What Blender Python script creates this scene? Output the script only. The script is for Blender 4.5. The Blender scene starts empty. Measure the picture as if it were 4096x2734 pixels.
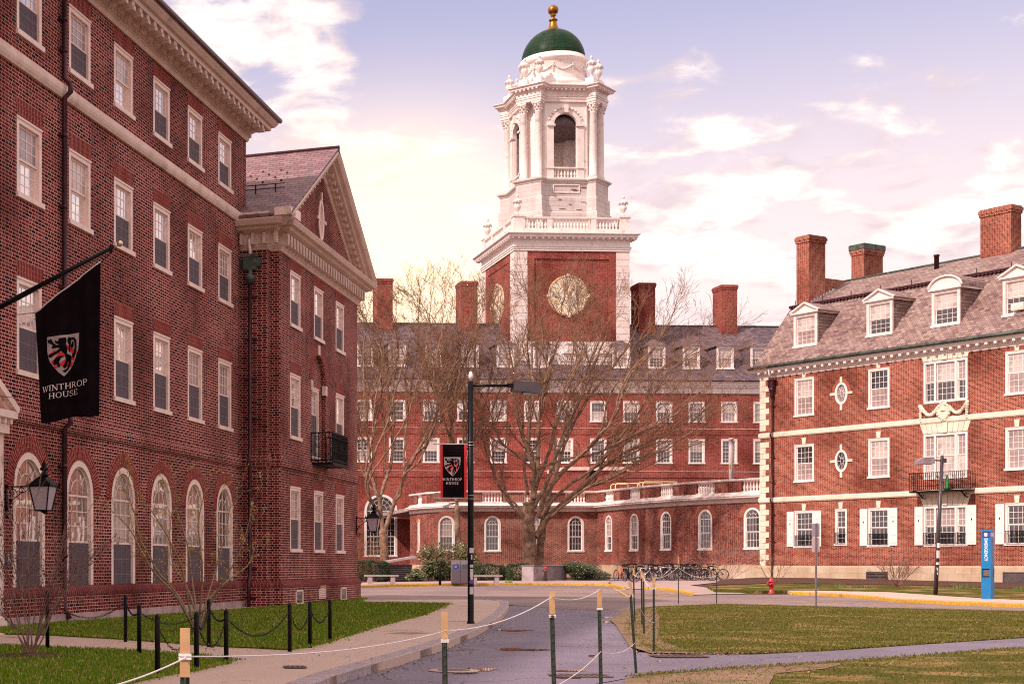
import bpy, bmesh, math, random
import numpy as np
from mathutils import Vector, Matrix
from mathutils.geometry import tessellate_polygon

# ------------------------------------------------------------------ camera, sky, sun
F, PX, HY, H = 6100.0, 600.0, 2259.0, 1.4          # focal length and principal point (4096 px wide frame), eye height
scene = bpy.context.scene
COL = scene.collection
cam_d = bpy.data.cameras.new("camera"); cam = bpy.data.objects.new("camera", cam_d); COL.objects.link(cam)
cam.location = (0, 0, H); cam.rotation_euler = (math.radians(90), 0, 0)
cam_d.sensor_width = 36; cam_d.lens = F / 4096 * 36
cam_d.shift_x = (2048 - PX) / 4096; cam_d.shift_y = (HY - 1367) / 4096
cam_d.clip_start = .1; cam_d.clip_end = 6000
scene.camera = cam
scene.view_settings.view_transform = 'Standard'; scene.view_settings.look = 'None'
scene.view_settings.exposure = 0.62; scene.view_settings.gamma = 1.0
scene.view_settings.use_curve_mapping = False
scene.cycles.use_denoising = False; scene.cycles.filter_width = 1.1; scene.cycles.max_bounces = 6; scene.cycles.transparent_max_bounces = 8

SUN_DIR = Vector((-.80, -.50, .86)).normalized()    # towards the sun
sun_az = math.atan2(SUN_DIR.x, SUN_DIR.y); sun_el = math.asin(SUN_DIR.z)

def link(nt, a, b): nt.links.new(a, b)
def node(nt, t, **kw):
    n = nt.nodes.new(t)
    for k, v in kw.items():
        if k == 'inp':
            for i, x in v.items():
                if hasattr(x, 'is_output'): nt.links.new(x, n.inputs[i])
                else: n.inputs[i].default_value = x
        else: setattr(n, k, v)
    return n
def M(nt, op, a, b=None, c=None, clamp=False):
    n = nt.nodes.new('ShaderNodeMath'); n.operation = op; n.use_clamp = clamp
    for i, x in enumerate((a, b, c)):
        if x is None: continue
        if hasattr(x, 'is_output'): nt.links.new(x, n.inputs[i])
        else: n.inputs[i].default_value = x
    return n.outputs[0]
def MIX(nt, f, a, b, blend='MIX'):
    n = nt.nodes.new('ShaderNodeMix'); n.data_type = 'RGBA'; n.blend_type = blend
    for i, x in ((0, f), (6, a), (7, b)):
        if hasattr(x, 'is_output'): nt.links.new(x, n.inputs[i])
        elif i == 0: n.inputs[0].default_value = x
        else: n.inputs[i].default_value = tuple(x) + (1,) if len(x) == 3 else x
    return n.outputs[2]
def RAMP(nt, f, a, b, smooth=True):
    n = nt.nodes.new('ShaderNodeMapRange'); n.interpolation_type = 'SMOOTHSTEP' if smooth else 'LINEAR'
    if hasattr(f, 'is_output'): nt.links.new(f, n.inputs[0])
    n.inputs[1].default_value = a; n.inputs[2].default_value = b
    return n.outputs[0]
def NOISE(nt, vec, scale, detail=4, rough=.55, dist=0):
    n = nt.nodes.new('ShaderNodeTexNoise')
    n.inputs['Scale'].default_value = scale; n.inputs['Detail'].default_value = detail
    n.inputs['Roughness'].default_value = rough; n.inputs['Distortion'].default_value = dist
    if vec is not None: nt.links.new(vec, n.inputs['Vector'])
    return n.outputs[0]

world = bpy.data.worlds.new("World"); scene.world = world; world.use_nodes = True
nt = world.node_tree; nt.nodes.clear()
wo = node(nt, 'ShaderNodeOutputWorld'); bg = node(nt, 'ShaderNodeBackground')
sky = node(nt, 'ShaderNodeTexSky', sky_type='NISHITA', sun_disc=False)
sky.sun_elevation = sun_el; sky.sun_rotation = sun_az
sky.air_density = 1.0; sky.dust_density = 1.6; sky.ozone_density = 1.5
tc = node(nt, 'ShaderNodeTexCoord')
sep = node(nt, 'ShaderNodeSeparateXYZ', inp={0: tc.outputs['Generated']})
z = sep.outputs[2]
skyc = MIX(nt, 1.0, sky.outputs[0], (.20, .135, .118), 'MULTIPLY')
# cloud layer seen from below: direction projected on a high plane
zz = M(nt, 'ADD', M(nt, 'MAXIMUM', z, 0), .16)
cx = M(nt, 'DIVIDE', sep.outputs[0], zz); cy = M(nt, 'DIVIDE', sep.outputs[1], zz)
cv = node(nt, 'ShaderNodeCombineXYZ', inp={0: cx, 1: cy, 2: 3.7})
n1 = NOISE(nt, cv.outputs[0], 6.5, 11, .58, .35)
n2 = NOISE(nt, cv.outputs[0], 2.6, 4, .5)
def skydir(px, py):
    return Vector((px - PX, F, HY - py)).normalized()
cl = M(nt, 'ADD', M(nt, 'MULTIPLY', M(nt, 'SUBTRACT', n1, .5), 2.3), M(nt, 'MULTIPLY', M(nt, 'SUBTRACT', n2, .5), 1.3))
cl = M(nt, 'ADD', cl, M(nt, 'MULTIPLY', RAMP(nt, z, .36, .55), .5))  # extra cloud overhead, out of view, added to warm the ambient light
def blob(px, py, size, amt):
    global cl
    d = skydir(px, py)
    dp = node(nt, 'ShaderNodeVectorMath', operation='DISTANCE', inp={0: tc.outputs['Generated'], 1: d})
    f = M(nt, 'SUBTRACT', 1.0, RAMP(nt, dp.outputs['Value'], 0, size))
    cl = M(nt, 'ADD', cl, M(nt, 'MULTIPLY', f, amt))
for b in ((900, 40, .06, .40), (1200, 90, .055, .36), (1330, 180, .035, .22), (1170, 420, .05, .25), (1400, 560, .04, .18), (1450, 1000, .10, .15), (2750, 390, .04, .34), (2650, 420, .025, .2), (1830, 370, .035, .25), (2450, 340, .03, .15), (3600, 60, .14, -.35), (2350, 620, .05, .2), (3050, 560, .06, .22), (3500, 480, .06, .2), (2900, 700, .08, .22), (3950, 700, .08, .2), (3300, 330, .04, .16), (2450, 200, .03, .12), (1850, 80, .10, -.4), (1650, 150, .05, -.3), (2700, 60, .12, -.45), (2750, 900, .06, .3), (2900, 950, .04, .2), (3300, 900, .12, .1), (3900, 600, .08, .1), (1560, 300, .03, -.2), (1050, 330, .022, -.35), (1480, 480, .03, -.2)):
    blob(*b)
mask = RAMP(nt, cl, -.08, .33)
haze = M(nt, 'SUBTRACT', 1.0, RAMP(nt, z, .13, .38), clamp=True)
lav = MIX(nt, RAMP(nt, z, .05, .33), (.78, .60, .62), (.30, .31, .50))
base = MIX(nt, .65, skyc, lav)
base = MIX(nt, M(nt, 'MULTIPLY', haze, .88), base, (.80, .64, .60))
shade = NOISE(nt, cv.outputs[0], 9.0, 7, .55)
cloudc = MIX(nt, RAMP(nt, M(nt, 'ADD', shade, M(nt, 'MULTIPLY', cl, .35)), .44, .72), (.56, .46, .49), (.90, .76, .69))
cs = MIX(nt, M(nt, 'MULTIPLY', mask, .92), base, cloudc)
# warm glow put into the sky colour low over the roofs
d = skydir(1600, 1130)
dp = node(nt, 'ShaderNodeVectorMath', operation='DISTANCE', inp={0: tc.outputs['Generated'], 1: d})
gl = M(nt, 'POWER', M(nt, 'SUBTRACT', 1.0, RAMP(nt, dp.outputs['Value'], 0, .20)), 2.4)
cs = MIX(nt, M(nt, 'MULTIPLY', gl, .95), cs, (1.35, .98, .62))
low = RAMP(nt, z, -.08, 0.0)
cs = MIX(nt, low, (.12, .08, .07), cs)
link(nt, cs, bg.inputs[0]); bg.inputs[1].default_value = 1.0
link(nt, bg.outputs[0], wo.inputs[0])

sun_d = bpy.data.lights.new("sun", 'SUN'); sun_o = bpy.data.objects.new("sun", sun_d); COL.objects.link(sun_o)
sun_d.energy = 3.0; sun_d.angle = math.radians(2.0); sun_d.color = (1.0, .84, .76)
sun_o.rotation_euler = (-SUN_DIR).to_track_quat('-Z', 'Y').to_euler()

# ------------------------------------------------------------------ helpers
def gz(Y):
    """height of the terrain: level near by, rising gently at the back of the court"""
    pts = ((-1e5, 0), (58, 0), (70, .10), (81, .28), (92, .46), (100, .52), (1e5, .52))
    for (a, za), (b, zb) in zip(pts, pts[1:]):
        if Y <= b: return za + (zb - za) * (Y - a) / (b - a)
    return .5
def G(x, v, dz=0):
    """ground point seen at (x, v) of the 4096 px photograph"""
    Y = 30.0
    for _ in range(60):
        Y = .5 * Y + .5 * F * (H - gz(Y) - dz) / (v - HY)
    return Vector(((x - PX) * Y / F, Y, gz(Y) + dz))
def W(x, v, Y):
    return Vector(((x - PX) * Y / F, Y, H + (HY - v) * Y / F))
def D(x, y, Y): return W(x * 1.7437, y * 1.7437, Y)

class Frame:
    """a wall plane: origin, direction of local x in plan; local y points into the building"""
    def __init__(s, X, Y, dx, dy):
        l = math.hypot(dx, dy); s.X, s.Y, s.dx, s.dy = X, Y, dx / l, dy / l
        s.rot = math.atan2(s.dy, s.dx)
    def loc(s, x, v, yo=0):
        """local (x, z) on plane local y = yo of what is seen at (x, v)"""
        k = (x - PX) / F; ox = s.X - s.dy * yo; oy = s.Y + s.dx * yo
        t = (k * oy - ox) / (s.dx - k * s.dy)
        Y = oy + t * s.dy
        return t, H + (HY - v) * Y / F
    def world(s, x, y, z=0): return Vector((s.X + s.dx * x - s.dy * y, s.Y + s.dy * x + s.dx * y, z))

def link_obj(name, data, parent=None, loc=None, rz=None):
    o = bpy.data.objects.new(name, data); COL.objects.link(o)
    if parent is not None: o.parent = parent
    if loc is not None: o.location = loc
    if rz is not None: o.rotation_euler = (0, 0, rz)
    return o
def tag(o, label=None, cat=None, group=None, kind=None):
    if label: o['label'] = label
    if cat: o['category'] = cat
    if group: o['group'] = group
    if kind: o['kind'] = kind
    return o
def thing(name, label, cat, loc=(0, 0, 0), rz=0, group=None):
    return tag(link_obj(name, None, None, loc, rz), label, cat, group)
def dup(root, loc=None, rz=None, label=None, parent=None):
    c = root.copy(); COL.objects.link(c)
    if parent is not None: c.parent = parent
    if loc is not None: c.location = loc
    if rz is not None: c.rotation_euler = (0, 0, rz)
    if label: c['label'] = label
    for ch in list(root.children): dup(ch, parent=c)
    return c

class MB:
    def __init__(s): s.v = []; s.f = []; s.uv = {}; s.mi = {}; s.sm = set()
    def face(s, pts, uv=None, mi=0, smooth=False):
        b = len(s.v); s.v.extend([tuple(p) for p in pts]); s.f.append(tuple(range(b, b + len(pts))))
        i = len(s.f) - 1
        if uv: s.uv[i] = uv
        if mi: s.mi[i] = mi
        if smooth: s.sm.add(i)
        return s
    def box(s, x0, x1, y0, y1, z0, z1, mi=0):
        b = len(s.v)
        s.v += [(x0, y0, z0), (x1, y0, z0), (x1, y1, z0), (x0, y1, z0), (x0, y0, z1), (x1, y0, z1), (x1, y1, z1), (x0, y1, z1)]
        for q in ((3, 2, 1, 0), (4, 5, 6, 7), (0, 1, 5, 4), (1, 2, 6, 5), (2, 3, 7, 6), (3, 0, 4, 7)):
            s.f.append(tuple(b + i for i in q))
            if mi: s.mi[len(s.f) - 1] = mi
        return s
    def obox(s, p, ax, ay, az, mi=0):
        """oriented box centred at p with half-axis vectors"""
        p, ax, ay, az = Vector(p), Vector(ax), Vector(ay), Vector(az); b = len(s.v)
        for sz in (-1, 1):
            for sx, sy in ((-1, -1), (1, -1), (1, 1), (-1, 1)): s.v.append(tuple(p + ax * sx + ay * sy + az * sz))
        for q in ((3, 2, 1, 0), (4, 5, 6, 7), (0, 1, 5, 4), (1, 2, 6, 5), (2, 3, 7, 6), (3, 0, 4, 7)):
            s.f.append(tuple(b + i for i in q))
            if mi: s.mi[len(s.f) - 1] = mi
        return s
    def bar(s, a, b, w, d=None, up=(0, 0, 1), mi=0):
        a, b = Vector(a), Vector(b); t = (b - a)
        L = t.length
        if L < 1e-6: return s
        t /= L; u = Vector(up)
        if abs(t.dot(u)) > .98: u = Vector((0, 1, 0))
        x = t.cross(u).normalized(); y = x.cross(t)
        return s.obox((a + b) / 2, t * L / 2, x * w / 2, y * (d or w) / 2, mi)
    def prism(s, poly, z0, z1, mi=0):
        """poly CCW in xy; extruded in z"""
        n = len(poly); b = len(s.v)
        s.v += [(p[0], p[1], z0) for p in poly] + [(p[0], p[1], z1) for p in poly]
        for i in range(n):
            j = (i + 1) % n; s.f.append((b + i, b + j, b + n + j, b + n + i))
            if mi: s.mi[len(s.f) - 1] = mi
        tri = tessellate_polygon([[Vector((p[0], p[1], 0)) for p in poly]])
        for t in tri:
            a, c, e = (Vector((*poly[i][:2], 0)) for i in t)
            if (c - a).cross(e - a).z < 0: t = (t[0], t[2], t[1])
            s.f.append(tuple(b + n + i for i in t)); s.f.append(tuple(b + i for i in reversed(t)))
            if mi: s.mi[len(s.f) - 1] = mi; s.mi[len(s.f) - 2] = mi
        return s
    def plate(s, poly, y0, y1, mi=0):
        """poly in xz (CCW seen from -y), extruded from y0 (front) to y1"""
        n = len(poly); b = len(s.v)
        s.v += [(p[0], y0, p[1]) for p in poly] + [(p[0], y1, p[1]) for p in poly]
        for i in range(n):
            j = (i + 1) % n; s.f.append((b + j, b + i, b + n + i, b + n + j))
            if mi: s.mi[len(s.f) - 1] = mi
        for t in tessellate_polygon([[Vector((p[0], p[1], 0)) for p in poly]]):
            a, c, e = (Vector((*poly[i][:2], 0)) for i in t)
            if (c - a).cross(e - a).z < 0: t = (t[0], t[2], t[1])
            s.f.append(tuple(b + i for i in t)); s.f.append(tuple(b + n + i for i in reversed(t)))
            if mi: s.mi[len(s.f) - 1] = mi; s.mi[len(s.f) - 2] = mi
        return s
    def tube(s, pts, r, n=8, caps=True, mi=0):
        pts = [Vector(p) for p in pts]; m = len(pts)
        rr = r if isinstance(r, (list, tuple)) else [r] * m
        b = len(s.v); x = None
        for i, p in enumerate(pts):
            t = (pts[min(i + 1, m - 1)] - pts[max(i - 1, 0)])
            if t.length < 1e-9: t = Vector((0, 0, 1))
            t.normalize()
            if x is None:
                x = t.cross(Vector((0, 0, 1)))
                if x.length < .05: x = t.cross(Vector((0, 1, 0)))
            x = (x - t * x.dot(t))
            if x.length < 1e-6: x = t.orthogonal()
            x.normalize(); y = t.cross(x)
            for k in range(n):
                a = 2 * math.pi * k / n
                s.v.append(tuple(p + (x * math.cos(a) + y * math.sin(a)) * rr[i]))
        for i in range(m - 1):
            for k in range(n):
                k2 = (k + 1) % n
                s.f.append((b + i * n + k, b + i * n + k2, b + (i + 1) * n + k2, b + (i + 1) * n + k)); s.sm.add(len(s.f) - 1)
                if mi: s.mi[len(s.f) - 1] = mi
        if caps:
            s.f.append(tuple(b + k for k in reversed(range(n)))); s.f.append(tuple(b + (m - 1) * n + k for k in range(n)))
        return s
    def lathe(s, prof, n=16, c=(0, 0, 0), smooth=True, mi=0, ph=0):
        """prof: (r, z) from bottom to top"""
        b = len(s.v); m = len(prof)
        for r, z in prof:
            for k in range(n):
                a = 2 * math.pi * k / n + ph; s.v.append((c[0] + r * math.cos(a), c[1] + r * math.sin(a), c[2] + z))
        for i in range(m - 1):
            for k in range(n):
                k2 = (k + 1) % n
                s.f.append((b + i * n + k, b + i * n + k2, b + (i + 1) * n + k2, b + (i + 1) * n + k))
                if smooth: s.sm.add(len(s.f) - 1)
                if mi: s.mi[len(s.f) - 1] = mi
        if prof[0][0] > .001: s.f.append(tuple(b + k for k in reversed(range(n))))
        if prof[-1][0] > .001: s.f.append(tuple(b + (m - 1) * n + k for k in range(n)))
        return s
    def ball(s, c, r, n=8, m=5, sq=1.0):
        return s.lathe([(max(1e-4, r * math.sin(math.pi * i / m)), -r * sq * math.cos(math.pi * i / m)) for i in range(m + 1)], n, c)
    def sweep(s, prof, path, closed=False, caps=True, mi=0):
        """prof: (out, z) list; path in plan, outward = to the right of travel"""
        P = [Vector((p[0], p[1])) for p in path]; n = len(P); m = len(prof); b = len(s.v)
        nrm = []
        for i in range(n if closed else n - 1):
            d = (P[(i + 1) % n] - P[i]).normalized(); nrm.append(Vector((d.y, -d.x)))
        for i in range(n):
            if closed: a, c = nrm[i - 1], nrm[i]
            else: a, c = nrm[max(i - 1, 0)], nrm[min(i, n - 2)]
            mv = (a + c)
            mv = mv / max(.25, (1 + a.dot(c)))
            for o, z in prof: s.v.append((P[i].x + mv.x * o, P[i].y + mv.y * o, z))
        for i in range(n if closed else n - 1):
            j = (i + 1) % n
            for k in range(m - 1):
                s.f.append((b + i * m + k, b + j * m + k, b + j * m + k + 1, b + i * m + k + 1))
                if mi: s.mi[len(s.f) - 1] = mi
        if caps and not closed:
            s.f.append(tuple(b + k for k in range(m))); s.f.append(tuple(b + (n - 1) * m + k for k in reversed(range(m))))
        return s
    def data(s, name, mats, uv=True):
        me = bpy.data.meshes.new(name); me.from_pydata(s.v, [], s.f)
        for m in (mats if isinstance(mats, (list, tuple)) else [mats]): me.materials.append(m)
        for i in s.sm: me.polygons[i].use_smooth = True
        for i, m in s.mi.items(): me.polygons[i].material_index = m
        if uv:
            L = me.uv_layers.new(name='UVMap').data; Z = Vector((0, 0, 1))
            for p in me.polygons:
                if p.index in s.uv:
                    for li, c in zip(p.loop_indices, s.uv[p.index]): L[li].uv = c
                    continue
                nn = p.normal
                t = Z.cross(nn)
                t = Vector((1, 0, 0)) if t.length < .02 else t.normalized()
                bb = nn.cross(t)
                for li in p.loop_indices:
                    co = me.vertices[me.loops[li].vertex_index].co
                    L[li].uv = (co.dot(t), co.dot(bb))
        me.update()
        return me
    def build(s, name, mats, parent=None, loc=None, rz=None, uv=True):
        return link_obj(name, s.data(name, mats, uv), parent, loc, rz)

# ------------------------------------------------------------------ materials
MATS = {}
def newmat(name):
    m = bpy.data.materials.new(name); m.use_nodes = True; nt = m.node_tree; nt.nodes.clear()
    o = nt.nodes.new('ShaderNodeOutputMaterial'); p = nt.nodes.new('ShaderNodeBsdfPrincipled')
    nt.links.new(p.outputs[0], o.inputs[0]); MATS[name] = m
    return m, nt, p
def setin(nt, p, k, x):
    if hasattr(x, 'is_output'): nt.links.new(x, p.inputs[k])
    elif isinstance(x, (tuple, list)): p.inputs[k].default_value = tuple(x) + (1,) if len(x) == 3 else x
    else: p.inputs[k].default_value = x
def bump(nt, p, h, dist, strength=1.0):
    b = nt.nodes.new('ShaderNodeBump'); b.inputs['Distance'].default_value = dist; b.inputs['Strength'].default_value = strength
    nt.links.new(h, b.inputs['Height']); nt.links.new(b.outputs[0], p.inputs['Normal'])
def plain(name, c1, c2=None, rough=.6, metal=0.0, sc=3.0, lo=.35, hi=.65, bsc=0, bd=.01, dirt=None, dsc=1.2, spec=None, coat=None, obj=True):
    m, nt, p = newmat(name)
    tcn = nt.nodes.new('ShaderNodeTexCoord'); vec = tcn.outputs['Object']
    col = c1
    if c2 is not None: col = MIX(nt, RAMP(nt, NOISE(nt, vec, sc, 6), lo, hi), c1, c2)
    if dirt is not None:
        col = MIX(nt, RAMP(nt, NOISE(nt, vec, dsc, 7, .65), .56, .74), col, dirt)
    setin(nt, p, 'Base Color', col); setin(nt, p, 'Roughness', rough); setin(nt, p, 'Metallic', metal)
    if spec is not None: setin(nt, p, 'Specular IOR Level', spec)
    if coat: setin(nt, p, 'Coat Weight', coat); setin(nt, p, 'Coat Roughness', .06)
    if bsc: bump(nt, p, NOISE(nt, vec, bsc, 4), bd)
    return m
def masonry(name, cols, mortar, streak=.20, h=.072, P=.325, head=.66, mv=.17, mu=.045, swap=False, rough=.85, bd=.006, tint=None, tintsc=.25, off=.5, patch=None):
    """courses of bricks (or slates) laid out in the mesh's own UV metres; cols: (threshold, colour) steps of a per-brick random"""
    m, nt, p = newmat(name)
    uvn = nt.nodes.new('ShaderNodeTexCoord')
    sp = node(nt, 'ShaderNodeSeparateXYZ', inp={0: uvn.outputs['UV']})
    u, v = (sp.outputs[1], sp.outputs[0]) if swap else (sp.outputs[0], sp.outputs[1])
    wob = NOISE(nt, uvn.outputs['UV'], 2.3, 2)
    v = M(nt, 'ADD', v, M(nt, 'MULTIPLY', M(nt, 'SUBTRACT', wob, .5), .012))
    rv = M(nt, 'DIVIDE', v, h); row = M(nt, 'FLOOR', rv); fv = M(nt, 'FRACT', rv)
    par = M(nt, 'FLOORED_MODULO', row, 2.0)
    uu = M(nt, 'ADD', M(nt, 'DIVIDE', u, P), M(nt, 'MULTIPLY', par, off))
    cell = M(nt, 'FLOOR', uu); fu = M(nt, 'FRACT', uu)
    isH = M(nt, 'GREATER_THAN', fu, head)
    bid = node(nt, 'ShaderNodeCombineXYZ', inp={0: M(nt, 'ADD', M(nt, 'MULTIPLY', cell, 2), isH), 1: row, 2: 0.0})
    wn = node(nt, 'ShaderNodeTexWhiteNoise', noise_dimensions='3D', inp={'Vector': bid.outputs[0]})
    r = wn.outputs['Value']
    rr = M(nt, 'SUBTRACT', r, M(nt, 'MULTIPLY', isH, .12 if head < 1 else 0))
    cr = nt.nodes.new('ShaderNodeValToRGB'); cr.color_ramp.interpolation = 'LINEAR'
    e = cr.color_ramp.elements
    while len(e) > 1: e.remove(e[0])
    e[0].position = cols[0][0]; e[0].color = (*cols[0][1], 1)
    for t, c in cols[1:]:
        q = e.new(t); q.color = (*c, 1)
    nt.links.new(rr, cr.inputs[0]); col = cr.outputs[0]
    fine = NOISE(nt, uvn.outputs['UV'], 60, 3)
    col = MIX(nt, M(nt, 'MULTIPLY', fine, .35), col, (.02, .01, .01), 'MIX')
    mort = M(nt, 'MAXIMUM', M(nt, 'LESS_THAN', fv, mv), M(nt, 'LESS_THAN', fu, mu))
    if head < 1: mort = M(nt, 'MAXIMUM', mort, M(nt, 'LESS_THAN', M(nt, 'ABSOLUTE', M(nt, 'SUBTRACT', fu, head + .01)), mu * .5))
    big = NOISE(nt, uvn.outputs['UV'], tintsc, 5, .6)
    mcol = MIX(nt, RAMP(nt, big, .35, .7), mortar, tuple(c * .72 for c in mortar))
    col = MIX(nt, mort, col, mcol)
    col = MIX(nt, M(nt, 'MULTIPLY', RAMP(nt, big, .38, .68), .70), col, tint or (.35, .25, .22), 'MULTIPLY')
    if patch: col = MIX(nt, M(nt, 'MULTIPLY', RAMP(nt, NOISE(nt, uvn.outputs['UV'], .6, 5, .7), .6, .75), .5), col, patch)
    mp = node(nt, 'ShaderNodeMapping', inp={0: uvn.outputs['UV']}); mp.inputs['Scale'].default_value = (1.6, .16, 1)
    col = MIX(nt, M(nt, 'MULTIPLY', RAMP(nt, NOISE(nt, mp.outputs[0], 1.0, 5, .65), .48, .72), streak), col, (.16, .10, .09))
    setin(nt, p, 'Base Color', col); setin(nt, p, 'Roughness', rough); setin(nt, p, 'Specular IOR Level', .06)
    if bd:
        hgt = M(nt, 'ADD', M(nt, 'SUBTRACT', 1.0, mort), M(nt, 'MULTIPLY', r, .4))
        bump(nt, p, hgt, bd)
    return m

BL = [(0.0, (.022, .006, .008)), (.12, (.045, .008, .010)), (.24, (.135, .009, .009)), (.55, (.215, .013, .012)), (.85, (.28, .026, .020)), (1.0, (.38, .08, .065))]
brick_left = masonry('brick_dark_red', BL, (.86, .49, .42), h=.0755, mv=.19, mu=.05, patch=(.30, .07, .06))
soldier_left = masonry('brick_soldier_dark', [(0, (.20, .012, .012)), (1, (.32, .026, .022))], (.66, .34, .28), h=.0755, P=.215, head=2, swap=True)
BR = [(0.0, (.08, .02, .018)), (.06, (.15, .026, .02)), (.2, (.25, .032, .020)), (.6, (.35, .050, .030)), (1.0, (.48, .11, .065))]
brick_right = masonry('brick_orange_red', BR, (.86, .56, .40), h=.068, bd=.004, P=.31, mv=.165, streak=.08)
soldier_right = masonry('brick_soldier_orange', [(0, (.30, .055, .035)), (1, (.42, .09, .06))], (.62, .38, .28), h=.075, P=.23, head=2, swap=True, bd=.003)
BB = [(0.0, (.09, .018, .014)), (.3, (.26, .036, .026)), (.7, (.36, .052, .038)), (1.0, (.47, .11, .075))]
brick_back = masonry('brick_red', BB, (.72, .30, .24), h=.068, bd=0, P=.31, mv=.15)
soldier_back = masonry('brick_soldier_red', [(0, (.34, .05, .035)), (1, (.42, .08, .06))], (.50, .22, .16), h=.075, P=.23, head=2, swap=True, bd=0)
BP = [(0.0, (.05, .014, .014)), (.2, (.14, .022, .018)), (.5, (.28, .033, .024)), (.8, (.37, .052, .036)), (1.0, (.50, .13, .08))]
brick_pav = masonry('brick_mottled_red', BP, (.74, .46, .36), h=.07, bd=.004, P=.31)
slate_warm = masonry('slate_mauve', [(0, (.22, .14, .135)), (.3, (.34, .225, .21)), (.6, (.40, .28, .25)), (.85, (.48, .36, .29)), (1, (.29, .18, .20))], (.10, .05, .045), h=.19, P=.30, head=2, mv=.12, mu=.05, rough=.55, bd=.012, tint=(.75, .65, .65))
slate_grey = masonry('slate_purple_grey', [(0, (.13, .09, .105)), (.5, (.21, .15, .165)), (1, (.30, .21, .21))], (.06, .04, .05), h=.2, P=.3, head=2, mv=.13, mu=.04, rough=.5, bd=.01, tint=(.6, .6, .7))
slate_wing = masonry('slate_rose', [(0, (.26, .14, .16)), (.5, (.34, .19, .20)), (1, (.42, .25, .25))], (.07, .04, .045), h=.24, P=.36, head=2, mv=.17, mu=.05, rough=.45, bd=.012, tint=(.8, .7, .75))
stone_block = masonry('stone_blocks_cream', [(0, (.62, .47, .34)), (.6, (.70, .55, .40)), (1, (.74, .60, .46))], (.42, .30, .22), h=.46, P=.95, head=2, mv=.02, mu=.012, rough=.8, bd=.004, tint=(.72, .56, .42), tintsc=.5, patch=(.50, .33, .22))
stone = plain('limestone_cream', (.84, .72, .57), (.76, .63, .49), rough=.75, sc=2.5, dirt=(.52, .36, .26), bsc=12, bd=.004)
trim_c = plain('shaded_cornice_paint', (.68, .48, .40), (.58, .40, .33), rough=.5, sc=1.5, dirt=(.36, .23, .19), dsc=2)  # darker copy of the trim paint, shade under the cornice put into its colour
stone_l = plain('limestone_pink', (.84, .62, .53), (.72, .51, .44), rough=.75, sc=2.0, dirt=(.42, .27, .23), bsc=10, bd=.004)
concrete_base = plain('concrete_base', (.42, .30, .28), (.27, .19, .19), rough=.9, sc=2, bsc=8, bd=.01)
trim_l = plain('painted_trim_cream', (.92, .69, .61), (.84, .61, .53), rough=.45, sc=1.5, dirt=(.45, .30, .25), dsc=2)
white = plain('white_paint', (.90, .80, .75), (.84, .73, .68), rough=.45, sc=2, dirt=(.58, .46, .42), dsc=3)
white_dirty = plain('weathered_white_paint', (.86, .74, .69), (.76, .62, .57), rough=.55, sc=1.3, dirt=(.42, .30, .27), dsc=1.6, bsc=6, bd=.01)
iron = plain('black_iron', (.006, .005, .006), (.010, .007, .009), rough=.5, spec=.15)
black_paint = plain('black_paint', (.004, .003, .004), (.008, .006, .007), rough=.4, sc=5, spec=.18)
copper_pipe = plain('brown_copper_pipe', (.085, .022, .028), (.05, .014, .02), rough=.4, metal=.4, sc=4)
patina = plain('green_copper_patina', (.10, .13, .10), (.05, .05, .048), rough=.6, metal=.3, sc=4, bsc=10)
gold = plain('gold_leaf', (.42, .20, .04), (.26, .11, .02), rough=.35, metal=.9, sc=3)
gold_paint = plain('gold_paint', (.72, .45, .12), (.60, .34, .08), rough=.45, metal=.3)
dome_green = masonry('green_dome_sheets', [(0, (.012, .042, .020)), (1, (.021, .062, .032))], (.007, .026, .013), h=.42, P=.85, head=2, mv=.045, mu=.02, rough=.38, bd=.03, tint=(.7, .8, .7), tintsc=1.5)
asphalt = None
def m_glass(name, c, rough=.06, refl=.35):
    m, nt, p = newmat(name)
    tcn = nt.nodes.new('ShaderNodeTexCoord')
    b = node(nt, 'ShaderNodeBump', inp={'Distance': .02, 'Strength': .12, 'Height': NOISE(nt, tcn.outputs['Object'], 1.6, 2)})
    setin(nt, p, 'Base Color', MIX(nt, RAMP(nt, NOISE(nt, tcn.outputs['Object'], 1.2, 3), .4, .62), c, tuple(x * .6 for x in c)))
    setin(nt, p, 'Roughness', .5)
    g = node(nt, 'ShaderNodeBsdfGlossy', inp={'Roughness': rough, 'Color': (.95, .93, .93, 1)})
    link(nt, b.outputs[0], g.inputs['Normal'])
    lw = node(nt, 'ShaderNodeLayerWeight', inp={'Blend': .35}); link(nt, b.outputs[0], lw.inputs['Normal'])
    fac = M(nt, 'ADD', M(nt, 'MULTIPLY', lw.outputs['Fresnel'], .75), refl, clamp=True)
    ms = node(nt, 'ShaderNodeMixShader', inp={0: fac, 1: p.outputs[0], 2: g.outputs[0]})
    out = [n for n in nt.nodes if n.type == 'OUTPUT_MATERIAL'][0]
    link(nt, ms.outputs[0], out.inputs[0])
    return m
glass_sky = m_glass('window_glass_bright', (.60, .50, .46), .03, .58)
glass_arch = m_glass('window_glass_arched', (.16, .115, .105), .03, .30)
glass_dark = m_glass('window_glass_dark', (.025, .018, .022), .04, .06)
glass_shade = m_glass('window_glass_with_blind', (.60, .48, .43), .08, .05)
glass_half = m_glass('window_glass_curtain', (.36, .25, .23), .08, .05)
screen_m = plain('insect_screen', (.105, .068, .082), (.075, .05, .06), rough=.75, sc=2.0)
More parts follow.
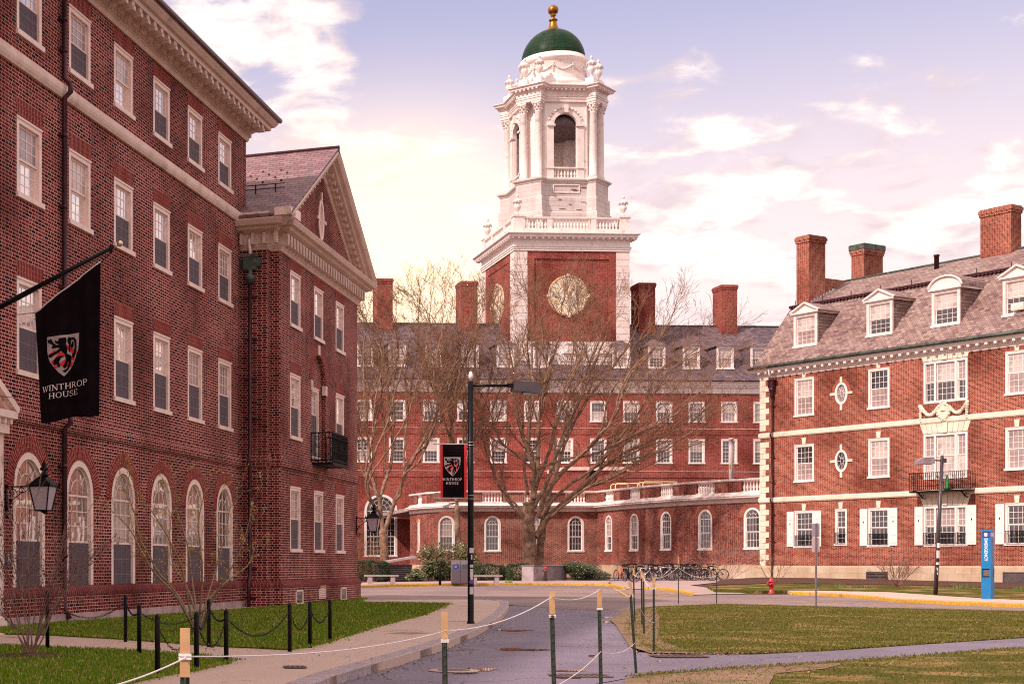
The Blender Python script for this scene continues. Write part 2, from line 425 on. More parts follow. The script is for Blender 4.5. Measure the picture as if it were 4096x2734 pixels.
# ------------------------------------------------------------------ walls and windows
def arc(cx, cz, rx, rz, a0, a1, n):
    return [(cx + rx * math.cos(a0 + (a1 - a0) * i / n), cz + rz * math.sin(a0 + (a1 - a0) * i / n)) for i in range(n + 1)]
def wall_face(mb, x0, x1, z0, z1, ops, y=0.0, depth=.14, off=(0, 0)):
    """wall in the xz plane at local y; ops: (kind, x0, x1, z0, z1); holes get reveals going in"""
    xs = sorted({x0, x1} | {round(o[1], 4) for o in ops} | {round(o[2], 4) for o in ops})
    zs = sorted({z0, z1} | {round(o[3], 4) for o in ops} | {round(o[4], 4) for o in ops})
    xs = [x for x in xs if x0 <= x <= x1]; zs = [q for q in zs if z0 <= q <= z1]
    for i in range(len(xs) - 1):
        for j in range(len(zs) - 1):
            mx, mz = (xs[i] + xs[i + 1]) / 2, (zs[j] + zs[j + 1]) / 2
            if any(o[1] < mx < o[2] and o[3] < mz < o[4] for o in ops): continue
            mb.face([(xs[i], y, zs[j]), (xs[i + 1], y, zs[j]), (xs[i + 1], y, zs[j + 1]), (xs[i], y, zs[j + 1])])
    for k, a, b, c, d in ops:
        yb = y + depth
        if k == 'rect': ring = [(a, c), (b, c), (b, d), (a, d)]
        elif k == 'arch':
            r = (b - a) / 2; top = arc((a + b) / 2, d - r, r, r, 0, math.pi, 14)
            ring = [(a, c), (b, c)] + top
            for p, q in zip(top, top[1:]): mb.face([(p[0], y, p[1]), (p[0], y, d), (q[0], y, d), (q[0], y, q[1])])
        else:
            rx, rz = (b - a) / 2, (d - c) / 2; mx, mz = (a + b) / 2, (c + d) / 2
            ring = arc(mx, mz, rx, rz, 0, 2 * math.pi, 24)[:-1]
            up = arc(mx, mz, rx, rz, 0, math.pi, 12); dn = arc(mx, mz, rx, rz, math.pi, 2 * math.pi, 12)
            for p, q in zip(up, up[1:]): mb.face([(p[0], y, p[1]), (p[0], y, d), (q[0], y, d), (q[0], y, q[1])])
            for p, q in zip(dn, dn[1:]): mb.face([(p[0], y, p[1]), (p[0], y, c), (q[0], y, c), (q[0], y, q[1])])
        n = len(ring)
        for i in range(n):
            p, q = ring[i], ring[(i + 1) % n]
            mb.face([(q[0], y, q[1]), (p[0], y, p[1]), (p[0], yb, p[1]), (q[0], yb, q[1])])
def jack_arch(w, z, hh=.36, splay=.10, y=-.026):
    """flat arch of upright bricks over an opening of width w; centred on x = 0, bottom at z"""
    mb = MB(); a = w / 2 - .02
    mb.face([(-a, y, z), (a, y, z), (a + splay, y, z + hh), (-a - splay, y, z + hh)])
    return mb
def ring_arch(w, spring, t=.36, y=-.026, drop=0.0, n=18):
    mb = MB(); r = w / 2
    for i in range(n):
        a0, a1 = math.pi * i / n, math.pi * (i + 1) / n
        P = [(r * math.cos(a0), y, spring + r * math.sin(a0)), ((r + t) * math.cos(a0), y, spring + (r + t) * math.sin(a0)),
             ((r + t) * math.cos(a1), y, spring + (r + t) * math.sin(a1)), (r * math.cos(a1), y, spring + r * math.sin(a1))]
        u0, u1 = a0 * (r + t / 2), a1 * (r + t / 2)
        mb.face(P, uv=[(u0, 0), (u0, t), (u1, t), (u1, 0)])
    return mb
_wc = {}
def hoist(o, drop=False):
    """move the children of o up to its parent, keeping them where they stand"""
    R3 = Matrix.Rotation(o.rotation_euler.z, 4, 'Z')
    for c in list(o.children):
        c.location = Vector(o.location) + (R3 @ Vector(c.location)); c.rotation_euler.z += o.rotation_euler.z; c.parent = o.parent
    if drop: bpy.data.objects.remove(o)
def sash_bars(w, h, nx, ny, bw=.022, y0=.0, y1=.03, z0=0, mid=True, x0=None):
    mb = MB(); x0 = -w / 2 if x0 is None else x0
    fr = .045
    mb.box(x0, x0 + fr, y0, y1 + .01, z0, z0 + h).box(x0 + w - fr, x0 + w, y0, y1 + .01, z0, z0 + h)
    mb.box(x0 + fr, x0 + w - fr, y0, y1 + .01, z0, z0 + fr).box(x0 + fr, x0 + w - fr, y0, y1 + .01, z0 + h - fr, z0 + h)
    for i in range(1, nx):
        x = x0 + fr + (w - 2 * fr) * i / nx; mb.box(x - bw / 2, x + bw / 2, y0 + .005, y1, z0 + fr, z0 + h - fr)
    for j in range(1, ny):
        q = z0 + fr + (h - 2 * fr) * j / ny; mb.box(x0 + fr, x0 + w - fr, y0 + .007, y1 - .002, q - bw / 2, q + bw / 2)
    return mb
def window(parent, x, z0, w, h, style, up, low, screen=False, nx=4, ny=3, split=.5, y=0.0, casing=.10, trim=None, sill=True, lintel=None, key=None, railing=False, proud=.015, sx=1.25):
    """double-hung window with its bottom centre at local (x, y, z0); w, h measured over the casing"""
    k = ('w', round(w, 2), round(h, 2), style, up.name, low.name, screen, nx, ny, split, casing, sill, proud)
    if k not in _wc:
        trim = trim or white
        c = casing; f = MB(); yf = -proud
        f.box(-w / 2, -w / 2 + c, yf, .13, .06, h).box(w / 2 - c, w / 2, yf, .13, .06, h).box(-w / 2 + c, w / 2 - c, yf, .13, h - c, h)
        f.box(-w / 2 - .012, w / 2 + .012, yf - .02, yf, h - .035, h + .012)
        f.box(-w / 2 - (.05 if sill else 0), w / 2 + (.05 if sill else 0), yf - .06, .13, -.05, .06)
        iw, ih = w - 2 * c, h - c - .06; hz = .06 + ih * (1 - split)
        s = sash_bars(iw, ih * split, nx, ny, z0=hz, y0=.05, y1=.075)
        s2 = sash_bars(iw, ih * (1 - split), nx, ny, z0=.06, y0=.085, y1=.11)
        g = MB().box(-iw / 2, iw / 2, .066, .07, hz, h - c)
        if screen: lo = MB().box(-iw / 2 + .01, iw / 2 - .01, .045, .05, .07, hz + .01)
        else: lo = MB().box(-iw / 2, iw / 2, .098, .104, .06, hz)
        _wc[k] = (f.data('window', trim), s.data('upper_sash', trim, False), s2.data('lower_sash', screen_m if screen else trim, False),
                  g.data('upper_pane', up, False), lo.data('screen' if screen else 'lower_pane', screen_m if screen else low, False))
    d = _wc[k]
    o = link_obj('window', d[0], parent, (x, y, z0))
    link_obj('sash', d[1], o); link_obj('sash', d[2], o)
    link_obj('pane', d[3], o); link_obj('screen' if screen else 'pane', d[4], o)
    if screen:   # the bars of the lower sash read faintly through the mesh
        k2 = ('sb',) + k
        if k2 not in _wc:
            iw, ih = w - 2 * casing, h - casing - .06; hz = .06 + ih * (1 - split); m = MB()
            for i in range(1, nx): q = -iw / 2 + iw * i / nx; m.box(q - .011, q + .011, .041, .0445, .07, hz)
            for j in range(1, ny): q = .06 + (hz - .06) * j / ny; m.box(-iw / 2 + .02, iw / 2 - .02, .042, .0446, q - .011, q + .011)
            _wc[k2] = m.data('glazing_bars', scr_bar, False)
        link_obj('glazing_bars', _wc[k2], o)
    if lintel:
        k3 = ('lin', round(w, 2), round(h, 2), lintel.name)
        if k3 not in _wc: _wc[k3] = jack_arch(w, h + .012).data('lintel', lintel)
        link_obj('lintel', _wc[k3], o, (0, 0, 0))
    if key:
        k4 = ('key', round(h, 2), key.name)
        if k4 not in _wc: _wc[k4] = MB().plate([(-.11, h + .014), (.11, h + .014), (.15, h + .42), (-.15, h + .42)], -.06, .02).data('keystone', key)
        link_obj('keystone', _wc[k4], o)
    if railing:
        k5 = ('rail', round(w, 2))
        if k5 not in _wc: _wc[k5] = rail_mesh(w * .86, .62, .16).data('railing', iron, False)
        link_obj('railing', _wc[k5], o, (0, 0, .10))
    return o
scr_bar = plain('screened_bar', (.20, .14, .16), (.16, .11, .13), rough=.8)
def scroll(mb, c, r, r2=.012, flip=1, ax='x', turns=1.25, n=10):
    pts = []
    for i in range(n + 1):
        t = i / n; a = t * turns * 2 * math.pi; q = r * (1 - .75 * t)
        dx, dz = q * math.cos(a) * flip, q * math.sin(a)
        pts.append((c[0] + dx, c[1], c[2] + dz) if ax == 'x' else (c[0], c[1] + dx, c[2] + dz))
    mb.tube(pts, r2, 4)
def rail_mesh(w, h, out, bars=None, returns=True):
    mb = MB(); n = bars or max(5, int(w / .085)); y = -out
    for zz in (0, h):
        mb.box(-w / 2, w / 2, y - .012, y + .012, zz - .012, zz + .015)
        if returns: mb.box(-w / 2 - .001, -w / 2 + .02, y, .02, zz - .01, zz + .013); mb.box(w / 2 - .02, w / 2 + .001, y, .02, zz - .01, zz + .013)
    for i in range(n + 1):
        x = -w / 2 + w * i / n; mb.box(x - .012, x + .012, y - .012, y + .012, -.03 if i in (0, n) else 0, h + (.03 if i in (0, n) else 0))
    scroll(mb, (-.07, y - .01, h * .68), .07); scroll(mb, (.07, y - .01, h * .68), .07, flip=-1)
    scroll(mb, (-.07, y - .01, h * .28), .07); scroll(mb, (.07, y - .01, h * .28), .07, flip=-1)
    return mb
def arched_window(parent, x, z0, w, h, up, low, screen=False, nx=4, low_frac=.36, rows_up=2, rows_low=3, y=0.0, casing=.12, trim=None, ring=None, fan=True, big=False, half=False, lights=False):
    """round-headed window with a fanlight; bottom centre at (x, y, z0)"""
    trim = trim or white
    k = ('a', round(w, 2), round(h, 2), up.name, low.name, screen, nx, low_frac, rows_up, casing, trim.name, big)
    r = w / 2; sp = h - r; c = casing
    if k not in _wc:
        f = MB()
        f.box(-w / 2, -w / 2 + c, -.015, .13, .06, sp).box(w / 2 - c, w / 2, -.015, .13, .06, sp)
        f.box(-w / 2 - .03, w / 2 + .03, -.07, .13, -.06, .06)
        o_, i_ = arc(0, sp, r, r, 0, math.pi, 20), arc(0, sp, r - c, r - c, 0, math.pi, 20)
        for a, b, a2, b2 in zip(o_, o_[1:], i_, i_[1:]):
            f.face([(a2[0], -.015, a2[1]), (a[0], -.015, a[1]), (b[0], -.015, b[1]), (b2[0], -.015, b2[1])])
            f.face([(b2[0], -.015, b2[1]), (b2[0], .13, b2[1]), (a2[0], .13, a2[1]), (a2[0], -.015, a2[1])])
            f.face([(a[0], -.015, a[1]), (a[0], .13, a[1]), (b[0], .13, b[1]), (b[0], -.015, b[1])])
        iw = w - 2 * c; R = r - c; hz = .06 + (sp - .06) * low_frac if not half else .06 + (sp - .06) * low_frac
        s = MB(); bw = .028 if big else .022
        s = sash_bars(iw, sp - hz, nx, rows_up, bw, .05, .075, hz)
        s2 = sash_bars(iw, hz - .06, nx, rows_low, bw, .085, .11, .06)
        for rr in ((R * .45, R * .76) if big else (R * .52,)):
            s.tube([(p[0], .065, p[1]) for p in arc(0, sp, rr, rr, 0, math.pi, 12)], bw * .6, 4)
        s.tube([(p[0], .065, p[1]) for p in arc(0, sp, R - .02, R - .02, 0, math.pi, 16)], bw, 4)
        for i in range(1, 7 if big else 4):
            a = math.pi * i / (7 if big else 4); q = R * (.45 if big else .52)
            s.bar((q * math.cos(a), .065, sp + q * math.sin(a)), (R * math.cos(a), .065, sp + R * math.sin(a)), bw * .9, .02)
        if big or nx > 3:
            s.bar((0, .065, sp), (0, .065, sp + R * (.45 if big else .52)), bw * .9, .02)
        gp = [(-iw / 2, hz), (iw / 2, hz)] + arc(0, sp, R, R, 0, math.pi, 16)
        g = MB().plate(gp, .067, .071)
        lo = MB().box(-iw / 2, iw / 2, .045 if screen else .098, .05 if screen else .104, .07, hz)
        _wc[k] = (f.data('window', trim), s.data('sash', trim, False), s2.data('sash', screen_m if screen else trim, False),
                  g.data('pane', up, False), lo.data('screen' if screen else 'pane', screen_m if screen else low, False))
        if screen:
            m = MB()
            for i in range(1, nx): q = -iw / 2 + iw * i / nx; m.box(q - .011, q + .011, .041, .0445, .07, hz)
            for j in range(1, rows_low): q = .06 + (hz - .06) * j / rows_low; m.box(-iw / 2 + .02, iw / 2 - .02, .042, .0446, q - .011, q + .011)
            _wc[k + (1,)] = m.data('glazing_bars', scr_bar, False)
    d = _wc[k]
    o = link_obj('window', d[0], parent, (x, y, z0))
    link_obj('sash', d[1], o); link_obj('sash', d[2], o); link_obj('pane', d[3], o)
    link_obj('screen' if screen else 'pane', d[4], o)
    if screen: link_obj('glazing_bars', _wc[k + (1,)], o)
    if ring:
        k3 = ('ring', round(w, 2), round(h, 2), ring.name)
        if k3 not in _wc: _wc[k3] = ring_arch(w, sp, .36 if not big else .42).data('brick_arch', ring)
        link_obj('brick_arch', _wc[k3], o)
    return o
def oval_window(parent, x, zc, rx, rz, y=0.0, trim=None, keys=None, glass=None, brickring=None, ks=1.0):
    trim = trim or white; f = MB(); n = 28
    o_, i_ = arc(0, 0, rx, rz, 0, 2 * math.pi, n), arc(0, 0, rx - .13, rz - .13, 0, 2 * math.pi, n)
    for a, b, a2, b2 in zip(o_, o_[1:], i_, i_[1:]):
        f.face([(a2[0], -.03, a2[1]), (a[0], -.03, a[1]), (b[0], -.03, b[1]), (b2[0], -.03, b2[1])])
        f.face([(b2[0], -.03, b2[1]), (b2[0], .13, b2[1]), (a2[0], .13, a2[1]), (a2[0], -.03, a2[1])])
        f.face([(a[0], -.03, a[1]), (a[0], .13, a[1]), (b[0], .13, b[1]), (b[0], -.03, b[1])])
    w = f.build('oval_window', trim, parent, (x, y, zc))
    s = MB(); ir, iz = (rx - .13) * .32, (rz - .13) * .32
    s.tube([(p[0], .06, p[1]) for p in arc(0, 0, ir, iz, 0, 2 * math.pi, 12)], .014, 4)
    for i in range(8):
        a = 2 * math.pi * i / 8 + math.pi / 8 * 0
        s.bar((ir * math.cos(a), .06, iz * math.sin(a)), ((rx - .12) * math.cos(a), .06, (rz - .12) * math.sin(a)), .022, .02)
    s.build('sash', trim, w, uv=False)
    MB().plate(i_[:-1], .075, .08).build('pane', glass or glass_shade, w, uv=False)
    if brickring:
        m = MB(); t = .22
        oo = arc(0, 0, rx + t, rz + t, 0, 2 * math.pi, n); u = 0
        for a, b, a2, b2 in zip(oo, oo[1:], o_, o_[1:]):
            du = math.hypot(b[0] - a[0], b[1] - a[1])
            m.face([(a2[0], -.005, a2[1]), (a[0], -.005, a[1]), (b[0], -.005, b[1]), (b2[0], -.005, b2[1])], uv=[(u, 0), (u, t), (u + du, t), (u + du, 0)]); u += du
        m.build('brick_ring', brickring, w)
    if keys:
        for dx, dz, wx, wz in ((0, rz + .14 * ks, .075 * ks, .19 * ks), (0, -rz - .14 * ks, .075 * ks, .19 * ks), (rx + .14 * ks, 0, .19 * ks, .075 * ks), (-rx - .14 * ks, 0, .19 * ks, .075 * ks)):
            MB().box(dx - wx, dx + wx, -.05, .02, dz - wz, dz + wz).build('keystone', keys, w)
    return w
def baluster_prof(h, r):
    return [(r * .9, 0), (r * .9, h * .1), (r * .45, h * .14), (r * .6, h * .22), (r * .98, h * .34), (r * .85, h * .48), (r * .42, h * .7), (r * .4, h * .8), (r * .62, h * .83), (r * .45, h * .87), (r * .85, h * .91), (r * .85, h)]

# ------------------------------------------------------------------ left hall
LF = Frame(2.79, 46.9, .3532, .9355)      # x = 0 where the wing meets the main wall; the wall runs towards the camera at x < 0
hall = thing('brick_hall', 'dark red brick hall along the left with arched ground-floor windows and a gabled wing', 'building', (LF.X, LF.Y, 0), LF.rot)
LC = [-1.58, -4.30, -7.02, -9.75, -12.47, -15.2]        # window axes from the wing towards the camera
LC2 = LC + [-17.9, -20.6, -23.3, -26.0, -28.7, -31.4]
LW = 1.27
rows = [(12.62, 1.52, .5), (9.20, 1.66, .5), (5.46, 2.02, .5)]
ops = []
for x in LC2:
    for z0, h, s in rows: ops.append(('rect', x - LW / 2, x + LW / 2, z0, z0 + h))
for x in LC2[:6] + LC2[8:]: ops.append(('arch', x - .8, x + .8, .75, 3.82))
mb = MB()
X0 = -46.0
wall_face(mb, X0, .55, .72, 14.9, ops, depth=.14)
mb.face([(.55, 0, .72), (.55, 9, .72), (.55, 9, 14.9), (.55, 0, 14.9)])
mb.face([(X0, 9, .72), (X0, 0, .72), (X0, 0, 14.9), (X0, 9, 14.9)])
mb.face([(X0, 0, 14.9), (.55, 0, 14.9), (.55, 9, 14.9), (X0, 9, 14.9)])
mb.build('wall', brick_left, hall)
# dark backing so that no gap shows light
def lstyle(i, j):
    return dict(up=glass_sky, low=glass_sky, screen=True)
open_cols = {(0, 2), (0, 5), (1, 5), (1, 4), (0, 3)}
ups = [glass_sky, glass_sky, glass_half, glass_sky, glass_shade]
for i, x in enumerate(LC2):
    for j, (z0, h, s) in enumerate(rows):
        sc_ = not ((j == 0 and i in (3,)) or (j == 1 and i in (4, 5)))
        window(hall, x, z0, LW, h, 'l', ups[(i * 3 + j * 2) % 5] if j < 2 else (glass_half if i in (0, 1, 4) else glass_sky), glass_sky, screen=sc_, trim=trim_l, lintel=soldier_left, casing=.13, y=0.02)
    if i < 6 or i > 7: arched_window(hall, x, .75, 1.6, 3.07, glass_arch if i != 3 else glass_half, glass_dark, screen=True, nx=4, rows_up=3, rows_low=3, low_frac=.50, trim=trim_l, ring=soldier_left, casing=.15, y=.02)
# moulded brick ledge, base, belt, string course
ledge_prof = [(-.05, .72), (.13, .72), (.13, .80), (.10, .86), (.03, .93), (-.05, .95)]
path_main = [(X0, 0), (0.0, 0)]
base = MB().sweep([(.11, .25), (.11, .72), (-.05, .72)], [(X0, 0), (0, 0)])
base.build('plinth', brick_left, hall)
MB().sweep([(p[0], p[1]) for p in ledge_prof], [(X0, 0), (-.12, 0)]).build('moulded_ledge', masonry('moulded_brick', [(0, (.20, .03, .032)), (1, (.28, .05, .05))], (.55, .30, .26), h=.3, P=.11, head=2, mv=.02, mu=.12, bd=.004), hall)
MB().sweep([(.16, -1), (.16, .30), (-.05, .33)], [(X0, 0), (0, 0)]).build('footing', concrete_base, hall)
belt_prof = [(-.02, 4.38), (.03, 4.40), (.07, 4.46), (.07, 4.62), (.03, 4.80), (-.02, 4.83)]
MB().sweep(belt_prof, [(X0, 0), (-.05, 0)]).build('belt_course', brick_left, hall)
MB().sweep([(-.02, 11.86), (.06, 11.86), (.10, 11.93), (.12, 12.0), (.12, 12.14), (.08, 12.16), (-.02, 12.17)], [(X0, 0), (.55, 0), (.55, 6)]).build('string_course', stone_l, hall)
# cornice with dentils and modillions
cpath = [(X0, 0), (.55, 0), (.55, 7)]
c = MB().sweep([(-.02, 14.55), (.05, 14.55), (.08, 14.62), (.08, 14.66), (.14, 14.70), (.14, 14.80), (.22, 14.86), (.24, 14.92), (.24, 14.98), (.62, 14.98), (.64, 15.08), (.72, 15.10), (.80, 15.20), (.84, 15.30), (.78, 15.34), (-.02, 15.5)], cpath)
x = .45
while x > X0 + 1: c.box(x - .14, x + .03, -.60, -.23, 14.82, 14.98); c.box(x - .13, x + .02, -.63, -.42, 14.76, 14.86); x -= .50
x = .5
while x > -18: c.box(x - .05, x, -.175, -.13, 14.71, 14.79); x -= .095
for q in range(12): c.box(.78, 1.15, .2 + q * .46, .32 + q * .46, 14.86, 14.98)
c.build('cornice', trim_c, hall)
rf = MB().prism([(X0 - .5, -.7), (1.25, -.7), (1.25, 9), (X0 - .5, 9)], 15.36, 15.42)
rf.face([(X0, -.68, 15.43), (1.2, -.68, 15.43), (-3, 6, 18.3), (X0, 6, 18.3)]); rf.face([(1.2, -.68, 15.43), (1.2, 9, 15.43), (-3, 6, 18.3)])
rf.build('roof', slate_wing, hall)
MB().tube([(X0, -.86, 15.33), (1.42, -.86, 15.33)], .075, 8).build('gutter', copper_pipe, hall)
# downspouts
def downspout(parent, x, y, zt, zb, name='downspout', mat=None, clips=(), jogs=()):
    m = MB(); pts = [(x, y, zt)]
    for jz in jogs: pts += [(x, y, jz + .28), (x, y - .14, jz + .16), (x, y - .15, jz - .02), (x, y, jz - .16)]
    pts += [(x, y, zb + .25), (x, y - .12, zb)]
    m.tube(pts, .062, 10)
    for q in clips: m.box(x - .15, x + .15, y + .02, y + .07, q - .02, q + .05); m.tube([(x, y, q - .03), (x, y, q + .06)], .075, 10)
    return m.build(name, mat or copper_pipe, parent)
dx, _ = LF.loc(242, 1200)
downspout(hall, dx, -.1, 14.6, .2, jogs=(12.0, 4.6), clips=(13.6, 12.9, 11.0, 9.4, 7.6, 3.6, 1.6))
# wing: corner piers and the gabled block
wg = MB()
sx = 0.0
nY = -.85      # first face, then the rebated pier, then the long wall at y = -1.15
# short faces (towards camera)
WL = 10.86
WY = -1.148
wops = []
wingc = [(LF.loc(1182, 1200, WY)[0]), (LF.loc(1275, 1200, WY)[0]), (LF.loc(1360, 1200, WY)[0])]
wr = [(8.95, 1.72), (5.42, 2.02), (1.86, 2.02)]
for i, x in enumerate(wingc):
    for j, (z0, h) in enumerate(wr):
        if j == 1 and i == 1: wops.append(('arch', x - .95, x + .95, 4.95, 8.45)); continue
        wops.append(('rect', x - .63, x + .63, z0, z0 + h))
wall_face(wg, .35, WL, .72, 11.3, wops, y=WY)
wg.face([(.35, WY + .3, .72), (.35, WY, .72), (.35, WY, 11.3), (.35, WY + .3, 11.3)][::-1])
wg.face([(0, WY + .3, .72), (.35, WY + .3, .72), (.35, WY + .3, 11.3), (0, WY + .3, 11.3)])
wg.face([(0, 0.01, .72), (0, WY + .3, .72), (0, WY + .3, 11.3), (0, .01, 11.3)])
wg.face([(WL, WY, .3), (WL, 9, .3), (WL, 9, 11.3), (WL, WY, 11.3)])
nx_ = WL / 2
# gable field with oval
ov = ('oval', nx_ - .36, nx_ + .36, 12.35, 13.75)
zt0, zt1 = 11.75, 15.0
for (xa, xb) in ((.0, nx_ - .36), (nx_ + .36, WL)):
    if xa == 0: wg.face([(xa, WY, zt0), (xb, WY, zt0), (xb, WY, zt0 + (zt1 - zt0) * (xb / nx_))])
    else: wg.face([(xa, WY, zt0), (xb, WY, zt0), (xa, WY, zt0 + (zt1 - zt0) * ((WL - xa) / nx_))])
wall_face(wg, nx_ - .36, nx_ + .36, zt0, zt0 + (zt1 - zt0) * (1 - .36 / nx_), [ov], y=WY)
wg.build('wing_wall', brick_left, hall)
# recess behind the balcony door
rx = wingc[1]
m = MB(); wall_face(m, rx - .95, rx + .95, 4.95, 8.45, [('rect', rx - .55, rx + .55, 4.98, 7.35)], y=WY + .14, depth=.1)
m.build('door_recess', brick_left, hall)
window(hall, rx, 4.98, 1.1, 2.37, 'd', glass_half, glass_dark, screen=True, trim=trim_l, y=WY + .16, split=.36, casing=.12, nx=3, ny=3)
ring_arch(1.9, 7.5, .3, y=WY - .004).build('brick_arch', soldier_left, hall, (rx, 0, 0))
for q in ((-.95, 7.35), (.95, 7.35), (0, 8.62)): MB().box(rx + q[0] - .13, rx + q[0] + .13, WY - .03, WY + .1, q[1] - .16, q[1] + .16).build('impost_block', stone_l, hall)
for i, x in enumerate(wingc):
    for j, (z0, h) in enumerate(wr):
        if j == 1 and i == 1: continue
        window(hall, x, z0, 1.26, h, 'g', glass_half if j == 2 else glass_sky, glass_sky, screen=True, trim=trim_l, lintel=soldier_left, y=WY + .02, casing=.12, nx=3)
oval_window(hall, nx_, 13.05, .36, .70, y=WY, trim=trim_l, keys=stone_l, glass=glass_sky, ks=.7)
wpath = [(0.0, .02), (0.0, WY + .3), (.35, WY + .3), (.35, WY), (WL, WY), (WL, 8)]
MB().sweep([(.11, .1), (.11, .72), (-.05, .72)], wpath).build('wing_plinth', brick_left, hall)
MB().sweep(ledge_prof, wpath).build('wing_ledge', MATS['moulded_brick'], hall)
MB().sweep([(.16, -1), (.16, .1), (-.05, .12)], wpath).build('wing_footing', concrete_base, hall)
MB().sweep(belt_prof, wpath).build('wing_belt', brick_left, hall)
# basement openings in the plinth
for i, x in enumerate(wingc):
    m = MB(); z0, z1, a, b = .18, .62, x - .42, x + .42
    if i == 1:
        m.box(a, b, WY - .135, WY - .11, z0 + .1, z1)
        for q in range(7): m.obox((x, WY - .15, z0 + .16 + q * .06), (.38, 0, 0), (0, .016, -.014), (0, .003, .004))
        m.build('vent_louvre', trim_l, hall)
    else:
        m.box(a, a + .06, WY - .15, WY - .09, z0, z1).box(b - .06, b, WY - .15, WY - .09, z0, z1).box(a, b, WY - .17, WY - .09, z0 - .05, z0 + .03)
        m.box(a, b, WY - .15, WY - .09, z1 - .05, z1)
        w_ = m.build('basement_window', trim_l, hall)
        MB().box(a + .05, b - .05, WY - .125, WY - .115, z0, z1 - .04).build('pane', glass_dark, w_)
# wing entablature with a coved arcade of little arches
ent = [(-.02, 11.02), (.05, 11.04), (.07, 11.10), (.10, 11.14), (.10, 11.17), (.13, 11.2), (.14, 11.5), (.30, 11.56), (.42, 11.60), (.46, 11.66), (.58, 11.70), (.62, 11.80), (.64, 11.86), (.58, 11.90), (-.02, 11.93)]
e = MB().sweep(ent, wpath)
x = .3
while x < WL + .1:
    e.plate([(x - .05, 11.18), (x + .05, 11.18), (x + .09, 11.40), (x + .15, 11.53), (x - .15, 11.53), (x - .09, 11.40)], WY - .30, WY - .12); x += .36
y = .0
while y > WY: e.obox((-.2, y - .1, 11.35), (.09, 0, 0), (0, .045, 0), (0, 0, .17)); y -= .36
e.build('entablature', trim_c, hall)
# raking cornice
rk = MB()
ov_ = .62
def rake(xa, za, xb, zb):
    a, b = Vector((xa, 0, za)), Vector((xb, 0, zb)); t = (b - a).normalized(); n = Vector((-t.z, 0, t.x))
    if n.z < 0: n = -n
    prof = [(0.0, -.42), (.05, -.42), (.08, -.36), (.10, -.3), (.16, -.3), (.17, -.16), (.40, -.12), (.44, -.04), (.56, .0), (.62, .10), (.64, .16), (.60, .20), (0.0, .20)]
    bse = len(rk.v)
    for p in (a, b):
        for o, q in prof: rk.v.append((p.x + n.x * q, WY - o, p.z + n.z * q))
    m_ = len(prof)
    for k in range(m_ - 1):
        f_ = (bse + k, bse + m_ + k, bse + m_ + k + 1, bse + k + 1); rk.f.append(f_)
    rk.f.append(tuple(bse + k for k in range(m_))); rk.f.append(tuple(bse + m_ + k for k in reversed(range(m_))))
    L = (b - a).length; q = .4
    while q < L - .3:
        p = a + t * q - n * .22; rk.obox((p.x, WY - .22, p.z), t * .06, (0, .10, 0), n * .09); q += .36
rake(-.45, 11.78, nx_, 15.12); rake(WL + .45, 11.78, nx_, 15.12)
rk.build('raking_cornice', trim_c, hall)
# wing roof (ridge runs back from the gable)
r = MB(); zt = 15.36; yb = 9
for sgn, xe in ((-1, -.55), (1, WL + .55)):
    P = [(xe, WY - .62, 11.93), (nx_, WY - .62, zt), (nx_, yb, zt), (xe, yb, 11.93)]
    if sgn > 0: P = P[::-1]
    r.face(P[::-1] if sgn < 0 else P[::-1])
    n_ = Vector((sgn * (zt - 11.93), 0, nx_ + .55)).normalized() * .07
    Q = [tuple(Vector(p) + n_) for p in P]
    r.face(Q)
    for a, b in ((0, 1), (1, 2), (2, 3), (3, 0)): r.face([P[a], P[b], Q[b], Q[a]])
r.build('wing_roof', slate_wing, hall)
MB().tube([(nx_, WY - .64, zt + .08), (nx_, yb, zt + .08)], .08, 6).build('ridge_cap', copper_pipe, hall)
sg = MB()
sl = (zt - 11.93) / (nx_ + .55)
for row, (q, cnt) in enumerate(((.50, 5), (.56, 6), (.62, 5), (.68, 4))):
    for kk in range(cnt):
        xx = -.55 + (nx_ + .55) * q; yy = -.6 + kk * .62 + (row % 2) * .3; sg.box(xx - .02, xx + .03, yy - .03, yy + .03, 11.93 + (xx + .55) * sl + .05, 11.93 + (xx + .55) * sl + .13)
xx = -.55 + (nx_ + .55) * .33; zz = 11.93 + (xx + .55) * sl + .08
for yy in (-.7, -.05, .6): sg.box(xx - .02, xx + .02, yy - .02, yy + .02, zz, zz + .27)
for dz in (.12, .25): sg.tube([(xx, -1.0, zz + dz), (xx, .95, zz + dz)], .018, 6)
sg.build('snow_guards', copper_pipe, hall)
# corner eaves block and leader head
MB().box(-.5, .25, WY + .1, .02, 11.93, 12.1).box(-.62, -.45, WY - .62, WY - .1, 11.92, 12.16).box(-.1, .5, WY - .62, WY - .3, 11.92, 12.2).build('parapet_block', trim_l, hall)
lx = -.11; ly = -.35
lh = MB(); lh.box(lx - .13, lx + .02, ly - .2, ly + .2, 10.42, 10.82).box(lx - .16, lx + .02, ly - .24, ly + .24, 10.80, 10.88).lathe([(.02, 9.96), (.08, 10.0), (.15, 10.12), (.16, 10.22), (.06, 10.30), (.10, 10.42)], 10, (lx - .06, ly, 0))
lh.box(lx + .0, lx + .06, ly - .34, ly + .34, 10.52, 10.76)
lh.build('leader_head', patina, hall)
m = MB().tube([(lx - .06, ly, 11.4), (lx - .14, ly, 11.3), (lx - .06, ly, 11.0), (lx - .06, ly, 10.85)], .05, 8); m.build('gutter_outlet', trim_l, hall)
m = MB().tube([(lx - .06, ly, 10.0), (lx - .06, ly, 4.95), (lx - .14, ly, 4.75), (lx - .14, ly, 4.5), (lx - .06, ly, 4.3), (lx - .06, ly, 1.1), (lx - .2, ly, .9), (lx - .2, ly, .1)], .06, 10)
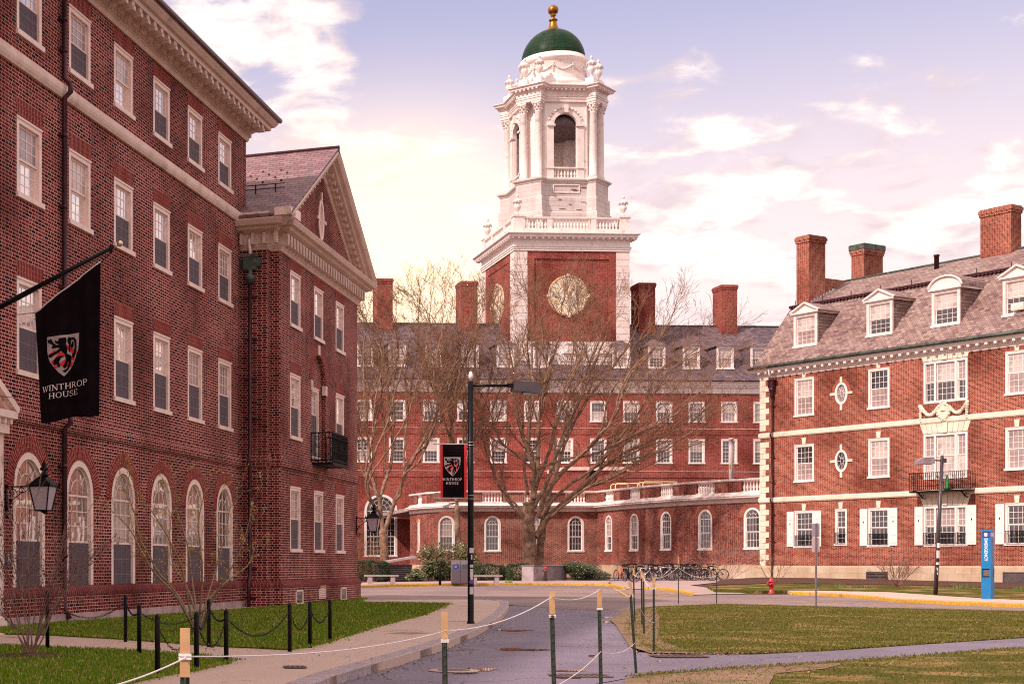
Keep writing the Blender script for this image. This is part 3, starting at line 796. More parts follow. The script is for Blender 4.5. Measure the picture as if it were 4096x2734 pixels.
for q in (9.6, 8.3, 7.1, 5.9, 3.7, 1.3, .4): m.box(lx - .02, lx + .06, ly - .18, ly + .18, q - .03, q + .04)
m.build('downspout', copper_pipe, hall)
# stepped flashing where the wing roof meets the main wall
m = MB()
for q in range(7): m.box(.56, .60, -1.1 + q * .2, -.9 + q * .2, 12.2 + q * .14, 12.42 + q * .14)
None
# balcony
bx = rx
bal = MB(); bw_, bo = 2.1, .72; z_ = 4.78; y0 = WY - .02
bal.box(bx - bw_ / 2, bx + bw_ / 2, y0 - bo, y0, z_ - .08, z_)
for q in (z_ + .08, z_ + .98):
    bal.box(bx - bw_ / 2, bx + bw_ / 2, y0 - bo, y0 - bo + .03, q - .02, q + .02)
    for s_ in (-1, 1): bal.box(bx + s_ * bw_ / 2 - .015, bx + s_ * bw_ / 2 + .015, y0 - bo, y0, q - .02, q + .02)
n = 17
for i in range(n + 1):
    x = bx - bw_ / 2 + bw_ * i / n; bal.box(x - .015, x + .015, y0 - bo, y0 - bo + .03, z_, z_ + 1.0)
    if i % 2 == 0: scroll(bal, (x + .06, y0 - bo, z_ + .75), .09, .016); scroll(bal, (x + .06, y0 - bo, z_ + .3), .09, .016, -1)
for s_ in (-1, 1):
    for i in range(6):
        y = y0 - bo * i / 6; bal.box(bx + s_ * bw_ / 2 - .011, bx + s_ * bw_ / 2 + .011, y - .011, y + .011, z_, z_ + 1.0)
    for q in (.25, .55, .8): scroll(bal, (bx + s_ * bw_ / 2, y0 - .2, z_ + q), .09, .011, 1, 'y'); scroll(bal, (bx + s_ * bw_ / 2, y0 - .5, z_ + q), .09, .011, -1, 'y')
bal.build('balcony', iron, hall, uv=False)
# entrance portico at the far left: gabled hood on pilasters
ex, ez = LF.loc(72, 1640, -.55)
po = MB(); pw = 3.3; pxc = ex - pw / 2
po.box(pxc - pw / 2 + .12, pxc + pw / 2 - .12, -.42, 0, 4.05, 4.35)
po.box(pxc - pw / 2, pxc + pw / 2, -.55, 0, 4.35, 4.50)
for s_ in (-1, 1):
    a = Vector((pxc + s_ * (pw / 2 + .05), 0, 4.52)); b = Vector((pxc, 0, 5.45)); po.bar((a.x, -.28, a.z), (b.x, -.28, b.z), .56, .14, up=(0, 0, 1)); po.bar((a.x - s_ * .15, -.22, a.z - .02), (b.x, -.22, b.z - .12), .44, .12)
po.plate([(pxc - pw / 2 + .2, 4.5), (pxc + pw / 2 - .2, 4.5), (pxc, 5.35)], -.12, 0)
for q in range(12): po.box(pxc - pw / 2 + .1 + q * .27, pxc - pw / 2 + .2 + q * .27, -.5, -.36, 4.24, 4.36)
pt = po.build('door_hood', trim_l, hall)
m = MB()
for s_ in (-1, 1): m.box(pxc + s_ * 1.25 - .25, pxc + s_ * 1.25 + .25, -.3, 0, .1, 4.05); m.box(pxc + s_ * 1.25 - .3, pxc + s_ * 1.25 + .3, -.35, 0, .0, .35)
m.build('pilasters', trim_l, hall)
m = MB().box(pxc - 1.0, pxc + 1.0, -.03, .02, .15, 4.0); m.build('door', black_paint, hall)
MB().box(pxc - 2.0, pxc + 2.0, -1.6, 0, -.02, .16).build('doorstep', stone_l, hall)
# ------------------------------------------------------------------ clock tower range at the back
BF = Frame((2200 - PX) / F * 138, 138.0, .9984, .0565)
rangeb = thing('tower_range', 'long red brick residence across the back of the court, behind the bare trees', 'building', (BF.X, BF.Y, 0), BF.rot)
bx0, _ = BF.loc(1330, 2000); bx1, _ = BF.loc(3250, 2000)
cols = [1456, 1588.8, 1724.5, 1861.7, 1993.4, 2129.6, 2260, 2393, 2525, 2656.6, 2786.7, 2916.8, 3046]
bxs = [BF.loc(c_, 2000)[0] for c_ in cols]
WB = 1.52
ops = []
for x in bxs:
    ops += [('rect', x - WB / 2, x + WB / 2, 14.40, 16.27), ('rect', x - WB / 2, x + WB / 2, 10.65, 12.88)]
big0 = BF.loc(1523, 2000)[0]
ops.append(('arch', big0 - 1.5, big0 + 1.5, 2.2, 7.8))
mb = MB(); wall_face(mb, bx0, bx1, .2, 17.4, ops, depth=.15)
mb.face([(bx0, 0, .2), (bx0, 0, 17.4), (bx0, 13, 17.4), (bx0, 13, .2)]); mb.face([(bx1, 0, .2), (bx1, 13, .2), (bx1, 13, 17.4), (bx1, 0, 17.4)])
mb.face([(bx1, 13, .2), (bx0, 13, .2), (bx0, 13, 17.4), (bx1, 13, 17.4)])
mb.build('wall', brick_back, rangeb)
rr = random.Random(5)
for i, x in enumerate(bxs):
    u = rr.choice([glass_shade, glass_shade, glass_half, glass_sky, glass_dark])
    window(rangeb, x, 14.40, WB, 1.87, 'b', u, rr.choice([glass_dark, glass_half, glass_shade]), nx=4, ny=2, lintel=soldier_back, y=.02, casing=.17, split=.5)
    u = rr.choice([glass_shade, glass_half, glass_dark, glass_dark])
    window(rangeb, x, 10.65, WB, 2.23, 'b', u, rr.choice([glass_dark, glass_dark, glass_half]), nx=4, ny=3, lintel=soldier_back, y=.02, casing=.17, split=.5)
arched_window(rangeb, big0, 2.2, 3.0, 5.6, glass_dark, glass_dark, nx=8, rows_up=4, rows_low=4, low_frac=.42, casing=.22, ring=soldier_back, big=True, y=.02)
# small fake depth is avoided: belts, cornice and roof are real
for z0, z1 in ((13.25, 13.72), (9.35, 9.85)):
    MB().sweep([(-.02, z0), (.05, z0), (.05, z1), (-.02, z1 + .04)], [(bx0, 0), (bx1, 0)]).build('belt_course', brick_back, rangeb)
    MB().sweep([(.02, z1 + .04), (.07, z1 + .04), (.07, z1 + .075), (.02, z1 + .08)], [(bx0, 0), (bx1, 0)]).build('belt_cap', stone_l, rangeb)
c = MB().sweep([(-.02, 17.0), (.05, 17.0), (.08, 17.45), (.2, 17.55), (.2, 17.7), (.32, 17.72), (.36, 17.95), (.46, 18.05), (.46, 18.1), (-.02, 18.1)], [(bx0, 0), (bx1, 0)])
x = bx0
while x < bx1: c.box(x, x + .16, -.30, -.19, 17.56, 17.71); x += .52
c.build('cornice', white, rangeb)
MB().tube([(bx0, -.5, 18.12), (bx1, -.5, 18.12)], .08, 6).build('gutter', patina, rangeb)
rf = MB(); yr = 6.2; zr = 24.1
rf.face([(bx0, -.68, 18.12), (bx1, -.68, 18.12), (bx1, yr, zr), (bx0, yr, zr)]); rf.face([(bx1, 13.2, 18.1), (bx0, 13.2, 18.1), (bx0, yr, zr), (bx1, yr, zr)])
rf.face([(bx0, -.68, 18.1), (bx0, yr, zr), (bx0, 13.2, 18.1)]); rf.face([(bx1, -.68, 18.1), (bx1, 13.2, 18.1), (bx1, yr, zr)])
rf.build('roof', slate_grey, rangeb)
MB().tube([(bx0, yr, zr + .03), (bx1, yr, zr + .03)], .09, 6).build('ridge_cap', patina, rangeb)
# dormers
def dormer(parent, x, y, z0, w, h, depth, kind, up, low, roofmat, trim, cheek, fac=1.0, slope=None, lw=.13, ph=.5):
    """dormer with its front bottom centre at (x, y, z0), running back `depth`"""
    m = MB(); t = .16
    m.box(-w / 2, -w / 2 + t, 0, .12, 0, h).box(w / 2 - t, w / 2, 0, .12, 0, h).box(-w / 2 + t, w / 2 - t, 0, .12, h - .12, h).box(-w / 2 - .06, w / 2 + .06, -.07, .12, -.06, .05)
    e = .16
    if kind == 'ped':
        m.box(-w / 2 - e, w / 2 + e, -.12, .1, h, h + .1)
        m.plate([(-w / 2 - e, h + .1), (w / 2 + e, h + .1), (0, h + ph)], -.02, .1)
        for s in (-1, 1): m.bar((s * (w / 2 + e + .04), -.07, h + .12), (0, -.07, h + ph + .04), .16, .10, up=(0, 0, 1))
    elif kind == 'arc':
        m.box(-w / 2 - e, w / 2 + e, -.12, .1, h, h + .1)
        pp = arc(0, h + .08, w / 2 + e, ph, 0, math.pi, 14); m.plate(pp, -.02, .1)
        m.tube([(p[0], -.07, p[1]) for p in pp], .07, 6)
    else: m.box(-w / 2 - .08, w / 2 + .08, -.06, .12, h - .02, h + .06)
    o = m.build('dormer', trim, parent, (x, y, z0))
    # cheeks and roof
    ck = MB()
    for s in (-1, 1): ck.box(s * w / 2 - (.06 if s > 0 else 0), s * w / 2 + (0 if s > 0 else .06), .12, depth, 0, h)
    ck.build('cheeks', cheek, o)
    r = MB(); hw = w / 2 + e
    if kind == 'ped':
        for s in (-1, 1):
            P = [(s * (hw + .04), -.1, h + .11), (s * (hw + .04), depth, h + .11), (0, depth, h + ph + .08), (0, -.1, h + ph + .08)]
            r.face(P if s > 0 else P[::-1]); r.face([(s * (hw + .04), -.1, h + .03), (s * (hw + .04), depth, h + .03), (s * (hw + .04), depth, h + .11), (s * (hw + .04), -.1, h + .11)])
    elif kind == 'arc':
        pp = arc(0, h + .1, hw + .03, ph + .06, 0, math.pi, 14)
        for a, b in zip(pp, pp[1:]): r.face([(a[0], -.1, a[1]), (a[0], depth, a[1]), (b[0], depth, b[1]), (b[0], -.1, b[1])])
    else:      # hipped back from the eaves
        zt = h + ph
        A, B, C, Dd = (-hw, -.1, h + .05), (hw, -.1, h + .05), (0, .9, zt), (0, depth + 1.0, zt)
        r.face([A, B, C]); r.face([B, (hw, depth + .6, h + .05), Dd, C]); r.face([(-hw, depth + .6, h + .05), A, C, Dd])
        r.box(-hw, hw, -.1, depth, h, h + .045)
    r.build('dormer_roof', roofmat, o)
    if kind != 'hip':
        m = MB().box(-hw, -hw + .1, -.1, depth, h - .02, h + .1).box(hw - .1, hw, -.1, depth, h - .02, h + .1); m.build('eaves', trim, o)
    wd_ = window(o, 0, .05, w - 2 * t + .1, h - .2, 'dm', up, low, nx=4, ny=2 if h < 1.9 else 3, y=.06, casing=.06, sill=False, trim=trim)
    hoist(wd_)
    return o
for i, c_ in enumerate([1456, 1584, 1731, 1874, 2015, 2160, 2475, 2618, 2756, 2891, 3026, 3160]):
    x = BF.loc(c_, 1400, 1.2)[0]
    dormer(rangeb, x, .62, 19.35, 1.58, 2.05, 3.4, 'hip', rr.choice([glass_shade, glass_half]), rr.choice([glass_dark, glass_half]), slate_grey, white, slate_grey, ph=.75)
# chimneys
def chimney(parent, x, y, w, d, z0, z1, mat, cap=None):
    m = MB().box(x, x + w, y, y + d, z0, z1 - .45); o = m.build('chimney', mat, parent)
    t = MB().box(x - .05, x + w + .05, y - .05, y + d + .05, z1 - .45, z1 - .28).box(x - .09, x + w + .09, y - .09, y + d + .09, z1 - .28, z1 - .1).box(x - .04, x + w + .04, y - .04, y + d + .04, z1 - .1, z1)
    t.build('chimney_cap', mat, o)
    f = MB().box(x - .04, x + w + .04, y - .04, y + d + .04, z0, z0 + .35); f.build('flashing', cap or patina, o)
    for k in range(2): MB().lathe([(.13, 0), (.13, .02), (.1, .02)], 8, (x + w * (.3 + .4 * k), y + d / 2, z1)).build('flue', iron, o, uv=False)
    return o
for xa, xb, vt in ((1508, 1571, 1113), (1845, 1910, 1123), (2555, 2621, 1130), (2886, 2949, 1138)):
    a, z1 = BF.loc(xa, vt, 5.2); b, _ = BF.loc(xb, vt, 5.2)
    chimney(rangeb, a, 5.2, b - a, 1.95, 22.0, z1, brick_back)
# bay with stone coping rising behind the pavilion
a, zt_ = BF.loc(2266, 1866, -5); b, _ = BF.loc(2506, 1866, -5)
m = MB().box(a, b, -5, -.02, 1, zt_ - .3); m.build('stair_bay', brick_back, rangeb)
MB().box(a - .12, b + .12, -5.12, -.02, zt_ - .3, zt_).build('coping', stone_l, rangeb)
vx, vz = BF.loc(2372, 1893, -5)
MB().plate(arc(vx, vz, .42, .42, 0, 2 * math.pi, 20)[:-1], -5.05, -4.9).build('round_vent', iron, rangeb)

# ---- tower
HW = 5.35
tx, ty = BF.X, BF.Y
TC = Vector((38.24, 144.64))
tower = thing('clock_tower', 'tall white and brick clock tower with columned belfry, green dome and gold ball on top', 'tower', (TC.x, TC.y, 0), BF.rot)
sq = lambda a: [(-a, -a), (a, -a), (a, a), (-a, a)]
def ringbox(mb, prof, a): return mb.sweep(prof, sq(a), closed=True)
# brick shaft with recessed panels, quoins
m = MB(); q = 1.22
m.box(-HW + .1, HW - .1, -HW + .14, HW - .14, 18.0, 30.05)
m.build('brick_shaft', brick_back, tower)
fr = MB()
for s in range(4):
    R4 = Matrix.Rotation(s * math.pi / 2, 4, 'Z')
    def put(mbx, x0, x1, y0, y1, z0, z1):
        c0 = R4 @ Vector(((x0 + x1) / 2, (y0 + y1) / 2, (z0 + z1) / 2)); ax = R4 @ Vector(((x1 - x0) / 2, 0, 0)); ay = R4 @ Vector((0, (y1 - y0) / 2, 0))
        mbx.obox(c0, ax, ay, (0, 0, (z1 - z0) / 2))
    put(fr, -HW + q, HW - q, -HW + .03, -HW + .16, 29.35, 30.05)
    put(fr, -HW + q, -HW + q + .65, -HW + .03, -HW + .16, 21.8, 29.35); put(fr, HW - q - .65, HW - q, -HW + .03, -HW + .16, 21.8, 29.35)
    put(fr, -HW + q, HW - q, -HW + .03, -HW + .16, 21.8, 22.2)
fr.build('panel_surround', brick_back, tower)
for sx_ in (-1, 1):
    for sy_ in (-1, 1):
        qn = MB(); z_ = 18.2; i = 0
        while z_ < 30.0:
            L = q; hh = min(.62, 30.05 - z_)
            x0, x1 = sorted((sx_ * (HW + .02), sx_ * (HW - L))); y0, y1 = sorted((sy_ * (HW + .02), sy_ * (HW - q + .0)))
            qn.box(x0, x1, y0, y1, z_, z_ + hh - .05)
            x0, x1 = sorted((sx_ * (HW - .03), sx_ * (HW - q))); y0, y1 = sorted((sy_ * (HW - .03), sy_ * (HW - q)))
            qn.box(x0, x1, y0, y1, z_ + hh - .05, z_ + hh)
            z_ += .62; i += 1
        qn.build('quoins', white_dirty, tower)
bs = MB().box(-HW - .02, HW + .02, -HW - .02, HW + .02, 17.6, 20.0)
ringbox(bs, [(.0, 20.0), (.1, 20.0), (.12, 20.3), (.02, 21.4), (.05, 21.5), (.05, 21.8), (-.3, 21.82)], HW)
bs.build('tower_base', white, tower)
for s in (-1, 0, 1): window(tower, s * 1.9, 18.5, 1.6, 2.0, 'tb', glass_half, glass_half, y=-HW - .06, casing=.2, nx=3, ny=2)
for s in (-1, 0, 1):
    m = MB(); m.plate([(s * 3.3 - .95, 20.7), (s * 3.3 + .95, 20.7), (s * 3.3, 21.3)], -HW - .3, -HW - .05); m.build('base_pediment', white, tower)
# main entablature
m = MB(); ringbox(m, [(-.3, 30.05), (.08, 30.05), (.08, 30.25), (.14, 30.25), (.14, 30.38), (.20, 30.42), (.06, 30.46), (.06, 31.05), (.16, 31.12), (.20, 31.22), (.60, 31.24), (.62, 31.4), (.80, 31.52), (.80, 31.58), (-.4, 31.72)], HW)
for s in range(4):
    R4 = Matrix.Rotation(s * math.pi / 2, 4, 'Z'); k = -HW - .3
    while k < HW + .4: m.obox(R4 @ Vector((k, -HW - .38, 31.16)), R4 @ Vector((.09, 0, 0)), R4 @ Vector((0, .19, 0)), (0, 0, .075)); k += .56
m.prism(sq(HW), 31.6, 31.7)
m.build('main_cornice', white, tower)
# balustrade
bl = MB()
ringbox(bl, [(-.35, 31.7), (.02, 31.7), (.02, 32.05), (-.03, 32.1), (-.35, 32.1), (-.35, 31.7)], HW)
ringbox(bl, [(-.32, 32.98), (.0, 32.98), (.03, 33.05), (.03, 33.16), (-.35, 33.16), (-.35, 33.0), (-.32, 32.98)], HW)
bl.build('balustrade_rails', white_dirty, tower)
pp = baluster_prof(.88, .13); TB = MB().lathe(pp, 8).data('baluster', white_dirty, False)
for s in (0, 3, 1):
    R4 = Matrix.Rotation(s * math.pi / 2, 4, 'Z')
    pe = MB(); pe.obox(R4 @ Vector((-HW + .42, -HW + .42, 32.44)), R4 @ Vector((.46, 0, 0)), R4 @ Vector((0, .46, 0)), (0, 0, .74)); pe.obox(R4 @ Vector((-HW + .42, -HW + .42, 33.24)), R4 @ Vector((.54, 0, 0)), R4 @ Vector((0, .54, 0)), (0, 0, .07)); pe.build('pedestal', white_dirty, tower)
    for k in (-2.05, 2.05): MB().obox(R4 @ Vector((k, -HW + .18, 32.54)), R4 @ Vector((.24, 0, 0)), R4 @ Vector((0, .17, 0)), (0, 0, .45)).build('pedestal', white_dirty, tower)
    k = -HW + 1.15
    while k < HW - 1.1:
        if abs(abs(k) - 2.05) > .34: link_obj('baluster', TB, tower, R4 @ Vector((k, -HW + .18, 32.1)))
        k += .30
def urn_mesh(h=2.0, fluted=False):
    m = MB(); s = h / 2.0
    m.box(-.22 * s, .22 * s, -.22 * s, .22 * s, 0, .12 * s)
    m.lathe([(.18 * s, .12 * s), (.08 * s, .25 * s), (.07 * s, .35 * s), (.16 * s, .45 * s), (.30 * s, .7 * s), (.33 * s, .85 * s), (.26 * s, 1.0 * s), (.24 * s, 1.15 * s), (.42 * s, 1.25 * s), (.44 * s, 1.32 * s), (.36 * s, 1.40 * s), (.2 * s, 1.5 * s), (.08 * s, 1.6 * s), (.07 * s, 1.66 * s), (.13 * s, 1.75 * s), (.14 * s, 1.83 * s), (.05 * s, 1.95 * s), (.002, 2.0 * s)], 14)
    for k in range(8):
        a = k * math.pi / 4; m.ball((.40 * s * math.cos(a), .40 * s * math.sin(a), 1.2 * s), .07 * s, 5, 3)
    return m
u1 = urn_mesh().data('urn', white_dirty)
for sx_, sy_ in ((-1, -1), (1, -1), (1, 1), (-1, 1)): link_obj('urn', u1, tower, (sx_ * (HW - .42), sy_ * (HW - .42), 33.31))
# octagonal stage
def plan(a, b, r):
    g = .7071 * r; P = []
    q = [(-a, -b), (-b, -a), (-b + g, -a + g), (b - g, -a + g)]
    for s in range(4):
        ca, sa = round(math.cos(s * math.pi / 2)), round(math.sin(s * math.pi / 2))
        P += [(x * ca - y * sa, x * sa + y * ca) for x, y in q]
    return P
def stage(name, prof, a, b, r, mat, top=True):
    m = MB(); pl = plan(a, b, r); m.sweep(prof, pl, closed=True)
    if top:
        zt = prof[-1][1]; o = prof[-1][0]
        pl2 = plan(a + o, b + o * .41, r)
        m.prism(pl2, zt - .05, zt)
    return m
m = stage('', [(.30, 31.6), (.30, 33.9), (.22, 33.95), (.18, 34.0), (.18, 35.3), (.12, 35.36), (.06, 35.4), (.05, 36.62), (.10, 36.66), (.16, 36.8), (.30, 36.9), (.32, 37.0), (.2, 37.1)], 4.3, 2.55, .85, None)
m.build('belfry_base', masonry('white_boards', [(0, (.78, .69, .66)), (1, (.84, .76, .73))], (.50, .38, .36), h=.46, P=2.3, head=2, mv=.035, mu=.006, rough=.55, bd=.01, tint=(.82, .68, .64), tintsc=.35, patch=(.60, .42, .36)), tower)
dec = MB()   # flaked boards
rd = random.Random(3)
for _ in range(22):
    x = rd.uniform(-1.6, 1.9); z_ = rd.uniform(33.6, 36.3); yy = -(4.3 - .6 + (.2 if z_ < 35.3 else .07) + .01) ; w_ = rd.uniform(.15, .6)
    dec.box(x, x + w_, yy - .003, yy + .02, z_, z_ + rd.uniform(.02, .09))
dec.build('flaked_boards', plain('bare_wood', (.20, .10, .07), (.30, .17, .12), rough=.9), tower)
dec = MB().box(-1.25, 1.25, -3.83, -3.7, 35.75, 35.85).box(-1.25, 1.25, -3.83, -3.7, 36.45, 36.52).box(-1.25, -1.17, -3.83, -3.7, 35.85, 36.45).box(1.17, 1.25, -3.83, -3.7, 35.85, 36.45)
dec.build('panel_moulding', white, tower)
# belfry walls with arches
wm = MB()
for s in range(4):
    t_ = MB(); R4 = Matrix.Rotation(s * math.pi / 2, 4, 'Z')
    wall_face(t_, -1.95, 1.95, 37.1, 44.45, [('arch', -1.08, 1.08, 37.1, 43.35)], y=-3.5, depth=.3)
    t2 = MB(); wall_face(t2, -1.95, 1.95, 37.1, 44.45, [('arch', -1.08, 1.08, 37.1, 43.35)], y=0, depth=0)
    for f_ in t_.f: wm.face([R4 @ Vector(t_.v[i]) for i in f_])
    for f_ in t2.f:
        P = [t2.v[i] for i in f_]
        if abs(Vector(P[0][:]).y) < 1e-6: wm.face([R4 @ Vector((p[0], -3.2, p[2])) for p in P][::-1])
    # corner pier core
    pc = [(-3.62, -1.95), (-1.95, -3.62), (-1.95, -2.9), (-2.0, -2.0), (-2.9, -1.95)]
    P = [tuple((R4 @ Vector((x, y, 0)))[:2]) for x, y in pc]
    wm.prism(P, 37.1, 44.45)
wm.build('belfry_walls', white, tower)
# interior vault, seen dark through the arches
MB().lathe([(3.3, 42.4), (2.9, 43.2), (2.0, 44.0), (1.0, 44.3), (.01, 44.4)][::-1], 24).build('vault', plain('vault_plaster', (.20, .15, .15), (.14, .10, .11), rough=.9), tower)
MB().prism([(x * .98, y * .98) for x, y in plan(3.6, 2.2, .1)], 37.05, 37.12).build('belfry_floor', white_dirty, tower)
tr = MB()
for s in range(4):
    R4 = Matrix.Rotation(s * math.pi / 2, 4, 'Z')
    def T_(p): return R4 @ Vector(p)
    o_, i_ = arc(0, 42.27, 1.45, 1.45, 0, math.pi, 16), arc(0, 42.27, 1.08, 1.08, 0, math.pi, 16)
    for a, b, a2, b2 in zip(o_, o_[1:], i_, i_[1:]):
        tr.face([T_((a2[0], -3.6, a2[1])), T_((a[0], -3.6, a[1])), T_((b[0], -3.6, b[1])), T_((b2[0], -3.6, b2[1]))])
        tr.face([T_((a[0], -3.6, a[1])), T_((a[0], -3.5, a[1])), T_((b[0], -3.5, b[1])), T_((b[0], -3.6, b[1]))])
        tr.face([T_((b2[0], -3.6, b2[1])), T_((b2[0], -3.5, b2[1])), T_((a2[0], -3.5, a2[1])), T_((a2[0], -3.6, a2[1]))])
    for sg_ in (-1, 1):
        tr.obox(T_((sg_ * 1.38, -3.6, 42.2)), R4 @ Vector((.38, 0, 0)), R4 @ Vector((0, .16, 0)), (0, 0, .09)); tr.obox(T_((sg_ * 1.42, -3.55, 39.6)), R4 @ Vector((.3, 0, 0)), R4 @ Vector((0, .07, 0)), (0, 0, 2.5))
        tr.obox(T_((sg_ * 1.42, -3.56, 38.15)), R4 @ Vector((.36, 0, 0)), R4 @ Vector((0, .14, 0)), (0, 0, .07))
        for k in range(6):   # carved leaves up the arch
            a = math.pi / 2 - sg_ * (.22 + .2 * k); tr.ball(T_((1.62 * math.cos(a), -3.57, 42.27 + 1.62 * math.sin(a))), .14 - .008 * k, 6, 4)
    tr.obox(T_((0, -3.68, 43.75)), R4 @ Vector((.18, 0, 0)), R4 @ Vector((0, .18, 0)), (0, 0, .38))
    tr.obox(T_((0, -3.35, 38.18)), R4 @ Vector((1.08, 0, 0)), R4 @ Vector((0, .16, 0)), (0, 0, .07)); tr.obox(T_((0, -3.35, 37.18)), R4 @ Vector((1.08, 0, 0)), R4 @ Vector((0, .16, 0)), (0, 0, .08))
    for k in range(7): tr.lathe(baluster_prof(.86, .12), 8, T_((-.93 + .31 * k, -3.35, 37.26)))
tr.build('arch_trim', white_dirty, tower)
# columns with leafy capitals
cm = MB(); r_ = .34
cm.box(-.46, .46, -.46, .46, 0, .12); cm.lathe([(.44, .12), (.46, .2), (.38, .26), (.42, .34), (.345, .40), (.345, 2.4), (.30, 6.25), (.33, 6.3), (.31, 6.36), (.33, 6.6), (.45, 7.05), (.44, 7.1)], 18)
for row_, (zz_, rr_, n_) in enumerate(((6.55, .38, 8), (6.8, .42, 8), (7.02, .50, 8))):
    for k in range(n_):
        a = 2 * math.pi * (k + .5 * (row_ % 2)) / n_; cm.ball((rr_ * math.cos(a), rr_ * math.sin(a), zz_), .085 if row_ < 2 else .10, 5, 4)
cm.box(-.46, .46, -.46, .46, 7.12, 7.3)
cmd = cm.data('column', white_dirty)
for s in range(4):
    a = -3 * math.pi / 4 + s * math.pi / 2
    for t in (-.74, .74):
        c0 = Vector((math.cos(a), math.sin(a))) * 4.38 + Vector((-math.sin(a), math.cos(a))) * t
        link_obj('column', cmd, tower, (c0.x, c0.y, 37.12), a)
m = stage('', [(-.5, 44.42), (.02, 44.42), (.03, 44.72), (.08, 44.74), (.08, 44.9), (.13, 44.94), (.02, 44.98), (.02, 45.5), (.12, 45.56), (.14, 45.68), (.44, 45.72), (.46, 45.86), (.60, 45.98), (.60, 46.04), (.3, 46.12)], 4.3, 2.55, .85, None)
pl = plan(4.3, 2.55, .85)
for i in range(len(pl)):
    a, b = Vector(pl[i]), Vector(pl[(i + 1) % len(pl)]); d = (b - a); L = d.length
    if L < .9: continue
    d /= L; n_ = Vector((d.y, -d.x)); k = .15
    while k < L:
        c0 = a + d * k + n_ * .25; m.obox((c0.x, c0.y, 45.62), (*(d * .085), 0), (*(n_ * .17), 0), (0, 0, .07)); k += .42
m.prism(plan(4.2, 2.5, .85), 44.38, 44.44)
m.build('belfry_entablature', white_dirty, tower)
m = MB().prism(plan(3.7, 2.3, .85), 46.0, 46.75)
for s in range(4):
    a = -3 * math.pi / 4 + s * math.pi / 2
    for t in (-.74, .74):
        c0 = Vector((math.cos(a), math.sin(a), 0)) * 4.2 + Vector((-math.sin(a), math.cos(a), 0)) * t
        m.obox((c0.x, c0.y, 46.5), (.40 * math.cos(a), .40 * math.sin(a), 0), (-.40 * math.sin(a), .40 * math.cos(a), 0), (0, 0, .5))
m.build('attic', white, tower)
u2 = urn_mesh(2.15).data('urn', white_dirty)
for s in range(4):
    a = -3 * math.pi / 4 + s * math.pi / 2
    for t in (-.74, .74):
        c0 = Vector((math.cos(a), math.sin(a), 0)) * 4.2 + Vector((-math.sin(a), math.cos(a), 0)) * t; link_obj('urn', u2, tower, (c0.x, c0.y, 47.0))
dr = MB().lathe([(3.15, 46.7), (3.15, 47.15), (2.98, 47.2), (2.94, 47.4), (2.92, 49.0), (2.98, 49.1), (3.0, 49.25), (3.1, 49.3), (3.26, 49.5), (3.26, 49.62), (3.02, 49.7), (3.02, 50.05), (2.94, 50.1)], 48)
dr.build('drum', white, tower)
sw = MB()
for k in range(10):
    a0 = 2 * math.pi * k / 10; n_ = 12; pts = []
    for i in range(n_ + 1):
        a = a0 + 2 * math.pi / 10 * i / n_; z_ = 48.75 - .55 * math.sin(math.pi * i / n_); pts.append((3.0 * math.cos(a), 3.0 * math.sin(a), z_))
        sw.ball(pts[-1], .085 + .03 * rd.random(), 6, 4)
    for q in range(5): sw.ball((3.0 * math.cos(a0), 3.0 * math.sin(a0), 48.85 - .2 * q), .13 - .015 * q, 6, 4)
sw.build('swags', white_dirty, tower)
DR, DH = 2.95, 2.85
dm = MB().lathe([(DR * math.cos(t), 49.95 + DH * math.sin(t)) for t in [math.pi / 2 * i / 16 for i in range(17)]][:-1] + [(.3, 49.95 + DH)], 48)
# unrolled layout of the metal sheets
for fi, f_ in enumerate(dm.f):
    if len(f_) == 4:
        P = [Vector(dm.v[i]) for i in f_]; ang = [math.atan2(p.y, p.x) for p in P]
        if max(ang) - min(ang) > 3: ang = [a + 2 * math.pi if a < 0 else a for a in ang]
        dm.uv[fi] = [(a * 2.3, math.asin(max(-1, min(1, (p.z - 49.95) / DH))) * 2.9) for a, p in zip(ang, P)]
dm.build('dome', dome_green, tower)
MB().lathe([(.85, 52.45), (.80, 52.6), (.55, 52.85), (.42, 53.1), (.34, 53.45), (.32, 53.6), (.42, 53.66), (.42, 53.74), (.28, 53.82), (.16, 53.9), (.15, 54.05), (.3, 54.12), (.2, 54.2), (.42, 54.36), (.50, 54.62), (.46, 54.86), (.28, 55.05), (.002, 55.12)], 20).build('finial', gold, tower)
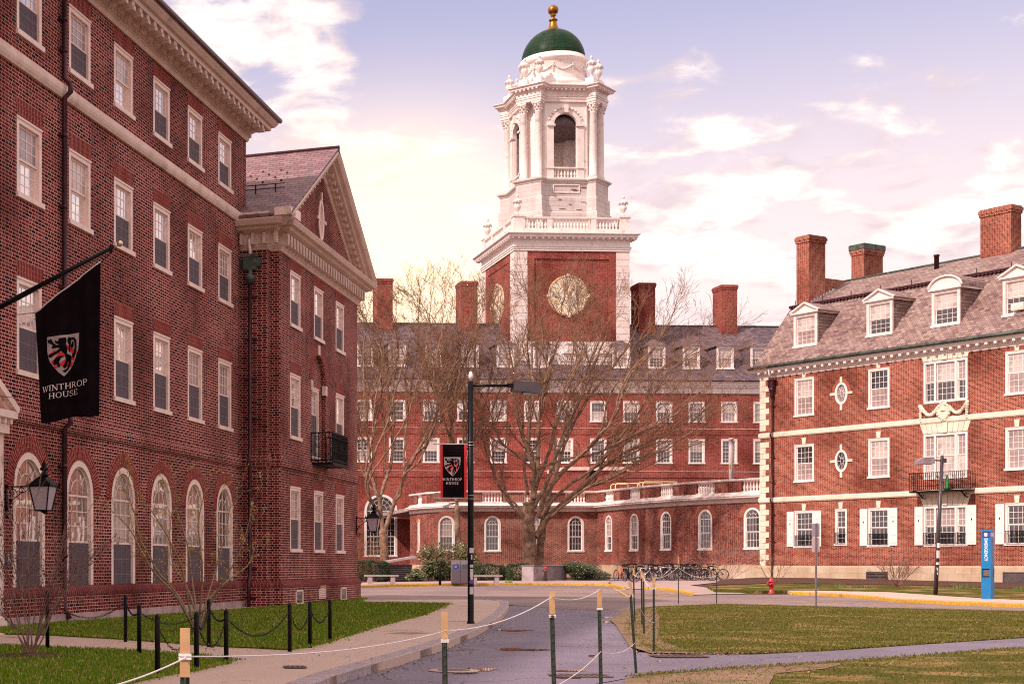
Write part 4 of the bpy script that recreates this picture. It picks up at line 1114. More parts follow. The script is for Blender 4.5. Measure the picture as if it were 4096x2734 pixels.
# clock faces
def clock(rot, xo=0, zc=26.0):
    R4 = Matrix.Rotation(rot, 4, 'Z'); y = -HW + .05; Rr = 1.86
    o = MB().plate(arc(xo, 0, Rr, Rr, 0, 2 * math.pi, 40)[:-1], y - .08, y + .06).build('clock', plain('clock_dial_pale_gold', (.90, .82, .66), (.88, .78, .62), rough=.4) if 'clock_dial_pale_gold' not in MATS else MATS['clock_dial_pale_gold'], tower, (0, 0, zc), rot, uv=False)
    g = MB(); 
    for k in range(48):
        a = 2 * math.pi * k / 48; rr_ = Rr - .12 + .03 * (k % 2); g.ball((xo + rr_ * math.cos(a), y - .09, rr_ * math.sin(a)), .095, 6, 4)
    g.build('gilt_wreath', gold_paint, o, uv=False)
    b = MB()
    for a in (0, 90, 180, 270):
        a = math.radians(a); b.obox((xo + Rr * math.cos(a), y - .1, Rr * math.sin(a)), (.12 * math.cos(a), 0, .12 * math.sin(a)), (0, .08, 0), (-.15 * math.sin(a), 0, .15 * math.cos(a)))
    b.build('dial_blocks', white, o, uv=False)
    nm = MB(); num = ['XII', 'I', 'II', 'III', 'IIII', 'V', 'VI', 'VII', 'VIII', 'IX', 'X', 'XI']
    for i, t in enumerate(num):
        a = math.pi / 2 - i * math.pi / 6; er = Vector((math.cos(a), 0, math.sin(a))); et = Vector((math.sin(a), 0, -math.cos(a)))
        wd = {'I': .10, 'V': .2, 'X': .2}; tot = sum(wd[c] for c in t); u = -tot / 2
        for ch in t:
            w_ = wd[ch]; uc = u + w_ / 2; u += w_
            def pt(uu, rr_): return tuple(Vector((xo, y - .095, 0)) + er * rr_ + et * uu)
            if ch == 'I': nm.bar(pt(uc, 1.12), pt(uc, 1.52), .045, .02, up=(0, 1, 0))
            if ch == 'V': nm.bar(pt(uc - .07, 1.52), pt(uc, 1.12), .05, .02, up=(0, 1, 0)); nm.bar(pt(uc + .07, 1.52), pt(uc, 1.12), .03, .02, up=(0, 1, 0))
            if ch == 'X': nm.bar(pt(uc - .07, 1.52), pt(uc + .07, 1.12), .05, .02, up=(0, 1, 0)); nm.bar(pt(uc + .07, 1.52), pt(uc - .07, 1.12), .03, .02, up=(0, 1, 0))
    nm.tube([(p[0], y - .09, p[1]) for p in arc(xo, 0, .98, .98, 0, 2 * math.pi, 30)], .02, 4)
    nm.build('numerals', gold_paint, o, uv=False)
    h = MB()
    for hr, L, w_ in ((math.radians(90 - 35), .85, .12), (math.radians(90 + 32), 1.25, .09)):
        e = Vector((math.cos(hr), 0, math.sin(hr))); h.bar(Vector((xo, y - .12, 0)) - e * .25, Vector((xo, y - .12, 0)) + e * L, w_, .02, up=(0, 1, 0))
    h.build('hands', gold_paint, o, uv=False)
clock(0, -.35); clock(-math.pi / 2, 0)
ZK = ((-1e3, -1e3), (37.1, 37.1), (44.4, 44.17), (46.1, 45.68), (47.2, 46.6), (50.0, 49.08), (52.8, 52.1), (55.12, 54.45), (1e3, 1e3))
def ZR(z):
    for (a, a2), (b, b2) in zip(ZK, ZK[1:]):
        if z <= b: return a2 + (b2 - a2) * (z - a) / (b - a)
for ch in tower.children:
    if ch.data is None: continue
    if ch.data.users > 1:
        if ch.name.startswith('column'): ch.scale.z = (44.19 - 37.12) / 7.3
        ch.location.z = ZR(ch.location.z)
    else:
        for v in ch.data.vertices: v.co.z = ZR(v.co.z + ch.location.z) - ch.location.z

# ------------------------------------------------------------------ low curved pavilion
PV = [W(1640, 2259, 121), W(1706, 2259, 117.2), W(1830, 2259, 114.4), W(2388, 2259, 115.2), W(2477, 2259, 111.3), W(2593, 2259, 107.2), W(2733, 2259, 103.2), W(2908, 2259, 99.6), W(3060, 2259, 97.2)]
PV2 = [(p.x, p.y) for p in PV]
pav = thing('dining_pavilion', 'low curved brick pavilion with arched windows and a white balustrade on its roof', 'building', (0, 0, 0))
pos_w = [(0, 1675, .55), (2, 1786, 1.28), (2, 1970, 1.28), (2, 2137, 1.28), (2, 2303, 1.28), (3, 2434, 1.28), (4, 2536, 1.28), (5, 2663, 1.28), (6, 2820, 1.28), (7, 3009, 1.28)]
ZG, ZC, ZB, ZT = .3, 5.55, 6.10, 7.0
BAL = MB().lathe(baluster_prof(ZT - ZB - .22, .095), 8).data('baluster', white, False)
segs = []
for i in range(len(PV2) - 1):
    a, b = Vector(PV2[i]), Vector(PV2[i + 1]); segs.append(Frame(a.x, a.y, b.x - a.x, b.y - a.y)); segs[-1].L = (b - a).length
for i, fr_ in enumerate(segs):
    ws = [(c_, w_) for k, c_, w_ in pos_w if k == i]; op = []; bo = []
    sub = link_obj('facet', None, pav, (fr_.X, fr_.Y, 0), fr_.rot)
    for c_, w_ in ws:
        x = fr_.loc(c_, 2100)[0]; op.append(('arch', x - w_ / 2, x + w_ / 2, 2.45, 5.12 if w_ > 1 else 5.0)); bw2 = .82 if w_ > 1 else .3
        bo.append((x - bw2, x + bw2))
    if i == 0: bo = [(bo[0][0] - .2, bo[0][1] + .3)]
    t_ = MB(); wall_face(t_, 0, fr_.L, 1.42, ZC, op, depth=.14)
    # parapet with openings filled by balusters
    edges = [0] + [e_ for b_ in bo for e_ in b_] + [fr_.L]
    for a, b in zip(edges[::2], edges[1::2]): t_.box(a, b, .02, .32, ZB, ZT - .16)
    t_.build('wall', brick_pav, sub)
    MB().box(0, fr_.L, -.07, .0, ZG - .6, 1.42).build('plinth', stone_block, sub)
    for (k_, c_, w_), (a, b) in zip([q for q in pos_w if q[0] == i], bo):
        x = (a + b) / 2 if i else fr_.loc(c_, 2100)[0]
        arched_window(sub, fr_.loc(c_, 2100)[0], 2.45, w_, (5.12 if w_ > 1 else 5.0) - 2.45, [glass_dark, glass_half, glass_dark][int(c_) % 3], glass_dark, nx=4 if w_ > 1 else 2, rows_up=2, rows_low=2, low_frac=.52, casing=.15 if w_ > 1 else .08, ring=soldier_right, y=.02)
        n = max(3, int((b - a) / .21)); MB().box(a, b, .0, .34, ZB, ZB + .06).build('baluster_base', white, sub, uv=False)
        for q in range(n): link_obj('baluster', BAL, sub, (a + (b - a) * (q + .5) / n, .17, ZB + .06))
    hoist(sub, True)
inner = [(p[0], p[1] + .0) for p in PV2]
MB().sweep([(-.02, 5.42), (.04, 5.45), (.06, 5.6), (.16, 5.68), (.44, 5.74), (.46, 5.84), (.5, 5.86), (.10, 6.02), (.08, 6.12), (-.5, 6.12)], PV2).build('cornice', white_dirty, pav)
MB().sweep([(-.36, ZT - .16), (.04, ZT - .16), (.10, ZT - .10), (.10, ZT), (-.40, ZT), (-.40, ZT - .15)], PV2).build('coping', white_dirty, pav)
MB().prism(PV2[:] + [(PV2[-1][0] + 3, PV2[-1][1] + 10), (PV2[-1][0], 137), (PV2[0][0] - .2, 137)], 5.7, 6.0).build('flat_roof', concrete_base, pav)
# brick ends behind the windows stay closed
# ------------------------------------------------------------------ right residence
RC = Vector((38.83, 97.0)); RF = Frame(RC.x, RC.y, .4725, -.8813)
res = thing('brick_residence', 'orange-red brick residence on the right with cream stone bands, shutters and mansard roof', 'building', (RC.x, RC.y, 0), RF.rot)
def rl(x, v, yo=0): return RF.loc(x, v, yo)
RL = 27.0
ops = []; wins = []
def addwin(xa, xb, vt, vb, **kw):
    a, _ = rl(xa, vt); b, _ = rl(xb, vt); zt_ = rl((xa + xb) / 2, vt)[1]; zb_ = rl((xa + xb) / 2, vb)[1]
    wins.append((a, b, zb_, zt_, kw)); ops.append(('rect', a, b, zb_, zt_))
S = .5739
def c5(x, y): return 2950 + x * S, 800 + y * S
def c6(x, y): return 2950 + x * S, 1600 + y * S
z3 = rl(*c5(465, 1500))[1]; t3 = rl(*c5(465, 1238))[1]
z2 = rl(*c6(465, 565))[1]; t2_ = rl(*c6(465, 308))[1]
z1 = rl(*c6(465, 1022))[1]; t1 = rl(*c6(465, 770))[1]
def col(x0, x1): return rl(2950 + x0 * S, 2000)[0], rl(2950 + x1 * S, 2000)[0]
A = col(397, 533); Bc = col(911, 1059); Cc = col(1297, 1603); Dc = col(1866, 2035); Ec = (Dc[0] + 3.7, Dc[1] + 3.7)
for (a, b), tri in ((A, 0), (Bc, 0), (Cc, 1), (Dc, 0), (Ec, 0), ((Ec[0] + 3.2, Ec[1] + 3.2), 0)):
    for z0, z1_, k in ((z3, t3, 3), (z2, t2_, 2), (z1, t1, 1)):
        zz = z0 - .25 if (tri and k == 2) else z0
        ops.append(('rect', a, b, zz, z1_)); wins.append((a, b, zz, z1_, tri, k))
sa, sb = col(680, 762); ops.append(('rect', sa, sb, z1 + .12, t1 + .02))
ox = (col(719, 729)[0] + col(719, 729)[1]) / 2; OR, OZ = .44, .67
oz3 = rl(*c5(719, 1347))[1]; oz2 = rl(*c6(729, 422))[1]
for q in (oz3, oz2): ops.append(('oval', ox - OR, ox + OR, q - OZ, q + OZ))
mb = MB(); wall_face(mb, 0, RL, 1.35, 13.75, ops, depth=.14)
mb.face([(0, 11, 1.35), (0, 0, 1.35), (0, 0, 13.75), (0, 11, 13.75)]); mb.face([(RL, 0, 1.35), (RL, 11, 1.35), (RL, 11, 13.75), (RL, 0, 13.75)])
mb.face([(RL, 16, .2), (0, 16, .2), (0, 16, 14), (RL, 16, 14)])
mb.face([(0, 0, 13.9), (0, 16, 13.9), (0, 13, 18.0), (0, 8, 20.1), (0, 3, 18.0)][::-1])
mb.build('wall', brick_right, res)
for n_, (a, b, zb_, zt_, tri, k) in enumerate(wins):
    x, w_, h_ = (a + b) / 2, b - a, zt_ - zb_
    if not tri:
        window(res, x, zb_, w_, h_, 'r', [glass_shade, glass_shade, glass_half, glass_shade, glass_dark][(n_ * 2 + k) % 5] if k > 1 else glass_dark, [glass_half, glass_dark, glass_half][(n_ + k) % 3] if k > 1 else glass_dark, nx=4, ny=3, lintel=soldier_right, key=stone, railing=(k == 1), y=.02, casing=.13)
    else:
        c_ = .12; q = (w_ - 2 * .06) / 2
        fr_ = MB().box(-w_ / 2, w_ / 2, -.02, .13, -.06, .06).box(-w_ / 2, w_ / 2, -.02, .13, h_ - .12, h_)
        for px_ in (-w_ / 2, -w_ * .235 - .06, w_ * .235 - .06, w_ / 2 - .12): fr_.box(px_, px_ + .12, -.025, .13, .06, h_ - .12)
        o = fr_.build('triple_window', white, res, (x, .02, zb_))
        for cx_, ww, nn in ((0, w_ * .47 - .12, 4), (-(w_ * .235 + w_ / 2) / 2, w_ * .265 - .18, 2), ((w_ * .235 + w_ / 2) / 2, w_ * .265 - .18, 2)):
            wd_ = window(o, cx_, .0, ww + .12, h_ - .05, 't', glass_shade if (k != 1 and nn == 4) else glass_half, glass_dark if k != 2 else glass_shade, nx=nn, ny=3, y=.03, casing=.06, sill=False); hoist(wd_)
        if k == 1:
            rmk = rail_mesh(w_ * .45, .6, .14); rmk.build('railing', iron, o, (0, 0, .1), uv=False)
            for sg_ in (-1, 1): rail_mesh(w_ * .2, .6, .14).build('railing', iron, o, (sg_ * w_ * .37, 0, .1), uv=False)
        st = MB(); hh = .62; a2 = w_ / 2 + .02; nv = 9
        for i in range(nv):
            u0, u1 = -1 + 2 * i / nv, -1 + 2 * (i + 1) / nv; yk = -.10 if i == nv // 2 else -.05; top = h_ + .03 + hh + (.06 if i == nv // 2 else 0)
            st.plate([(u0 * a2 + .012, h_ + .03), (u1 * a2 - .012, h_ + .03), (u1 * (a2 + .22) - .012, top), (u0 * (a2 + .22) + .012, top)], yk, .02)
        st.build('stone_lintel', stone, o)
    if k == 1:
        for sg_ in (-1, 1):
            sw_ = .50; xc = x + sg_ * (w_ / 2 + sw_ / 2 + .03); s_ = MB(); hh = h_ - .05
            s_.box(-sw_ / 2, sw_ / 2, -.05, -.012, 0, hh)
            for za, zb2 in ((.06, .24), (.27, .72), (.76, .94)):
                x0, x1 = -sw_ / 2 + .07, sw_ / 2 - .07; s_.box(x0, x1, -.062, -.05, hh * za, hh * zb2); s_.box(x0 + .035, x1 - .035, -.068, -.062, hh * za + .035, hh * zb2 - .035)
            sh = s_.build('shutter', white, res, (xc, 0, zb_ + .03))
            MB().plate([(0, hh * .60), (.045, hh * .64), (0, hh * .68), (-.045, hh * .64)], -.071, -.066).build('diamond_cutout', iron, sh, uv=False)
            MB().tube([(0, -.06, -.03), (.05, -.1, -.08), (.1, -.08, -.03)], .015, 5).build('shutter_dog', iron, sh, uv=False)
window(res, (sa + sb) / 2, z1 + .12, sb - sa, t1 - z1 - .1, 'r', glass_dark, glass_dark, nx=2, ny=3, lintel=soldier_right, key=stone, railing=True, y=.02, casing=.12)
for q in (oz3, oz2): oval_window(res, ox, q, OR, OZ, y=0, keys=stone, glass=glass_half if q == oz3 else glass_dark, brickring=soldier_right)
MB().sweep([(.12, -.5), (.12, 1.28), (.04, 1.36), (-.02, 1.36)], [(0, 4), (0, 0), (RL, 0)]).build('plinth', stone_block, res)
zb1 = rl(3500, 1990)[1]; zb2 = rl(3500, 1712)[1]
for q in (zb1, zb2):
    MB().sweep([(-.02, q - .02), (.05, q - .02), (.09, q + .05), (.10, q + .24), (.06, q + .30), (-.02, q + .31)], [(0, 4), (0, 0), (RL, 0)]).build('stone_band', stone, res)
qn = MB(); z_ = 1.38; i = 0
while z_ < 13.2:
    if (abs(z_ + .17 - zb1 - .14) < .3 or abs(z_ + .17 - zb2 - .14) < .3):
        if qn.v: qn.build('quoins', stone, res); qn = MB()
    else:
        L = .68 if i % 2 else .42; qn.box(-.03, L, -.035, .4 if i % 2 else .7, z_, z_ + .335)
    z_ += .355; i += 1
qn.build('quoins', stone, res)
# cornice, gutter
ZE = 13.9
c = MB().sweep([(-.02, 13.2), (.04, 13.22), (.06, 13.32), (.10, 13.36), (.12, 13.52), (.16, 13.58), (.42, 13.6), (.44, 13.72), (.5, 13.76), (.5, 13.8), (-.02, 13.9)], [(0, 3), (0, 0), (RL, 0)])
x = 0
while x < RL: c.box(x, x + .07, -.16, -.11, 13.39, 13.5); x += .14
x = .1
while x < RL: c.box(x, x + .16, -.4, -.15, 13.46, 13.595); x += .52
c.build('cornice', white, res)
g = MB().tube([(-.5, -.56, 13.88), (RL, -.56, 13.88)], .11, 8)
x = 0
while x < RL: g.bar((x, -.6, 13.96), (x + .05, -.2, 14.2), .025); x += .62
g.build('gutter', patina, res)
rf = MB(); lo_, mi_, hi_ = (-.5, 13.98), (3.0, 18.0), (8.0, 20.1)
for (ya, za), (yb, zb) in ((lo_, mi_), (mi_, hi_)): rf.face([(-.12, ya, za), (RL, ya, za), (RL, yb, zb), (-.12, yb, zb)])
rf.face([(RL, 13, 18), (-.12, 13, 18), (-.12, 8, 20.1), (RL, 8, 20.1)]); rf.face([(RL, 16.5, 13.98), (-.12, 16.5, 13.98), (-.12, 13, 18), (RL, 13, 18)])
rf.face([(-.12, y_, z_) for y_, z_ in (lo_, mi_, hi_, (13, 18), (16.5, 13.98))][::-1])
rf.build('mansard_roof', slate_warm, res)
bk = MB().box(-.15, RL, 2.82, 3.05, 17.93, 18.10); x = .2
while x < RL: bk.bar((x, 3.0, 18.05), (x, 3.0, 18.42), .035); x += 2.05
x = 0
while x < RL: bk.box(x, x + .12, 2.74, 2.85, 17.9, 18.02); x += .24
bk.build('curb_moulding', copper_pipe, res)
m = MB().tube([(-.1, 8, 20.13), (RL, 8, 20.13)], .09, 6); m.build('ridge_cap', patina, res)
vxx = rl(*c5(1402, 470), 7)[0]; MB().lathe([(.14, 19.4), (.14, 20.35), (.17, 20.35), (.17, 20.45)], 10, (vxx, 6.8, 0)).build('vent_pipe', copper_pipe, res)
for (xa, xb, kind) in ((395, 557, 'ped'), (903, 1083, 'ped'), (1357, 1553, 'arc'), (1852, 2060, 'ped')):
    a = rl(2950 + xa * S, 1300, .35)[0]; b = rl(2950 + xb * S, 1300, .35)[0]
    o = dormer(res, (a + b) / 2, .30, 14.95, b - a, 2.02, 2.4, kind, glass_shade, glass_dark if xa != 395 else glass_half, slate_warm, white_dirty, slate_warm, ph=.68 if kind == 'arc' else .62)
    if xa == 1852: MB().box(-.15, .55, -.35, .1, .2, .58).build('air_conditioner', trim_l, o)
    pz = MB().box((b - a) / 2 - .2, (b - a) / 2 + .25, 2.15, 2.5, 2.0, 2.12); pz.build('flashing', patina, o)
a = rl(2950 + 388 * S, 1300, 3.1)[0]; chimney(res, .25, 3.05, .95, 1.55, 17.2, 22.5, brick_right, plain('lead_flashing', (.45, .38, .38), (.3, .25, .26), rough=.5))
ch2 = chimney(res, .0, 8.7, .95, 1.9, 18.4, 22.3, brick_right)
MB().box(-.12, 1.07, 8.58, 10.72, 22.2, 22.55).build('copper_hood', patina, ch2)
chimney(res, 9.9, 7.3, 1.9, 1.0, 18.8, 22.7, brick_right, MATS['lead_flashing'])
st = MB()
for q in range(8): st.box(1.18, 1.24, 3.2 + q * .3, 3.5 + q * .3, 18.1 + q * .13, 18.32 + q * .13)
st.build('stepped_flashing', MATS['lead_flashing'], res)
MB().box(-.1, .25, 4.6, 8.2, 18.6, 20.12).build('party_wall', brick_right, res)
# downspout with leader head
dxp = rl(3095, 1700)[0]
hd = MB().box(dxp - .2, dxp + .2, -.32, -.02, 12.55, 13.0).box(dxp - .24, dxp + .24, -.36, -.02, 12.98, 13.06).lathe([(.08, 11.9), (.13, 12.1), (.13, 12.3), (.19, 12.4), (.2, 12.55)], 8, (dxp, -.17, 0)); hd.box(dxp - .3, dxp + .3, -.06, 0, 12.7, 12.95)
hd.build('leader_head', copper_pipe, res)
downspout(res, dxp, -.15, 12.0, .25, clips=(11.4, 8.2, 6.6, 4.6, 2.9), jogs=(zb2 + .1, zb1 + .1))
MB().tube([(dxp, -.5, 13.75), (dxp, -.42, 13.4), (dxp, -.2, 13.1)], .05, 8).build('outlet', white, res, uv=False)
# balcony under the middle triple window
ba, bb_ = rl(2950 + 1228 * S, 1600 + 600 * S, -.4)[0], rl(2950 + 1630 * S, 1600 + 600 * S, -.4)[0]
zbal = rl(*c6(1430, 628))[1] + .02
m = rail_mesh(bb_ - ba, .98, .78, bars=28); m.box(-(bb_ - ba) / 2, (bb_ - ba) / 2, -.8, 0, -.12, -.03)
for sg_ in (-1, 1):
    for i in range(5): m.box(sg_ * (bb_ - ba) / 2 - .01, sg_ * (bb_ - ba) / 2 + .01, -.78 + i * .15, -.765 + i * .15, 0, .98)
    for q in (.35, .7): scroll(m, (sg_ * ((bb_ - ba) / 2 - .25), -.79, q), .13, .014, sg_)
    m.tube([(sg_ * 1.3, -.05, -.45), (sg_ * 1.3, -.3, -.4), (sg_ * 1.3, -.62, -.12)], .035, 6); scroll(m, (sg_ * 1.3, -.25, -.3), .12, .02, 1, 'y')
for q in range(-2, 3): scroll(m, (q * .5, -.79, .7), .11, .013, 1 if q % 2 else -1)
m.build('balcony', iron, res, ((ba + bb_) / 2, 0, zbal), uv=False)
# carved cartouche with garlands
cxx, czz = rl(*c5(1443, 1470)); m = MB()
m.plate(arc(0, 0, .30, .38, 0, 2 * math.pi, 20)[:-1], -.14, 0)
m.lathe([(.001, -.06), (.16, -.03), (.22, .02), (.24, .06)], 14)
for k in range(16):
    a = 2 * math.pi * k / 16; m.ball((.34 * math.cos(a), -.1, .42 * math.sin(a)), .09 + .03 * (k % 3 == 0), 6, 4)
for k in range(5): m.ball((-.16 + .08 * k, -.12, .55 - .03 * abs(k - 2)), .09, 6, 4)
for k in range(4): m.ball((-.12 + .08 * k, -.1, -.52), .07, 6, 4)
for sg_ in (-1, 1):
    for i in range(15):
        t = i / 14; m.ball((sg_ * (.36 + 1.0 * t), -.09, .2 - .42 * math.sin(math.pi * t) + .12 * t), .10 + .03 * rd.random(), 6, 4)
    for i in range(7): m.ball((sg_ * 1.4 + rd.uniform(-.04, .04), -.08, .38 - .14 * i), .13 - .008 * i, 6, 4)
m.v = [(x, y if True else 0, z) for x, y, z in m.v]
m.build('cartouche', stone, res, (cxx, -.0, czz))
# cellar vents in the plinth
for xa, xb, ya, yb, lou in ((912, 1052, 1198, 1282, True), (1866, 2050, 1202, 1290, False)):
    a, zt_ = rl(*c6(xa, ya)); b, _ = rl(*c6(xb, ya)); zb_ = rl(*c6(xa, yb))[1]
    m = MB().box(a, b, -.128, -.118, zb_, zt_).box(a - .05, a, -.15, -.1, zb_, zt_ + .05).box(b, b + .05, -.15, -.1, zb_, zt_ + .05).box(a, b, -.15, -.1, zt_, zt_ + .05)
    if lou:
        for q in range(4): m.obox(((a + b) / 2, -.155, zb_ + (zt_ - zb_) * (q + .5) / 4), ((b - a) / 2, 0, 0), (0, .035, -.05), (0, .008, .008))
    m.build('cellar_vent', plain('dark_vent_metal', (.05, .045, .05), (.1, .07, .07), rough=.6), res)
# ------------------------------------------------------------------ ground
def ground_mat(name, cols, rough=.9, sc=1.2, detail_sc=40, bd=.01, patch=None, pth=(.5, .62), psc=.35, wet=None, spec=.3, speck=None, crack=False):
    m, nt, p = newmat(name); tcn = nt.nodes.new('ShaderNodeTexCoord'); vec = tcn.outputs['Object']
    n1 = NOISE(nt, vec, sc, 6, .6); n2 = NOISE(nt, vec, detail_sc, 4, .6)
    col = MIX(nt, RAMP(nt, n1, .35, .65), cols[0], cols[1])
    col = MIX(nt, RAMP(nt, n2, .38, .64), col, cols[2]) if len(cols) > 2 else col
    if patch: col = MIX(nt, RAMP(nt, NOISE(nt, vec, psc, 7, .65), *pth), col, patch)
    if speck: col = MIX(nt, RAMP(nt, NOISE(nt, vec, 14, 2, .5), .70, .72), col, speck)
    if crack:
        vo = node(nt, 'ShaderNodeTexVoronoi', feature='DISTANCE_TO_EDGE'); vo.inputs['Scale'].default_value = .23
        mv_ = node(nt, 'ShaderNodeVectorMath', operation='ADD', inp={0: vec}); nz = node(nt, 'ShaderNodeTexNoise', inp={'Vector': vec, 'Scale': 1.1, 'Detail': 5.0}); nt.links.new(nz.outputs['Color'], mv_.inputs[1]); nt.links.new(mv_.outputs[0], vo.inputs['Vector'])
        col = MIX(nt, M(nt, 'MULTIPLY', M(nt, 'LESS_THAN', vo.outputs['Distance'], .0035), .6), col, (.04, .03, .035))
        col = MIX(nt, M(nt, 'MULTIPLY', RAMP(nt, NOISE(nt, vec, .16, 3, .5), .5, .56), .22), col, (.07, .05, .06))
    r = rough
    if wet:
        w = RAMP(nt, NOISE(nt, vec, .22, 5, .6), wet[0], wet[1])
        col = MIX(nt, w, col, tuple(c * .45 for c in cols[0])); r = M(nt, 'SUBTRACT', rough, M(nt, 'MULTIPLY', w, rough - .12))
    setin(nt, p, 'Base Color', col); setin(nt, p, 'Roughness', r); setin(nt, p, 'Specular IOR Level', spec)
    if bd: bump(nt, p, n2, bd)
    return m
soil = ground_mat('mulch_soil', [(.10, .045, .03), (.15, .07, .045), (.055, .022, .016)], sc=2, detail_sc=24, bd=.04)
dry = ground_mat('worn_soil', [(.32, .19, .12), (.25, .15, .09), (.16, .10, .055)], sc=1.0, detail_sc=18, bd=.02, patch=(.10, .10, .03), pth=(.52, .66), psc=1.2)
asphalt = ground_mat('asphalt', [(.225, .180, .240), (.285, .225, .290), (.150, .115, .160)], rough=.62, sc=.45, detail_sc=60, bd=.02, spec=.4, wet=(.585, .61), speck=(.07, .045, .035), crack=True)
asphalt_far = ground_mat('asphalt_pale', [(.26, .175, .165), (.36, .25, .23), (.19, .13, .125)], rough=.8, sc=.3, detail_sc=30, bd=.006, spec=.3, crack=True)
conc = ground_mat('concrete_slabs', [(.56, .40, .33), (.64, .46, .38), (.50, .35, .29)], rough=.85, sc=.5, detail_sc=50, bd=.003, patch=(.27, .18, .16), pth=(.58, .66), psc=.5)
granite = ground_mat('granite_curb', [(.52, .42, .42), (.42, .33, .34), (.28, .21, .22)], rough=.75, sc=3, detail_sc=26, bd=.01)
grass_l = ground_mat('grass_green', [(.115, .185, .007), (.180, .240, .014), (.068, .115, .005)], sc=.8, detail_sc=30, bd=.05, patch=(.26, .20, .05), pth=(.56, .70), psc=.5, spec=.05)
grass_r = ground_mat('grass_sunny', [(.090, .095, .014), (.165, .128, .034), (.055, .062, .010)], sc=.6, detail_sc=26, bd=.05, patch=(.31, .20, .085), pth=(.49, .60), psc=.5, spec=.05)
yellow = ground_mat('yellow_paint', [(.62, .33, .02), (.70, .40, .05), (.45, .26, .05)], rough=.7, sc=4, detail_sc=12, bd=.004, patch=(.22, .16, .12), pth=(.60, .66), psc=3)

def sheet(name, poly, dz, mat, parent=None, kind='structure', thick=0, side=None, label=None, cat=None):
    """flat ground region given by plan points; follows the terrain"""
    bm = bmesh.new(); vs = [bm.verts.new((p[0], p[1], 0)) for p in poly]; f = bm.faces.new(vs)
    bm.normal_update()
    if f.normal.z < 0: f.normal_flip()
    bmesh.ops.triangulate(bm, faces=bm.faces[:])
    for y in (58, 64, 70, 75, 81, 86, 92, 96, 100):
        bmesh.ops.bisect_plane(bm, geom=bm.verts[:] + bm.edges[:] + bm.faces[:], plane_co=(0, y, 0), plane_no=(0, 1, 0))
    if thick:
        ex = bmesh.ops.extrude_face_region(bm, geom=bm.faces[:])
        top = [g for g in ex['geom'] if isinstance(g, bmesh.types.BMVert)]
        tops = set(top)
        for v in bm.verts: v.co.z = gz(v.co.y) + (dz if v in tops else dz - thick)
        bmesh.ops.recalc_face_normals(bm, faces=bm.faces[:])
    else:
        for v in bm.verts: v.co.z = gz(v.co.y) + dz
    me = bpy.data.meshes.new(name); bm.to_mesh(me); bm.free(); me.materials.append(mat)
    o = link_obj(name, me, parent)
    if kind: o['kind'] = kind
    return o
def g2(pts, dz=0): return [tuple(G(x, v, dz)[:2]) for x, v in pts]
sheet('ground', [(-1500, -200), (1500, -200), (1500, 3000), (-1500, 3000)], -.02, soil)
sheet('road', [(-3, 2)] + g2([(1330, 2740), (1399, 2718), (1601, 2659), (1792, 2593), (1911, 2540), (2000, 2486), (2035, 2440), (2033, 2420)]) + [(13.5, 50)] + g2([(2400, 2432), (2500, 2440), (2500, 2520), (2560, 2620), (2700, 2660)]) + [(9, 2)], .0, asphalt)
# far roadway across the court
back = [(1380, 2352), (1600, 2345), (1900, 2341), (2200, 2339), (2432, 2342), (2492, 2356), (2577, 2356), (2646, 2358), (2727, 2371), (2758, 2380), (2900, 2376), (3160, 2377), (3330, 2384), (3495, 2397), (3580, 2408), (4096, 2430), (4500, 2448)]
sheet('drive', g2(back) + g2([(4500, 2475), (4096, 2446), (3249, 2426), (2892, 2417), (2616, 2428), (2530, 2443), (2300, 2437), (2033, 2418), (1700, 2412), (1300, 2412)]), .004, asphalt_far)
H_S = .13
side_curb = [(1250, 2775), (1399, 2718), (1601, 2659), (1792, 2593), (1911, 2540), (2000, 2486), (2035, 2440), (2033, 2418), (2000, 2411), (1880, 2409), (1430, 2412)]
cur = g2(side_curb)
cur = [(-1.2, 6)] + cur
in_g = g2([(1435, 2411), (1795, 2415), (1703, 2457), (1520, 2503), (1330, 2562), (1250, 2583), (1160, 2599)], H_S)
walk_poly = cur + [tuple(p) for p in in_g[:0]] + g2([(1380, 2412), (1250, 2420)]) + [(-30, 45), (-30, 6)]
sheet('sidewalk', walk_poly, H_S, conc, thick=.3)
# granite kerb stones along the road
def kerb(name, pts, w, h, mat, lip=.0, kind='structure', seg=1.9):
    m = MB(); P = [Vector(p) for p in pts]
    # resample
    out = [P[0]]
    for a, b in zip(P, P[1:]):
        L = (b - a).length; n = max(1, int(L / seg))
        for i in range(1, n + 1): out.append(a + (b - a) * i / n)
    for a, b in zip(out, out[1:]):
        d = (b - a); L = d.length
        if L < .05: continue
        d /= L; n = Vector((d.y, -d.x)); a2 = a + d * .008; b2 = b - d * .008
        c = []
        for p in (a2, b2):
            z0 = gz(p.y); c.append([(p.x + n.x * o, p.y + n.y * o, z0 + q) for o, q in ((0.0, -.1), (.0, h - .02), (-.02, h), (-w, h), (-w, -.1))])
        for k in range(4): m.face([c[0][k], c[1][k], c[1][k + 1], c[0][k + 1]])
        m.face(c[0][::-1]); m.face(c[1])
    o = m.build(name, mat, None, uv=False); o['kind'] = kind
    return o
def smooth(pts, it=2):
    P = [Vector(p) for p in pts]
    for _ in range(it):
        Q = [P[0]]
        for a, b in zip(P, P[1:]): Q += [a * .75 + b * .25, a * .25 + b * .75]
        Q.append(P[-1]); P = Q
    return P
kc = g2(side_curb[:-1]); kc = [(-1.2, 6)] + kc
kerb('kerb', smooth(kc), .26, H_S + .006, granite)
